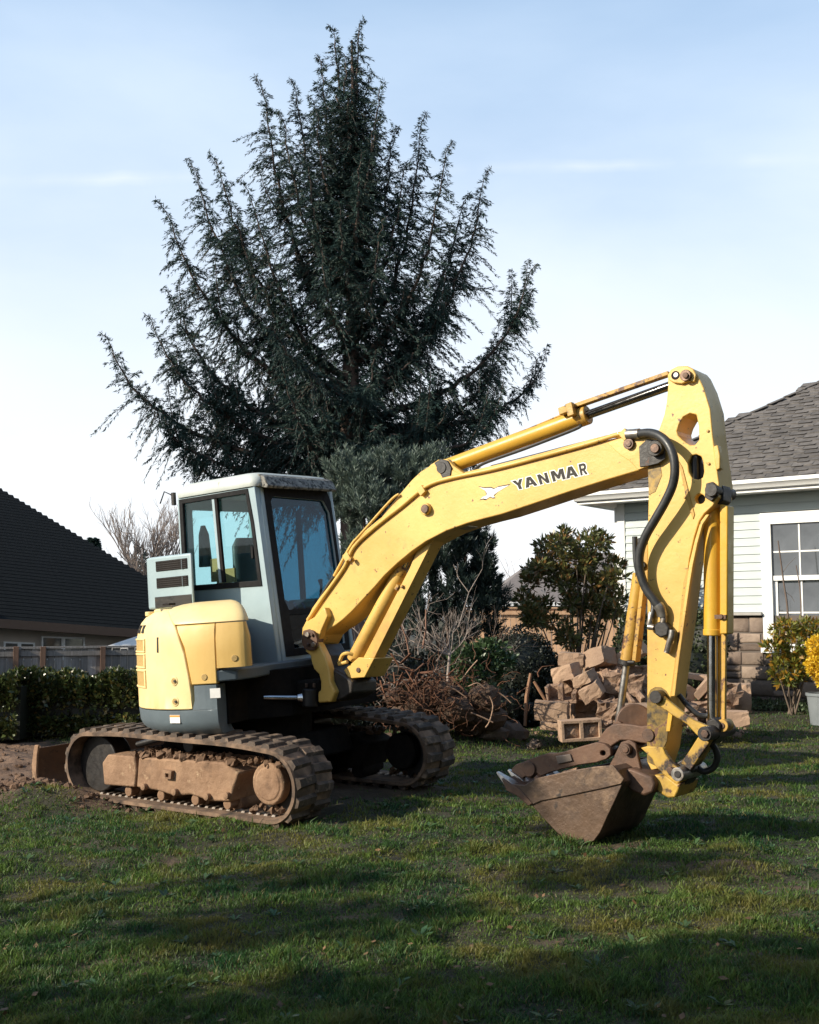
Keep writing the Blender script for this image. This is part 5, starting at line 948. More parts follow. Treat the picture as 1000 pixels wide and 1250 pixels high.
cv = at_depth(162, 789, 22.0); b = MB(); tp_ = at_depth(172, 776, 22.3); bs = [cv + np.array([x, y, -.0]) for x, y in ((-.45, -.4), (1.0, -.4), (1.0, 1.0), (-.45, 1.0))]
b.loft([[p - (0, 0, .15) for p in bs], bs, [tp_ + (p - np.mean(bs, 0)) * .06 for p in bs]]); canm = mk('canopy_fabric', (.75, .73, .68), (.66, .64, .60), 4, .8)
can = thing('garden_canopy', (cv[0] + .3, cv[1] + .3, -.6), 'white peaked fabric canopy by the fence next to the yellow hood', 'canopy'); b.build('canopy_roof', canm, can, smooth=0)
for x, y in ((-.42, -.36), (.97, -.36), (.97, .97), (-.42, .97)):
    q = cv + np.array([x, y, 0]); b = MB(); b.cyl((q[0], q[1], -.8), (q[0], q[1], q[2] - .1), .02, 8); b.build('canopy_pole', whitep, can)

# ------------------------------------------------------------------ HOUSE AND CEDAR FENCE IN THE MIDDLE DISTANCE
roofg = mk('brown_grey_roof', (0.19, 0.165, 0.155), (0.155, 0.135, 0.125), 7, .95, bump=.006, bscale=50); greyh = mk('grey_siding_far', (0.27, 0.29, 0.31), (0.24, 0.26, 0.28), 3, .7, stretch=(1, 1, 8))
MY = 37.0; q = lambda x, y, D=MY: at_depth(x, y, D)
mh = thing('house', q(680, 790) * (1, 1, 0) + np.array([0, 0, -1.2]), 'small grey house with a plain brown hipped roof far behind the shrub', 'house')
e0, e1 = q(588, 735), q(800, 735); t0, t1 = q(664, 675, MY + 3.6), q(770, 675, MY + 3.6); bk = np.array([0, 7.2, 0])
b = MB(); b.add([e0, e1, t1, t0, e0 + bk, e1 + bk], [(0, 1, 2, 3), (0, 3, 4), (1, 5, 2), (3, 2, 5, 4), (0, 4, 5, 1)]); b.build('roof', roofg, mh, smooth=0)
b = MB(); b.prism([e0 - (0, 0.02, .13), e1 - (0, .02, .13), e1 - (0, .02, 0), e0 - (0, .02, 0)], (0, .02, 0)); b.build('fascia', whitep, mh)
b = MB(); b.prism([e0 + (.35, .4, -.05), e1 + (-.35, .4, -.05), e1 + (-.35, 6.8, -.05), e0 + (.35, 6.8, -.05)], (0, 0, -3.2)); b.build('wall', greyh, mh)
for x in (622, 700):
    b = MB(); b.box(q(x, 746, MY + .38), (.28, .03, .26)); w_ = b.build('window', whitep, mh); b = MB(); b.box(q(x, 746, MY + .34), (.22, .02, .21)); b.build('pane', lpane, w_)
cedar = mk('new_cedar', (0.72, 0.45, 0.27), (0.62, 0.37, 0.21), 2, .8, stretch=(6, 6, .6), objvar=.14)
cf_ = thing('fence', q(670, 790, 30) * (1, 1, 0) + np.array([0, 0, -1.0]), 'sunlit orange cedar board fence between the dark round bush and the far house', 'fence')
x = q(560, 743, 30)[0]
while x < q(790, 743, 30)[0]:
    wv = rs.uniform(.13, .15); b = MB(); b.box((x + wv / 2, 30 + rs.uniform(-.006, .006), q(600, 744, 30)[2] - 1.2 + rs.uniform(-.01, .01)), (wv / 2 - .005, .01, 1.2)); b.build('board', cedar, cf_, smooth=0); x += wv
b = MB(); b.box((q(675, 743, 30)[0], 29.98, q(600, 743, 30)[2] + .02), ((q(790, 0, 30)[0] - q(560, 0, 30)[0]) / 2, .06, .02)); b.build('cap_rail', cedar, cf_)
b = MB(); b.box((q(675, 743, 30)[0], 29.95, q(600, 748, 30)[2]), ((q(790, 0, 30)[0] - q(560, 0, 30)[0]) / 2, .02, .05)); b.build('rail', cedar, cf_)

# fallen leaves and broad weeds in the lawn
r = np.random.default_rng(5); n = 420; y = 3.9 + 7.5 * r.random(n) ** 1.3; x = (r.random(n) * 2 - 1) * y * .38; lp = np.c_[x, y, gz(x, y) + r.uniform(.008, .03, n)]; D_ = np.c_[r.normal(0, 1, n), r.normal(0, 1, n), r.normal(0, .25, n)]; D_ /= np.linalg.norm(D_, axis=1)[:, None]
S_ = np.cross(D_, np.c_[r.normal(0, .3, n), r.normal(0, .3, n), np.ones(n)]); S_ /= np.linalg.norm(S_, axis=1)[:, None]; Lr = r.uniform(.02, .045, n)[:, None]
Pq = np.empty((n, 4, 3)); Pq[:, 0] = lp; Pq[:, 1] = lp + D_ * Lr * .5 + S_ * Lr * .32; Pq[:, 2] = lp + D_ * Lr; Pq[:, 3] = lp + D_ * Lr * .5 - S_ * Lr * .32
kind(cloud_mesh('fallen_leaves', Pq.reshape(-1, 3), np.arange(n * 4).reshape(-1, 4), leafmat('fallen_leaf', (.20, .11, .05), (.12, .07, .035), 4, .7, .15, .4)), 'stuff')
n = 260; c = np.c_[(r.random(n) * 2 - 1) * 3.2, 4.0 + 6 * r.random(n) ** 1.2]; k = 9; cc = np.repeat(c, k, 0); a = r.random(n * k) * 6.283; ll = np.repeat(r.uniform(.03, .075, n), k) * r.uniform(.6, 1.1, n * k); D_ = np.c_[np.cos(a), np.sin(a), r.uniform(.15, .8, n * k)]
lp = np.c_[cc, gz(cc[:, 0], cc[:, 1]) + .004]; S_ = np.c_[-np.sin(a), np.cos(a), 0 * a]; ok = dirt_mask(cc[:, 0], cc[:, 1]) < .4; lp, D_, S_, ll = lp[ok], D_[ok], S_[ok], ll[ok][:, None]
Pq = np.empty((len(lp), 4, 3)); Pq[:, 0] = lp; Pq[:, 1] = lp + D_ * ll * .55 + S_ * ll * .17; Pq[:, 2] = lp + D_ * ll * (1, 1, .7); Pq[:, 3] = lp + D_ * ll * .55 - S_ * ll * .17
kind(cloud_mesh('lawn_weeds', Pq.reshape(-1, 3), np.arange(len(lp) * 4).reshape(-1, 4), leafmat('weed_leaf', (.05, .11, .045), (.08, .14, .05), 4, .4, .25, .4)), 'stuff')

r = np.random.default_rng(8); n = 9000; xs = r.uniform(-190, 190, n); ys = 112 + r.normal(0, 5, n); hh = (2.0 + .5 * np.sin(xs * .21) + .4 * np.sin(xs * .57 + 1)) * r.random(n) ** .6; cs = np.c_[xs, ys, -1.3 + hh * 1.25]
dv = r.normal(size=(n, 3)) + (0, 0, .4); dv /= np.linalg.norm(dv, axis=1)[:, None]; sv = np.cross(dv, r.normal(size=(n, 3))); sv /= np.linalg.norm(sv, axis=1)[:, None]; L2 = r.uniform(.6, 1.3, n)[:, None]
Pq = np.empty((n, 4, 3)); Pq[:, 0] = cs; Pq[:, 1] = cs + dv * L2 * .5 + sv * L2 * .35; Pq[:, 2] = cs + dv * L2; Pq[:, 3] = cs + dv * L2 * .5 - sv * L2 * .35
kind(cloud_mesh('distant_trees', Pq.reshape(-1, 3), np.arange(n * 4).reshape(-1, 4), leafmat('distant_leaf', (.05, .06, .045), (.085, .08, .065), .1, .8, 0, .4)), 'stuff')
# ------------------------------------------------------------------ VEGETATION
def rvec(n, r): v = r.normal(size=(n, 3)); return v / np.linalg.norm(v, axis=1)[:, None]
def diamonds(C, D, L, W, r, fold=0.0):
    """leaf-sized faces: base C, direction D, length L, half width W"""
    n = len(C); D = D / (np.linalg.norm(D, axis=1)[:, None] + 1e-9); S = np.cross(D, rvec(n, r)); S /= (np.linalg.norm(S, axis=1)[:, None] + 1e-9)
    L = np.broadcast_to(L, n)[:, None]; W = np.broadcast_to(W, n)[:, None]; P = np.empty((n, 4, 3)); N_ = np.cross(S, D)
    P[:, 0] = C; P[:, 1] = C + D * L * .45 + S * W + N_ * W * fold; P[:, 2] = C + D * L; P[:, 3] = C + D * L * .45 - S * W + N_ * W * fold
    return P.reshape(-1, 3), np.arange(n * 4).reshape(-1, 4)
class Foliage:
    def __init__(self): self.V = []; self.F = []; self.n = 0
    def add(self, V, F): self.V.append(V); self.F.append(F + self.n); self.n += len(V)
    def build(self, name, mat, parent): return kind(cloud_mesh(name, np.concatenate(self.V), np.concatenate(self.F), mat, parent), 'stuff')
def bezier(p0, p1, p2, n): t = np.linspace(0, 1, n)[:, None]; return (1 - t) ** 2 * p0 + 2 * t * (1 - t) * p1 + t ** 2 * p2
bark = mk('conifer_bark', (0.12, 0.085, 0.07), (0.19, 0.13, 0.105), 8, .95, bump=.02, bscale=18, stretch=(1, 1, .3)); twigm = mk('grey_twig', (0.34, 0.29, 0.25), (0.22, 0.17, 0.14), 8, .85); darktwig = mk('dark_twig', (0.10, 0.075, 0.06), (0.15, 0.11, 0.09), 8, .9)
stemm = mk('shrub_stem', (0.10, 0.075, 0.055), (0.15, 0.11, 0.08), 8, .9)

# --- the tall cedar behind the machine ------------------------------------------
cedarm = leafmat('cedar_needles', (0.012, 0.032, 0.028), (0.028, 0.056, 0.045), 0.7, 0.6, 0.08, 0.4, c3=((0.050, 0.068, 0.050), 0.95), spec=.3)
r = np.random.default_rng(21); CD = 19.5; tb = at_depth(430, 640, CD); trunkX, trunkY = tb[0], tb[1]
limbm = mk('limb_bark', (0.060, 0.045, 0.038), (0.095, 0.07, 0.058), 8, .95, bump=.01, bscale=25)
tree = thing('conifer_tree', (trunkX, trunkY, -0.7), 'tall dark cedar with upswept spiky limbs rising behind the cab', 'tree')
topz = at_depth(436, 30, CD)[2]; tp = [np.array([trunkX + .05 * math.sin(z * .9), trunkY, z]) for z in np.linspace(-.8, topz - .3, 24)]
b = MB(); b.tube(tp, list(np.interp(np.linspace(0, 1, 24), [0, .45, 1], [.34, .17, .015])), 12); b.build('trunk', bark, tree, smooth=60)
# (tip x, tip y, height of the fork on the trunk, depth offset of the tip, bow)
limbs = [(130, 402, 560, .3, .9), (183, 378, 548, -.4, .85), (207, 348, 530, .5, .8), (198, 240, 490, -.3, .72), (236, 190, 470, .6, .7), (263, 182, 450, -.5, .7), (318, 86, 400, .2, .7), (300, 215, 470, -.9, .6), (345, 131, 350, -.5, .75), (361, 92, 320, .5, .75), (408, 26, 250, .1, .8), (438, 20, 200, 0, .5),
         (463, 96, 330, -.4, .8), (514, 132, 400, .3, .85), (545, 169, 430, -.5, .8), (592, 200, 470, .2, .8), (568, 230, 470, .9, .7), (648, 318, 500, -.2, .9), (655, 430, 520, .4, 1.05), (602, 496, 560, -.5, 1.0), (590, 540, 575, .3, 1.0), (205, 515, 575, -.4, 1.0), (232, 556, 585, .3, 1.0), (270, 470, 560, .9, .9), (620, 385, 540, .8, .9)]
limbs += [(393, 62, 240, .4, .8), (384, 112, 290, -.5, .8), (421, 58, 220, -.3, .8), (449, 84, 240, .3, .8), (456, 142, 300, -.6, .8), (480, 150, 330, .5, .8), (494, 192, 360, -.3, .8), (402, 160, 320, .9, .8), (374, 182, 350, -.8, .8), (440, 180, 330, -1.2, .8), (415, 240, 380, -1.3, .8), (465, 260, 400, -1.2, .8), (390, 290, 420, -1.4, .8)]
for k in range(22):
    ty = r.uniform(330, 570); hw = np.interp(ty, [200, 330, 450, 570], [30, 75, 120, 135]); limbs.append((430 + r.uniform(-1, 1) * hw, ty, ty + r.uniform(60, 150) if ty < 440 else r.uniform(480, 590), r.choice([-1, 1]) * r.uniform(.5, 2.6), r.uniform(.75, 1)))
fol = Foliage(); bm_ = MB(); twg = MB()
def clothe(path, rmax=.78, step=.07, nb=5, t0=.08):
    """branchlets that droop at the tips, shorter towards the end of the limb"""
    n = len(path); seg = np.linalg.norm(np.diff(path, axis=0), axis=1); cum = np.r_[0, np.cumsum(seg)]; Lm = cum[-1]
    for d in np.arange(Lm * t0, Lm, step):
        i = min(max(int(np.searchsorted(cum, d)) - 1, 0), n - 2); f = (d - cum[i]) / seg[i]; p = path[i] * (1 - f) + path[i + 1] * f; tg = unit(path[i + 1] - path[i]); sdv = unit(np.cross(tg, (0, 0, 1)) + 1e-6); up3 = np.cross(sdv, tg); rem = Lm - d
        for q in range(nb):
            if r.random() < .12: continue
            ang = r.uniform(0, 2 * np.pi); side = sdv * math.cos(ang) + up3 * math.sin(ang) * .75
            bl_ = float(np.interp(rem, [0, .35, .8, 1.8, 3.2], [.03, .09, .27, .58, rmax])) * (.22 + 1.0 * r.random() ** 1.4) * (1.6 if r.random() < .06 else 1)
            d0 = unit(side * (1, 1, .55 if side[2] > 0 else 1.0) + tg * .40); nn = max(4, int(bl_ * 14)); tt = np.linspace(0, 1, nn)[:, None]
            bp = p + d0 * bl_ * tt + np.array([0, 0, -1.0]) * (bl_ * r.uniform(.35, 1.0)) * tt ** 1.5
            kn = max(6, int(bl_ * 105)); s = r.random(kn); idx = s * (nn - 1); i0 = np.minimum(idx.astype(int), nn - 2); fr = (idx - i0)[:, None]; base = bp[i0] * (1 - fr) + bp[i0 + 1] * fr; tgb = bp[i0 + 1] - bp[i0]; tgb /= np.linalg.norm(tgb, axis=1)[:, None] + 1e-9
            dirs = tgb * 1.0 + rvec(kn, r) * .62 + np.array([0, 0, -.05]); base = base + r.normal(0, .014, (kn, 3)) * (1 - s[:, None] * .6)
            fol.add(*diamonds(base, dirs, r.uniform(.055, .10, kn), r.uniform(.0055, .0095, kn), r))
            if bl_ > .38: twg.tube([bp[0], bp[nn // 2], bp[-1]], [.008, .005, .002], 3, caps=False)
for (tx, ty, fy, dd, bow) in limbs:
    z0 = at_depth(430, fy + 14, CD)[2]; p0 = np.array([trunkX, trunkY, z0]); p2 = at_depth(tx, ty, CD + dd); out = p2 - p0; hz = out * (1, 1, 0)
    p1 = p0 + hz * bow + np.array([0, 0, out[2] * (.16 if abs(hz[0]) > .5 else .45)]); path = bezier(p0, p1, p2, 26); path[3:-2] += r.normal(0, .02, (21, 3))
    path[-2] += np.array([np.sign(out[0]) * .02, 0, 0]); path[-1] += np.array([np.sign(out[0]) * .12, 0, -.05]); Lm = np.linalg.norm(np.diff(path, axis=0), axis=1).sum()
    bm_.tube(path, list(np.interp(np.linspace(0, 1, 26), [0, .5, 1], [.03 + .010 * Lm, .014 + .004 * Lm, .005])), 6); clothe(path)
    if abs(hz[0]) > 1.5:      # secondary leaders fork off the long lower limbs and turn up
        for q in range(3):
            i = int(r.uniform(8, 20)); a_ = path[i]; e_ = a_ + np.array([np.sign(out[0]) * r.uniform(.1, .5), r.normal(0, .5), r.uniform(.5, 1.3)]); sp = bezier(a_, a_ + (e_ - a_) * (.8, .8, .3), e_, 12); bm_.tube(sp, list(np.linspace(.02, .004, 12)), 5); clothe(sp, .4)
clothe(np.array([p for p in tp if p[2] > 4.6]), .75, .045, 5, 0)
bm_.build('limbs', limbm, tree, smooth=60)['kind'] = 'stuff'; kind(twg.build('twigs', limbm, tree, smooth=0), 'stuff'); fol.build('foliage', cedarm, tree)

# --- generic leafy masses --------------------------------------------------------
def blob_points(ells, n, r, shell=.55):
    """points in a union of ellipsoids, denser towards the outside; returns points and outward directions"""
    vol = np.array([e[3] * e[4] * e[5] for e in ells]) ** .75; pk = r.choice(len(ells), n, p=vol / vol.sum()); E = np.array(ells)[pk]; d = rvec(n, r); rad = (shell + (1 - shell) * r.random(n)) ** .6
    rad *= 1 + .13 * np.sin(d[:, 0] * 7 + E[:, 0] * 5) * np.sin(d[:, 2] * 6 + E[:, 1] * 3 + d[:, 1] * 5)
    return E[:, :3] + d * E[:, 3:] * rad[:, None], d
def leafy(t, ells, n, L, W, mat, r, up=.35, clump=0, name='foliage', shell=.55, minz=None):
    f = Foliage()
    if clump:
        C, d = blob_points(ells, n // clump, r, shell); C = np.repeat(C, clump, 0); d = np.repeat(d, clump, 0); a = rvec(len(C), r); C = C + a * L * .22; dirs = d * .55 + a * .85 + np.array([0, 0, up])
    else: C, d = blob_points(ells, n, r, shell); dirs = d * .6 + rvec(n, r) * .9 + np.array([0, 0, up])
    if minz is not None: m = C[:, 2] > minz; C, dirs = C[m], dirs[m]
    k = len(C); f.add(*diamonds(C, dirs, L * r.uniform(.6, 1.25, k), W * r.uniform(.7, 1.2, k), r, .25)); return f.build(name, mat, t)
def stems(t, base, tips, r, r0=.02, name='stem', mat=None):
    for tpt in tips:
        m_ = (base + tpt) / 2 + r.normal(0, .07, 3); b = MB(); P = bezier(base + r.normal(0, .05, 3) * (1, 1, 0), m_, tpt, 7); b.tube(P, list(np.linspace(r0, r0 * .3, 7)), 6); b.build(name, mat or stemm, t, smooth=60)
def G(px, py, z=0.0): p = on_ground(px, py, z); p[2] = float(gz(p[0], p[1])); return p
def foot(px, D): p = at_depth(px, 700, D); p[2] = float(gz(p[0], p[1])); return p
pinepale = leafmat('pale_pine_needles', (0.125, 0.165, 0.13), (0.085, 0.12, 0.095), 1.0, .5, .1, .35); pinedark = leafmat('dark_pine_needles', (0.016, 0.032, 0.027), (0.026, 0.046, 0.036), 1.0, .5, .1, .4)
def pine(px, D, tufts, mat, label, seed, per=64, L=.10, core=None):
    r = np.random.default_rng(seed); t = thing('pine_shrub', foot(px, D), label, 'pine'); f = Foliage(); base = foot(px, D)
    for (x, y, dd, n, sx, sz) in tufts:
        c = at_depth(x, y, D + dd)
        for _ in range(n):
            d = rvec(1, r)[0]; p = c + d * (sx, sx, sz) * r.uniform(.45, 1.0); ax = unit(d * .45 + np.array([0, 0, 1.0]) + r.normal(0, .18, 3)); h = r.uniform(.12, .26); s = r.random(per)
            C = p + ax * (s * h)[:, None]; a = rvec(per, r); a -= ax * (a @ ax)[:, None]; dirs = ax * (.55 + .5 * s)[:, None] + a * .8; f.add(*diamonds(C, dirs, L * r.uniform(.7, 1.15, per), .0062, r))
    f.build('foliage', mat, t)
    for (x, y, dd, n, sx, sz) in tufts[::2]:
        c = at_depth(x, y, D + dd); b = MB(); b.tube(bezier(base, (base + c) / 2 + (0, 0, -.2), c, 7), list(np.linspace(.05, .012, 7)), 6); b.build('stem', bark, t, smooth=60)
    return t
pine(468, 15.6, [(440, 590, 0, 60, .28, .22), (470, 577, .1, 70, .28, .24), (500, 585, 0, 60, .25, .24), (455, 620, -.2, 70, .32, .26), (490, 620, -.1, 60, .30, .26), (425, 625, .1, 50, .26, .28), (520, 610, .2, 40, .25, .25), (418, 580, .1, 40, .2, .24), (525, 575, .1, 40, .24, .22), (405, 610, .2, 40, .22, .3), (540, 605, .3, 40, .24, .3), (450, 665, 0, 60, .35, .3), (490, 680, 0, 60, .35, .35), (430, 700, .1, 50, .35, .4), (470, 740, .1, 60, .4, .4)], pinepale, 'pale grey-green pine shrub showing above the boom beside the cab', 31)
pine(548, 15.0, [(505, 690, 0, 90, .34, .36), (540, 680, 0, 90, .34, .36), (520, 650, .2, 60, .3, .3), (490, 640, .3, 60, .3, .3), (570, 660, .1, 50, .24, .26), (598, 735, .05, 50, .2, .3), (546, 655, .1, 26, .12, .16), (575, 690, .1, 50, .26, .3), (592, 668, .1, 16, .09, .16), (520, 740, -.1, 60, .42, .36), (560, 735, 0, 70, .42, .36), (590, 720, .1, 40, .2, .3), (540, 780, 0, 70, .5, .36), (585, 765, .1, 50, .3, .3), (500, 660, .1, 26, .2, .2), (598, 700, 0, 20, .12, .15)], pinedark, 'dark blue-green pine shrub below the boom beside the bare twigs', 32)

# broadleaf shrub by the house corner
lm = leafmat('glossy_leaf', (0.095, 0.112, 0.036), (0.15, 0.145, 0.05), 1.6, .30, .35, .5, c3=((0.26, 0.14, 0.05), 0.82)); r = np.random.default_rng(41)
t = thing('broadleaf_shrub', foot(700, 16.3), 'tall open-stemmed shrub with glossy bronze-green leaves at the grey house corner', 'shrub')
ce = []
for k in range(92):
    a = r.uniform(0, 2 * np.pi); q = r.random() ** .5; x, y = 699 + math.cos(a) * 60 * q * (1 + .12 * math.sin(a * 3)), 720 + math.sin(a) * 66 * q * (1 + .1 * math.sin(a * 5))
    if y > 750 and r.random() < .45: continue
    c = at_depth(x, y, 16.3 + r.uniform(-.6, .6)); s_ = r.uniform(.07, .16); ce.append((*c, s_, s_, s_ * .7))
for x, y in ((688, 655), (722, 652), (735, 660), (648, 712), (752, 690)): ce.append((*at_depth(x, y, 16.3), .13, .13, .11))
leafy(t, ce, 8600, .11, .020, lm, r, clump=6, shell=.3); stems(t, foot(700, 16.3), [np.array(e[:3]) for e in ce[::4]], r, .022)
# dark clipped round bush, undergrowth, small green shrub
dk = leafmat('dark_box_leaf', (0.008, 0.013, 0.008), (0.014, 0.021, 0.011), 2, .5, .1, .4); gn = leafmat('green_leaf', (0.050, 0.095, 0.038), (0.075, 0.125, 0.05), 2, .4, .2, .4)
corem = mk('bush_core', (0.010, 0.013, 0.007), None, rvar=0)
def bush(px, D, ells, n, L, W, mat, label, seed, cat='bush', nm='bush', core=True, clump=0, up=.3, st=0, group=None):
    r = np.random.default_rng(seed); t = thing(nm, foot(px, D), label, cat, group); E = [(*at_depth(x, y, D + dd), a, bb, c) for x, y, dd, a, bb, c in ells]
    leafy(t, E, n, L, W, mat, r, up, clump)
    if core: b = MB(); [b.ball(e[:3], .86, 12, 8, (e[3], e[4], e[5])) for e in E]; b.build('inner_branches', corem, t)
    if st: stems(t, foot(px, D), [np.array(e[:3]) for e in E], r, .015)
    return t
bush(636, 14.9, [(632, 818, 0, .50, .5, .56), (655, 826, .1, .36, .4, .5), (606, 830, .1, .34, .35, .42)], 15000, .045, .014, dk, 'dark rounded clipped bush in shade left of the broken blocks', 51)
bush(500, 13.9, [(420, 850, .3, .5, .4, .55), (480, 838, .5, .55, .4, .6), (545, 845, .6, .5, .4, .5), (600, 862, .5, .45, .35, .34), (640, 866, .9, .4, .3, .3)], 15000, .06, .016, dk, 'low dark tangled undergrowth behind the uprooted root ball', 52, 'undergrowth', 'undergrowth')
bush(585, 13.2, [(570, 806, 0, .20, .2, .17), (596, 800, .1, .22, .2, .18), (585, 826, 0, .28, .2, .2), (612, 808, .1, .15, .15, .12)], 2600, .07, .022, gn, 'small bright green leafy shrub beside the bare white twigs', 53, 'shrub', 'small_shrub', clump=5, st=1, core=False)
bush(852, 15.3, [(840, 770, .2, .28, .3, .4), (862, 790, 0, .3, .3, .45), (845, 820, -.1, .4, .3, .4), (815, 800, .2, .35, .3, .5), (775, 790, .2, .3, .3, .5), (868, 760, .2, .16, .2, .25)], 9000, .055, .018, leafmat('wall_shrub_leaf', (0.035, 0.052, 0.020), (0.06, 0.075, 0.03), 2, .4, .15, .45), 'dense dark green shrub against the stone wall behind the excavator arm', 54, 'shrub', 'wall_shrub', st=1)
# clipped hedges on the left
hm = leafmat('laurel_leaf', (0.034, 0.052, 0.017), (0.065, 0.08, 0.024), 1.5, .28, .12, .5, c3=((0.15, 0.12, 0.035), 0.88))
def hedge(xs, D, ytop, ybot, label, seed):
    r = np.random.default_rng(seed); t = thing('hedge', foot(np.mean(xs), D), label, 'hedge'); x0, x1 = at_depth(min(xs), 860, D)[0], at_depth(max(xs), 860, D)[0]; zt = at_depth(0, ytop, D)[2]; n = int(9500 * (x1 - x0)); g0 = float(gz((x0 + x1) / 2, D))
    X = r.uniform(x0, x1, n); a = r.uniform(-.55, math.pi, n); sq = np.abs(np.cos(a)) ** .45 * np.sign(np.cos(a)), np.abs(np.sin(a)) ** .45 * np.sign(np.sin(a)); rad = .80 + .25 * r.random(n) ** .5; bump = 1 + .10 * np.sin(X * 5 + seed) + .07 * np.sin(X * 13 + a * 3) + .05 * np.sin(X * 29)
    Yh = D - .48 * sq[0] * rad * bump; Z = g0 + .30 + (zt - g0 - .34) * sq[1] * rad * bump; Z = np.where(sq[1] < 0, g0 + .30 + sq[1] * .30, Z)
    C = np.c_[X, Yh, Z]; out = np.c_[r.normal(0, .3, n), -sq[0], np.clip(sq[1], -.2, 1)]; f = Foliage(); f.add(*diamonds(C, out * .6 + rvec(n, r) * .9 + (0, 0, .25), .075 * r.uniform(.6, 1.2, n), .021 * r.uniform(.7, 1.2, n), r, .25)); f.build('foliage', hm, t)
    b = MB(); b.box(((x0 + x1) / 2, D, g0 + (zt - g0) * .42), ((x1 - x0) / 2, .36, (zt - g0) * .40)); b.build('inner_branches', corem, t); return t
hedge([-330, 38], 13.2, 822, 906, 'short dark clipped hedge at the left edge of the lawn', 61); hedge([46, 250], 13.6, 821, 902, 'long clipped hedge with shiny leaves behind the yellow hood', 62)
# bare twiggy things
def twigs(mb, p, d, L, rad, depth, r, spread=.55, kids=(2, 4), up=.1, tips=None, seg=3, shrink=.68):
    P = [p]; dd = d
    for k in range(seg): dd = unit(dd + r.normal(0, .13, 3) + np.array([0, 0, up * .3])); P.append(P[-1] + dd * L / seg)
    mb.tube(P, list(np.linspace(rad, rad * .62, seg + 1)), 5 if rad > .006 else 3, caps=False)
    if depth == 0: return
    for _ in range(r.integers(*kids)):
        i = r.integers(1, seg + 1); nd = unit(dd + r.normal(0, spread, 3) + np.array([0, 0, up])); twigs(mb, P[i], nd, L * shrink * r.uniform(.75, 1.15), rad * .6, depth - 1, r, spread, kids, up, tips, seg, shrink)
r = np.random.default_rng(72); D = 12.8; base = at_depth(547, 824, D); t = thing('dead_shrub', foot(547, D), 'leafless pale grey twiggy shrub standing in the uprooted root ball', 'dead shrub'); b = MB()
b.tube([np.array([base[0], base[1], float(gz(base[0], base[1]))]), base, at_depth(549, 800, D)], [.022, .018, .016], 7)
for a in np.linspace(-1.25, 1.15, 9): twigs(b, at_depth(549, 800, D), unit(np.array([math.sin(a), r.normal(0, .35), math.cos(a) * .8 + .15])), r.uniform(.24, .38), .0085, 4, r, .42, (2, 4), .16)
twigs(b, at_depth(560, 765, D), unit(np.array([.35, 0, .9])), .42, .008, 3, r, .35, (2, 3), .12); b.build('branches', twigm, t, smooth=60)
r = np.random.default_rng(73); t = thing('brush_pile', foot(490, 12.9), 'tangle of grey dead brushwood behind the boom cylinder', 'brushwood'); b = MB()
for k in range(26):
    p = at_depth(r.uniform(440, 545), r.uniform(765, 860), 12.9 + r.uniform(-.3, .4)); a = r.uniform(0, 2 * np.pi); twigs(b, p, unit(np.array([math.cos(a) * .8, r.normal(0, .3), r.uniform(.0, .9)])), r.uniform(.18, .34), r.uniform(.004, .009), 2, r, .6, (2, 4), .05)
bp_ = b.build('branches', mk('brush_twig', (0.20, 0.15, 0.12), (0.30, 0.24, 0.20), 8, .9), t, smooth=60); kind(bp_, 'stuff')
for (xa, ya, xb, yb, rd) in ((516, 792, 520, 744, .014), (462, 785, 497, 806, .010), (500, 800, 488, 758, .012)):
    pts = [at_depth(xa, ya, 12.7), at_depth((xa + xb) / 2 + 2, (ya + yb) / 2, 12.7), at_depth(xb, yb, 12.7)]; b = MB(); b.tube(pts, [rd, rd * .9, rd * .6], 6); b.build('broken_branch', twigm if rd < .012 else mk('red_branch', (.22, .12, .08), None, 8, .9), t, smooth=60)
r = np.random.default_rng(74); t = thing('bare_bush', foot(600, 14.0), 'thin dark leafless twigs in front of the sunlit cedar fence', 'bare bush'); b = MB()
for a in np.linspace(-.9, 1.0, 8): twigs(b, at_depth(600, 815, 14.0), unit(np.array([math.sin(a), r.normal(0, .3), math.cos(a)])), r.uniform(.3, .42), .007, 3, r, .4, (2, 3), .1)
b.build('branches', darktwig, t, smooth=60)
# uprooted root ball
rootm = mk('root_brown', (0.14, 0.058, 0.028), (0.085, 0.042, 0.024), 6, .9, bump=.006, bscale=40, spots=((0.30, 0.20, 0.13), .6, 9, .15)); soilb = mk('root_soil', (0.055, 0.034, 0.022), (0.10, 0.06, 0.036), 7, .95, bump=.02, bscale=20)
r = np.random.default_rng(75); RD = 12.2; t = thing('root_ball', foot(540, RD), 'uprooted stump with a mass of red-brown roots and soil behind the far track', 'stump')
b = MB()
for k in range(26):
    c = at_depth(538 + r.normal(0, 34), 868 + r.normal(0, 11), RD + r.normal(.15, .18)); b.ball(c, r.uniform(.10, .22), 10, 7, (r.uniform(.8, 1.2), r.uniform(.8, 1.2), r.uniform(.6, .9)))
Vb = np.array(b.v); b.v = [tuple(p) for p in Vb + r.normal(0, .014, Vb.shape)]; b.build('soil_mass', soilb, t, smooth=0)
b = MB()
for k in range(420):
    c = at_depth(532 + r.normal(0, 38), 852 + r.normal(0, 21), RD - .18 + r.normal(0, .12)); d = unit(r.normal(0, 1, 3) + np.array([0, -.3, .25])); L = r.uniform(.10, .30); P = [c]
    for _ in range(6): d = unit(d + r.normal(0, .42, 3)); P.append(P[-1] + d * L / 6)
    rd = r.choice([.004, .006, .009, .014], p=[.55, .32, .10, .03]); b.tube(P, list(np.linspace(rd, rd * .4, 7)), 5, caps=False)
kind(b.build('roots', rootm, t, smooth=60), 'stuff')
b = MB()
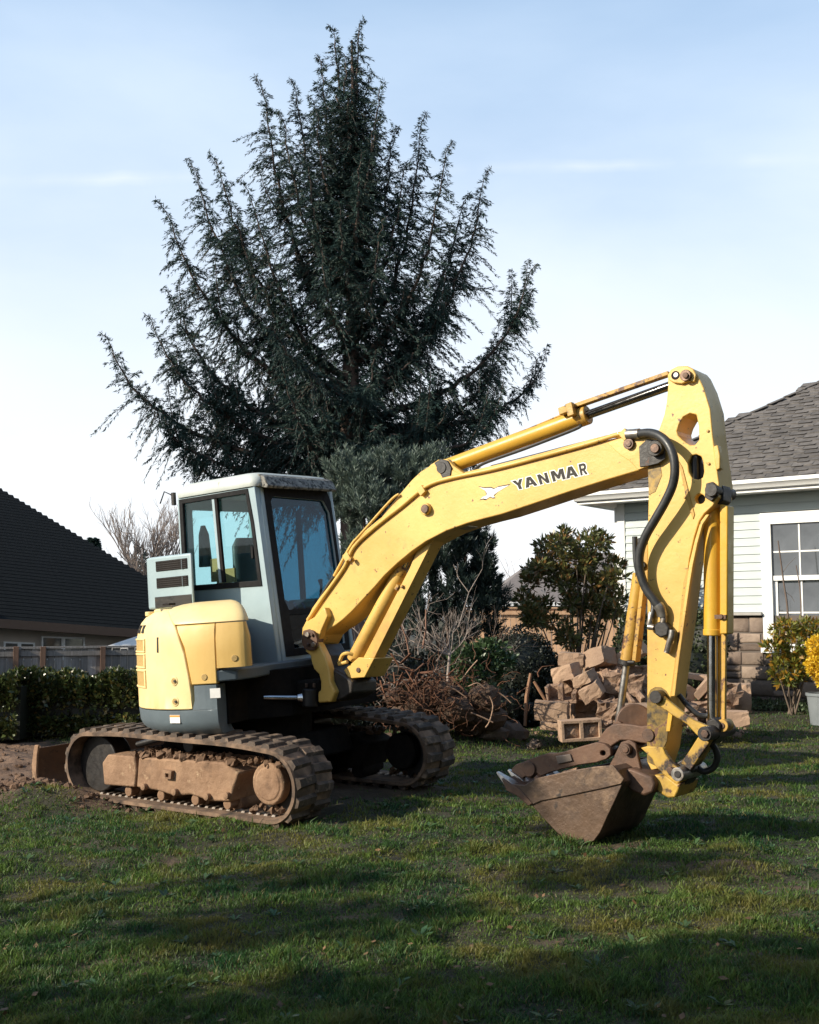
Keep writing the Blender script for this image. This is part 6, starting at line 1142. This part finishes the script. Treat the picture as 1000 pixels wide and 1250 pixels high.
for k in range(30):
    c = at_depth(505 + r.normal(0, 22), 832 + r.normal(0, 16), RD - .15 + r.normal(0, .1)); d = unit(np.array([r.normal(0, .5), -.2, r.uniform(-1, .6)])); w_ = r.uniform(.006, .018); L = r.uniform(.08, .2); q_ = unit(np.cross(d, r.normal(0, 1, 3)))
    b.loft([[c + d * L * s_ + q_ * a * w_ + np.cross(d, q_) * bb * .004 for a, bb in ((-1, -1), (1, -1), (1, 1), (-1, 1))] for s_ in (0, .5, 1)])
tb_ = b.build('torn_bark', mk('torn_bark', (.17, .07, .034), (.10, .05, .028), 8, .9), t, smooth=0); kind(tb_, 'stuff')
b = MB()
for pts in (((598, 850), (602, 862), (598, 880), (593, 888)), ((572, 838), (583, 834), (592, 840)), ((610, 846), (618, 852), (624, 858)), ((565, 828), (574, 816), (583, 806)), ((575, 870), (590, 876), (602, 882)), ((545, 838), (556, 842), (570, 852))):
    b.tube(smooth_path([at_depth(x, y, RD - .35) for x, y in pts], 10), .008, 6)
b.build('long_roots', mk('pale_root', (.36, .24, .16), (.25, .15, .10), 8, .85), t, smooth=60)
# rocks and stakes
rockm = mk('field_rock', (0.20, 0.15, 0.11), (0.12, 0.09, 0.07), 5, .95, bump=.02, bscale=14)
def rock(px, py, D, sx, sy, sz, label, seed):
    r = np.random.default_rng(seed); c = at_depth(px, py, D); c[2] = float(gz(c[0], c[1])) + sz * .55; b = MB(); b.ball(c, 1, 9, 7, (sx, sy, sz)); V = np.array(b.v); b.v = [tuple(p) for p in V + r.normal(0, .018, V.shape)]; tag(b.build('rock', rockm, None, smooth=25), label, 'rock')
rock(627, 880, 12.6, .16, .13, .13, 'brown rock with a sunlit face left of the large solid block', 1); rock(600, 884, 12.4, .17, .13, .11, 'dark rock in shade below the root ball', 2); rock(652, 892, 12.2, .08, .07, .05, 'small flat stone on the grass left of the block pile', 3)
stakem = mk('stake_wood', (.33, .18, .10), (.24, .13, .075), 4, .85, stretch=(6, 6, .8))
def stake(pts, D, w, label): b = MB(); P = [at_depth(x, y, D) for x, y in pts]; b.tube(P, [w * .8] + [w] * (len(P) - 2) + [w * .75], 7); tag(b.build('wooden_stake', stakem, None, smooth=30), label, 'stake')
stake([(641, 886), (643, 850), (648, 822)], 12.5, .022, 'upright reddish wooden stake at the left end of the block pile'); stake([(668, 858), (660, 845), (652, 832)], 12.7, .02, 'slanting brown stake leaning towards the block pile')
# planting by the house window
yl = leafmat('yellow_green_leaf', (0.12, 0.15, 0.03), (0.20, 0.19, 0.03), 3, .4, .3, .4, c3=((0.40, 0.22, 0.03), .72)); gold = leafmat('golden_flower', (0.80, 0.58, 0.04), (0.75, 0.48, 0.03), 3, .5, .35, .25)
bush(962, 15.1, [(958, 770, 0, .16, .16, .12), (945, 792, 0, .13, .15, .10), (970, 790, 0, .2, .18, .16), (985, 765, .1, .18, .15, .10), (960, 820, 0, .2, .18, .2), (985, 810, 0, .2, .18, .2), (1000, 770, .1, .2, .2, .12)], 1700, .10, .022, yl, 'leafy shrub with yellow-green tips below the white window', 55, 'shrub', 'window_shrub', core=False, clump=5, st=1)
r = np.random.default_rng(77)
t = thing('tall_twig_plant', foot(964, 15.3), 'tall bare stem rising in front of the white window', 'plant')
for pts, w_ in (([(963, 850), (962, 752), (957, 712), (950, 660)], .018), ([(974, 850), (978, 740), (972, 690)], .013), ([(955, 700), (962, 690), (972, 680)], .004), ([(958, 722), (966, 728), (970, 735)], .004)):
    b = MB(); b.tube(smooth_path([at_depth(x, y, 15.3) for x, y in pts], 12), list(np.linspace(w_, w_ * .5, len(smooth_path([at_depth(x, y, 15.3) for x, y in pts], 12)))), 6); b.build('stem', darktwig, t, smooth=60)
PD = 14.3; pc = at_depth(1008, 860, PD); pz = float(gz(pc[0], pc[1])); pot = thing('plant_pot', (pc[0], pc[1], pz), 'grey plastic nursery pot on the grass at the right edge', 'pot'); potm = mk('grey_plastic', (.20, .22, .23), (.15, .17, .18), 4, .5)
pt_ = at_depth(1008, 846, PD)[2]; b = MB(); ring = lambda rr, z: [np.array([pc[0] + rr * math.cos(a), pc[1] + rr * math.sin(a), z]) for a in np.arange(24) * 2 * math.pi / 24]
b.loft([ring(.19, pz), ring(.225, pt_ - .03)]); b.loft([ring(.24, pt_ - .035), ring(.24, pt_), ring(.215, pt_), ring(.21, pt_ - .05)]); b.build('pot_wall', potm, pot, smooth=50); b = MB(); b.loft([ring(.21, pt_ - .06), ring(.21, pt_ - .045)]); b.build('potting_soil', soilb, pot)
bush(1008, PD, [(1002, 790, 0, .17, .17, .14), (1000, 812, 0, .16, .16, .13), (1018, 795, 0, .2, .2, .2), (1010, 830, 0, .14, .14, .10)], 3600, .055, .015, gold, 'golden yellow leafy plant growing in the grey pot', 56, 'plant', 'golden_plant', core=False, clump=4)
gt = bpy.data.objects['golden_plant']
for x, y in ((1002, 790), (1000, 812), (1018, 795), (996, 800)):
    b = MB(); b.tube(bezier(np.array([pc[0], pc[1], pt_ - .05]), at_depth(1006, 835, PD), at_depth(x, y, PD), 6), list(np.linspace(.01, .005, 6)), 5); b.build('stem', mk('pale_stem', (.5, .36, .24), None, 8, .8) if 'pale_stem' not in MATS else MATS['pale_stem'], gt, smooth=60)
# ground cover along the house
r = np.random.default_rng(78); n = 5200; s_ = r.uniform(1.5, 6.0, n); dd = r.uniform(.10, .62, n); Pp = np.array([W(a, c, 0) for a, c in zip(s_, dd)]); Pp[:, 2] = gz(Pp[:, 0], Pp[:, 1]) + r.uniform(0, .16, n) * (1 - np.abs(dd - .35) * 1.5).clip(.3, 1)
f = Foliage(); f.add(*diamonds(Pp, rvec(n, r) * .8 + (0, 0, .6), r.uniform(.03, .06, n), r.uniform(.010, .018, n), r, .2)); f.build('ground_cover', leafmat('vinca_leaf', (.055, .09, .04), (.10, .14, .07), 3, .35, .2, .4), None)
# trees on the horizon
r = np.random.default_rng(81); D = 46.0; fb = foot(186, D); t = thing('bare_tree', fb, 'leafless many-stemmed tree on the skyline left of the cab', 'tree'); b = MB()
for a in np.linspace(-.42, .42, 12): twigs(b, at_depth(184, 750, D), unit(np.array([math.sin(a), r.normal(0, .2), math.cos(a)])), 2.1 + r.uniform(-.2, .3), .05, 4, r, .26, (3, 5), .22, shrink=.64)
b.tube([fb, at_depth(184, 745, D)], [.2, .16], 8); b.build('branches', mk('far_twig', (.26, .21, .18), None, 5, .9), t, smooth=60)
r = np.random.default_rng(82); D = 70.0; fb = foot(640, D); t = thing('bare_tree', fb, 'faint leafless tree showing above the far brown roof', 'tree'); b = MB()
for a in np.linspace(-.6, .6, 8): twigs(b, at_depth(642, 760, D), unit(np.array([math.sin(a), r.normal(0, .2), math.cos(a)])), 2.6, .03, 4, r, .3, (2, 4), .2, shrink=.62)
b.tube([fb, at_depth(642, 755, D)], [.2, .15], 8); b.build('branches', MATS['far_twig'], t, smooth=60)
r = np.random.default_rng(83); D = 60.0; t = thing('conifer_tree', foot(113, D), 'small dark conifer tip just above the black roof', 'tree'); f = Foliage(); z1 = at_depth(113, 657, D)[2]
C = np.repeat(foot(113, D)[None], 5000, 0); hh = r.random(5000) ** .8; C[:, 2] = -1 + (z1 + 1) * hh; a = r.random(5000) * 6.28; rr_ = (1 - hh) * 1.7 * r.random(5000) ** .5 + .05; C[:, 0] += np.cos(a) * rr_; C[:, 1] += np.sin(a) * rr_
f.add(*diamonds(C, np.c_[np.cos(a), np.sin(a), -.3 + 0 * a] + rvec(5000, r) * .4, .35, .07, r)); f.build('foliage', cedarm, t); b = MB(); b.cyl(foot(113, D), (C[0, 0], C[0, 1], z1), .15, 8, .03); b.build('trunk', bark, t)
r = np.random.default_rng(84); D = 52.0; t = thing('evergreen_bush', foot(170, D), 'small green evergreen at the foot of the bare skyline tree', 'bush'); leafy(t, [(*at_depth(171, 690, D), .35, .35, 1.0), (*at_depth(170, 715, D), .6, .6, 1.2), (*at_depth(166, 745, D), 1.0, 1, 1.5)], 3500, .22, .05, cedarm, r)

# --- trees standing left of the camera, whose shade falls over the near lawn --------
shl = leafmat('shade_tree_leaf', (0.05, 0.075, 0.025), (0.08, 0.10, 0.03), 1, .5, .2, .4)
def shade_tree(x, y, h, ells, n, label, seed, L=.13):
    r = np.random.default_rng(seed); t = thing('garden_tree', (x, y, 0), label, 'tree'); base = np.array([x, y, -.1]); b = MB(); b.tube([base, base + (0.03, .02, h * .35), base + (0, .05, h * .6)], [.14, .11, .07], 9); b.build('trunk', bark, t, smooth=60)
    for e in ells: b = MB(); c = np.array(e[:3]); b.tube(bezier(base + (0, 0, h * .4), base + (0, 0, h * .55) + (c - base) * .2, c, 8), list(np.linspace(.05, .012, 8)), 6); b.build('limb', bark, t, smooth=60)
    leafy(t, ells, n, L, L * .3, shl, r, clump=5, shell=.2)
shade_tree(-6.9, 1.35, 4.6, [(-7.0, .6, 3.2, 1.1, .9, .9), (-6.7, 1.3, 3.3, 1.0, .6, .9), (-7.2, 1.7, 2.6, .8, .5, .6), (-6.9, .9, 4.5, .9, .7, .7), (-7.3, .3, 4.4, .9, .8, .7), (-6.6, .2, 2.2, 1.0, .8, .7), (-6.2, .9, 2.4, .8, .6, .5)], 15000, 'round leafy garden tree left of the camera outside the picture', 91)
shade_tree(-8.3, 3.0, 5.6, [(-8.3, 2.5, 5.0, .5, .26, .3), (-7.9, 4.0, 4.9, .45, .16, .25), (-8.5, 2.0, 4.2, .6, .26, .35), (-8.1, 3.1, 3.9, .4, .16, .2)], 1300, 'airy garden tree with a thin crown left of the camera outside the picture', 92)

# --- unseen evergreens added around the view to block sky light and deepen shade ---
def sky_block_evergreen(x, y, h, rad, label, seed):
    r = np.random.default_rng(seed); t = thing('sky_block_tree', (x, y, 0), label, 'tree'); b = MB(); b.tube([(x, y, -.2), (x, y, h * .95)], [.25, .03], 8); b.build('trunk', bark, t); n = 9000; hh = r.random(n) ** .75; a = r.random(n) * 6.283; rr_ = rad * (1 - hh) * r.random(n) ** .35 * (1 + .2 * np.sin(hh * 40))
    f = Foliage(); f.add(*diamonds(np.c_[x + np.cos(a) * rr_, y + np.sin(a) * rr_, .4 + hh * (h - .4)], np.c_[np.cos(a), np.sin(a), -.35 + 0 * a] + rvec(n, r) * .4, .60 * r.uniform(.6, 1.2, n), .13, r)); f.build('foliage', cedarm, t)
sky_block_evergreen(9.0, 2.0, 11, 3.0, 'added tall dark evergreen right of the camera, unseen, blocking sky light', 101); sky_block_evergreen(8.0, -3.5, 9, 2.6, 'added shorter dark evergreen behind the camera on the right, unseen, blocking sky light', 102); sky_block_evergreen(13.0, 6.0, 12, 3.2, 'added tallest dark evergreen far to the right, unseen, blocking sky light', 103)
sky_block_evergreen(-13.5, 14.5, 11, 3.0, 'added tall dark evergreen beyond the left edge of view, blocking sky light', 107); sky_block_evergreen(-15.5, 20.0, 12, 3.0, 'added tallest dark evergreen far beyond the left edge of view, blocking sky light', 108)
sky_block_evergreen(-3.2, -5.0, 10, 2.8, 'added tall dark evergreen behind the camera on the left, unseen, blocking sky light', 104); sky_block_evergreen(1.4, -5.5, 11, 3.0, 'added tall dark evergreen straight behind the camera, unseen, blocking sky light', 105); sky_block_evergreen(5.0, -4.6, 8, 2.4, 'added short dark evergreen behind the camera between two taller ones, unseen, blocking sky light', 106)
# ------------------------------------------------------------------ BROKEN CONCRETE BLOCKS
blockm = mk('concrete_block', (0.45, 0.305, 0.20), (0.33, 0.22, 0.15), 3, .95, bump=.006, bscale=45, spots=((0.24, 0.15, 0.10), .58, 7, .12), objvar=.24); roughm = mk('broken_block', (0.36, 0.235, 0.155), (0.22, 0.14, 0.095), 7, .95, bump=.02, bscale=26, spots=((0.15, 0.09, 0.06), .55, 14, .1), objvar=.14)
def block(px, py, D, L, H, Wd, yaw, pitch, roll, typ, label):
    """px, py, D locate the block's centre; L x H x Wd metres; yaw turns about the upright, pitch lifts the right end, roll tips it towards the camera"""
    c = at_depth(px, py, D); R_m = (Matrix.Rotation(math.radians(yaw), 3, 'Z') @ Matrix.Rotation(math.radians(pitch), 3, 'Y') @ Matrix.Rotation(math.radians(roll), 3, 'X')); ex3, ey3, ez3 = (np.array(R_m.col[i]) for i in range(3))
    rr_ = random.Random(int(px * 7 + py)); P = lambda x, y, z: c + ex3 * x + ey3 * y + ez3 * z; b = MB(); l, w, h = L / 2, Wd / 2, H / 2
    def slab(x0, x1, y0, y1, z0, z1, j=.004):
        q = lambda: rr_.uniform(-j, j); b.add([P(x + q(), y + q(), z + q()) for z in (z0, z1) for y in (y0, y1) for x in (x0, x1)], [(0, 2, 3, 1), (4, 5, 7, 6), (0, 1, 5, 4), (2, 6, 7, 3), (0, 4, 6, 2), (1, 3, 7, 5)])
    if typ == 'solid':      # faces split so that edges and corners can be chipped
        r = np.random.default_rng(int(px * 5 + py)); n = 6; g = np.linspace(-1, 1, n); idx = {}; V = []; fs = []
        def vid(i, j, k):
            if (i, j, k) not in idx:
                p = np.array([g[i] * l, g[j] * w, g[k] * h]); ends = (i in (0, n - 1)) + (j in (0, n - 1)) + (k in (0, n - 1)); idx[(i, j, k)] = len(V)
                p = p * (1 - (abs(r.normal(0, .035)) if ends == 2 else abs(r.normal(.03, .06)) if ends == 3 else 0)) + r.normal(0, .0022, 3); V.append(P(*p))
            return idx[(i, j, k)]
        for a in range(n - 1):
            for e in range(n - 1):
                for k in (0, n - 1): fs += [(vid(a, e, k), vid(a + 1, e, k), vid(a + 1, e + 1, k), vid(a, e + 1, k)), (vid(a, k, e), vid(a + 1, k, e), vid(a + 1, k, e + 1), vid(a, k, e + 1)), (vid(k, a, e), vid(k, a + 1, e), vid(k, a + 1, e + 1), vid(k, a, e + 1))]
        b.add(V, fs)
    elif typ == 'hollow':      # two cores opening towards the camera
        t_ = .035; c0, c1 = l - t_, h - t_
        out = [P(-l, -w, -h), P(l, -w, -h), P(l, -w, h), P(-l, -w, h)]
        b.holed(out, [[P(-c0, -w, -c1), P(-t_ * .6, -w, -c1), P(-t_ * .6, -w, c1), P(-c0, -w, c1)], [P(t_ * .6, -w, -c1), P(c0, -w, -c1), P(c0, -w, c1), P(t_ * .6, -w, c1)]], ey3 * Wd)
    elif typ == 'broken':      # half a hollow block: base and three snapped webs
        t_ = .035; slab(-l, l, -w, w, -h, -h + t_); slab(-l, -l + t_, -w, w, -h, h * .9, .012); slab(-.03, .02, -w, w, -h, h, .014); slab(l - t_, l, -w, w, -h, h * .1, .014); slab(-l, l * .1, w - t_, w, -h, h * .8, .012)
    elif typ == 'slab': slab(-l, l, -w, w, -h, h, .008)
    o = b.build('concrete_block', roughm if typ in ('broken', 'rough') else blockm, None, bevel=0 if typ == 'solid' else .006, smooth=0)
    if typ in ('hollow',) :
        d = MB(); t_ = .035
        for sx in (-1, 1): d.add([P(sx * (l * .5) + x, -w + .05 + rr_.uniform(-.02, .02), z) for x, z in ((-l * .46, -h + .02), (l * .46, -h + .02), (l * .46, h - .02), (-l * .46, h - .02))] + [P(sx * l * .5, -w + .02, -h * .2)], [(0, 1, 4), (1, 2, 4), (2, 3, 4), (3, 0, 4)])
        d.build('packed_soil', roughm, o, smooth=0)
    if typ == 'rough':
        pass
    return tag(o, label, 'block', 'broken concrete blocks heaped by the house')
def rough(px, py, D, L, H, Wd, yaw, pitch, roll, label, cuts=14):
    """irregular lump snapped off a block"""
    c = at_depth(px, py, D); R_m = (Matrix.Rotation(math.radians(yaw), 3, 'Z') @ Matrix.Rotation(math.radians(pitch), 3, 'Y') @ Matrix.Rotation(math.radians(roll), 3, 'X')); M3 = np.array(R_m); r = np.random.default_rng(int(px * 3 + py)); b = MB(); n = 6
    g = np.linspace(-1, 1, n); V = []; idx = {}; fs = []
    def vid(i, j, k):
        if (i, j, k) not in idx: idx[(i, j, k)] = len(V); p = np.array([g[i] * L / 2, g[j] * Wd / 2, g[k] * H / 2]); V.append(p + r.normal(0, .011, 3) * (1.4 if j == 0 or k == n - 1 else .5))
        return idx[(i, j, k)]
    for a in range(n - 1):
        for e in range(n - 1):
            for k in (0, n - 1): fs += [(vid(a, e, k), vid(a + 1, e, k), vid(a + 1, e + 1, k), vid(a, e + 1, k)), (vid(a, k, e), vid(a + 1, k, e), vid(a + 1, k, e + 1), vid(a, k, e + 1)), (vid(k, a, e), vid(k, a + 1, e), vid(k, a + 1, e + 1), vid(k, a, e + 1))]
    b.add([c + M3 @ p for p in V], fs); return tag(b.build('concrete_block', roughm, None, smooth=0), label, 'block', 'broken concrete blocks heaped by the house')
BDp = 12.5
block(708, 891, 12.0, .44, .225, .2, 4, -3, 0, 'hollow', 'hollow block lying on the grass with two soil-filled cores facing out')
block(674, 868, 12.3, .37, .215, .24, -14, 2, 0, 'solid', 'large solid block at the left foot of the heap')
block(673, 886, 12.25, .22, .08, .2, -10, 3, 0, 'slab', 'thin flat piece of block under the large solid block')
block(686, 846, 12.45, .33, .20, .22, -16, -4, 8, 'broken', 'broken hollow block with open webs on top of the large solid block')
block(692, 821, 12.7, .26, .17, .30, -32, -16, 4, 'solid', 'tilted block with a sunlit end below the rear top block')
block(699, 805, 13.0, .30, .16, .26, -18, 4, 0, 'solid', 'shaded block at the back left of the heap top')
block(732, 804, 12.85, .24, .21, .32, 38, 8, -18, 'solid', 'block standing tipped on its corner at the very top of the heap')
block(714, 828, 12.45, .22, .12, .26, -35, -24, 10, 'solid', 'pale slanting block half resting on another pale block')
block(723, 843, 12.4, .24, .17, .26, -24, -30, 14, 'solid', 'pale block leaning down the middle of the heap')
rough(748, 824, 12.75, .22, .15, .26, 20, -10, 10, 'crumbling lump of block behind the thumb cylinder rod')
rough(760, 836, 12.55, .42, .23, .26, -6, 5, -4, 'wide dirty block with a ragged face right of the rod')
block(769, 800, 12.9, .40, .16, .24, -30, -30, 0, 'solid', 'sunlit block tilted up behind the thumb cylinder gland')
rough(744, 868, 12.2, .24, .22, .24, -12, 0, 8, 'pale rough block standing left of the rod near the ground')
block(774, 871, 12.15, .30, .20, .22, -8, 0, 6, 'solid', 'smooth pale block just left of the excavator arm')
block(781, 851, 12.4, .28, .12, .24, 10, -10, 30, 'broken', 'cracked open block lying above the smooth pale block')
rough(742, 885, 12.0, .14, .07, .16, 15, 0, 0, 'small chip of block beside the hollow block')
rough(781, 884, 11.9, .17, .13, .18, 25, 0, 0, 'rounded brown lump in front of the smooth pale block')
block(861, 838, 12.9, .34, .09, .24, -10, -48, 0, 'slab', 'pale slab standing on edge behind the bucket cylinder rod')
rough(882, 845, 12.8, .34, .20, .24, 10, 14, -8, 'dirty hollowed lump right of the bucket cylinder rod')
block(903, 850, 13.1, .26, .30, .30, -16, 0, 0, 'solid', 'block with a sunlit top edge at the right end of the heap')
block(888, 877, 12.6, .46, .17, .26, -10, 0, 0, 'solid', 'long block lying flat on the grass at the right end of the heap')
block(834, 846, 12.9, .22, .17, .24, 24, 30, 0, 'solid', 'pale block leaning just right of the excavator arm')
block(848, 826, 13.2, .30, .06, .2, -20, 6, 0, 'slab', 'thin pinkish slab lying at the back between arm and cylinder')
rough(718, 868, 12.75, .40, .26, .30, 12, 0, 0, 'shaded lump deep in the middle of the heap')
rough(760, 870, 12.75, .46, .28, .34, -10, 0, 0, 'shaded lump behind the smooth pale block')
rough(735, 845, 12.95, .44, .30, .34, 6, 0, 0, 'dark lump under the corner-tipped top block')
rough(775, 830, 13.1, .44, .30, .34, -15, 0, 0, 'dark lump under the tilted sunlit block')
rough(700, 845, 13.0, .40, .34, .30, 5, 0, 0, 'dark lump at the back below the shaded top block')
rough(866, 868, 12.9, .50, .24, .34, 10, 0, 0, 'shaded lump between the two cylinder rods at the heap\'s right half')
rough(825, 872, 12.7, .46, .20, .3, -6, 0, 0, 'shaded lump hidden mostly behind the lower arm')

r = np.random.default_rng(99); b = MB()
for _ in range(260):
    px, py = r.uniform(650, 915), r.uniform(870, 902); c = on_ground(px, py); sz = r.choice([.012, .02, .035, .05], p=[.45, .3, .17, .08]); c[2] = float(gz(c[0], c[1])) + sz * .5
    q = [unit(v) for v in (r.normal(0, 1, 3), r.normal(0, 1, 3))]; e2 = unit(np.cross(q[0], q[1])); b.box(c, (sz * r.uniform(.5, 1.1), sz * r.uniform(.4, .9), sz * r.uniform(.3, .7)), (q[0], unit(np.cross(e2, q[0])), e2))
kind(b.build('rubble_chips', roughm, None, smooth=0), 'stuff')
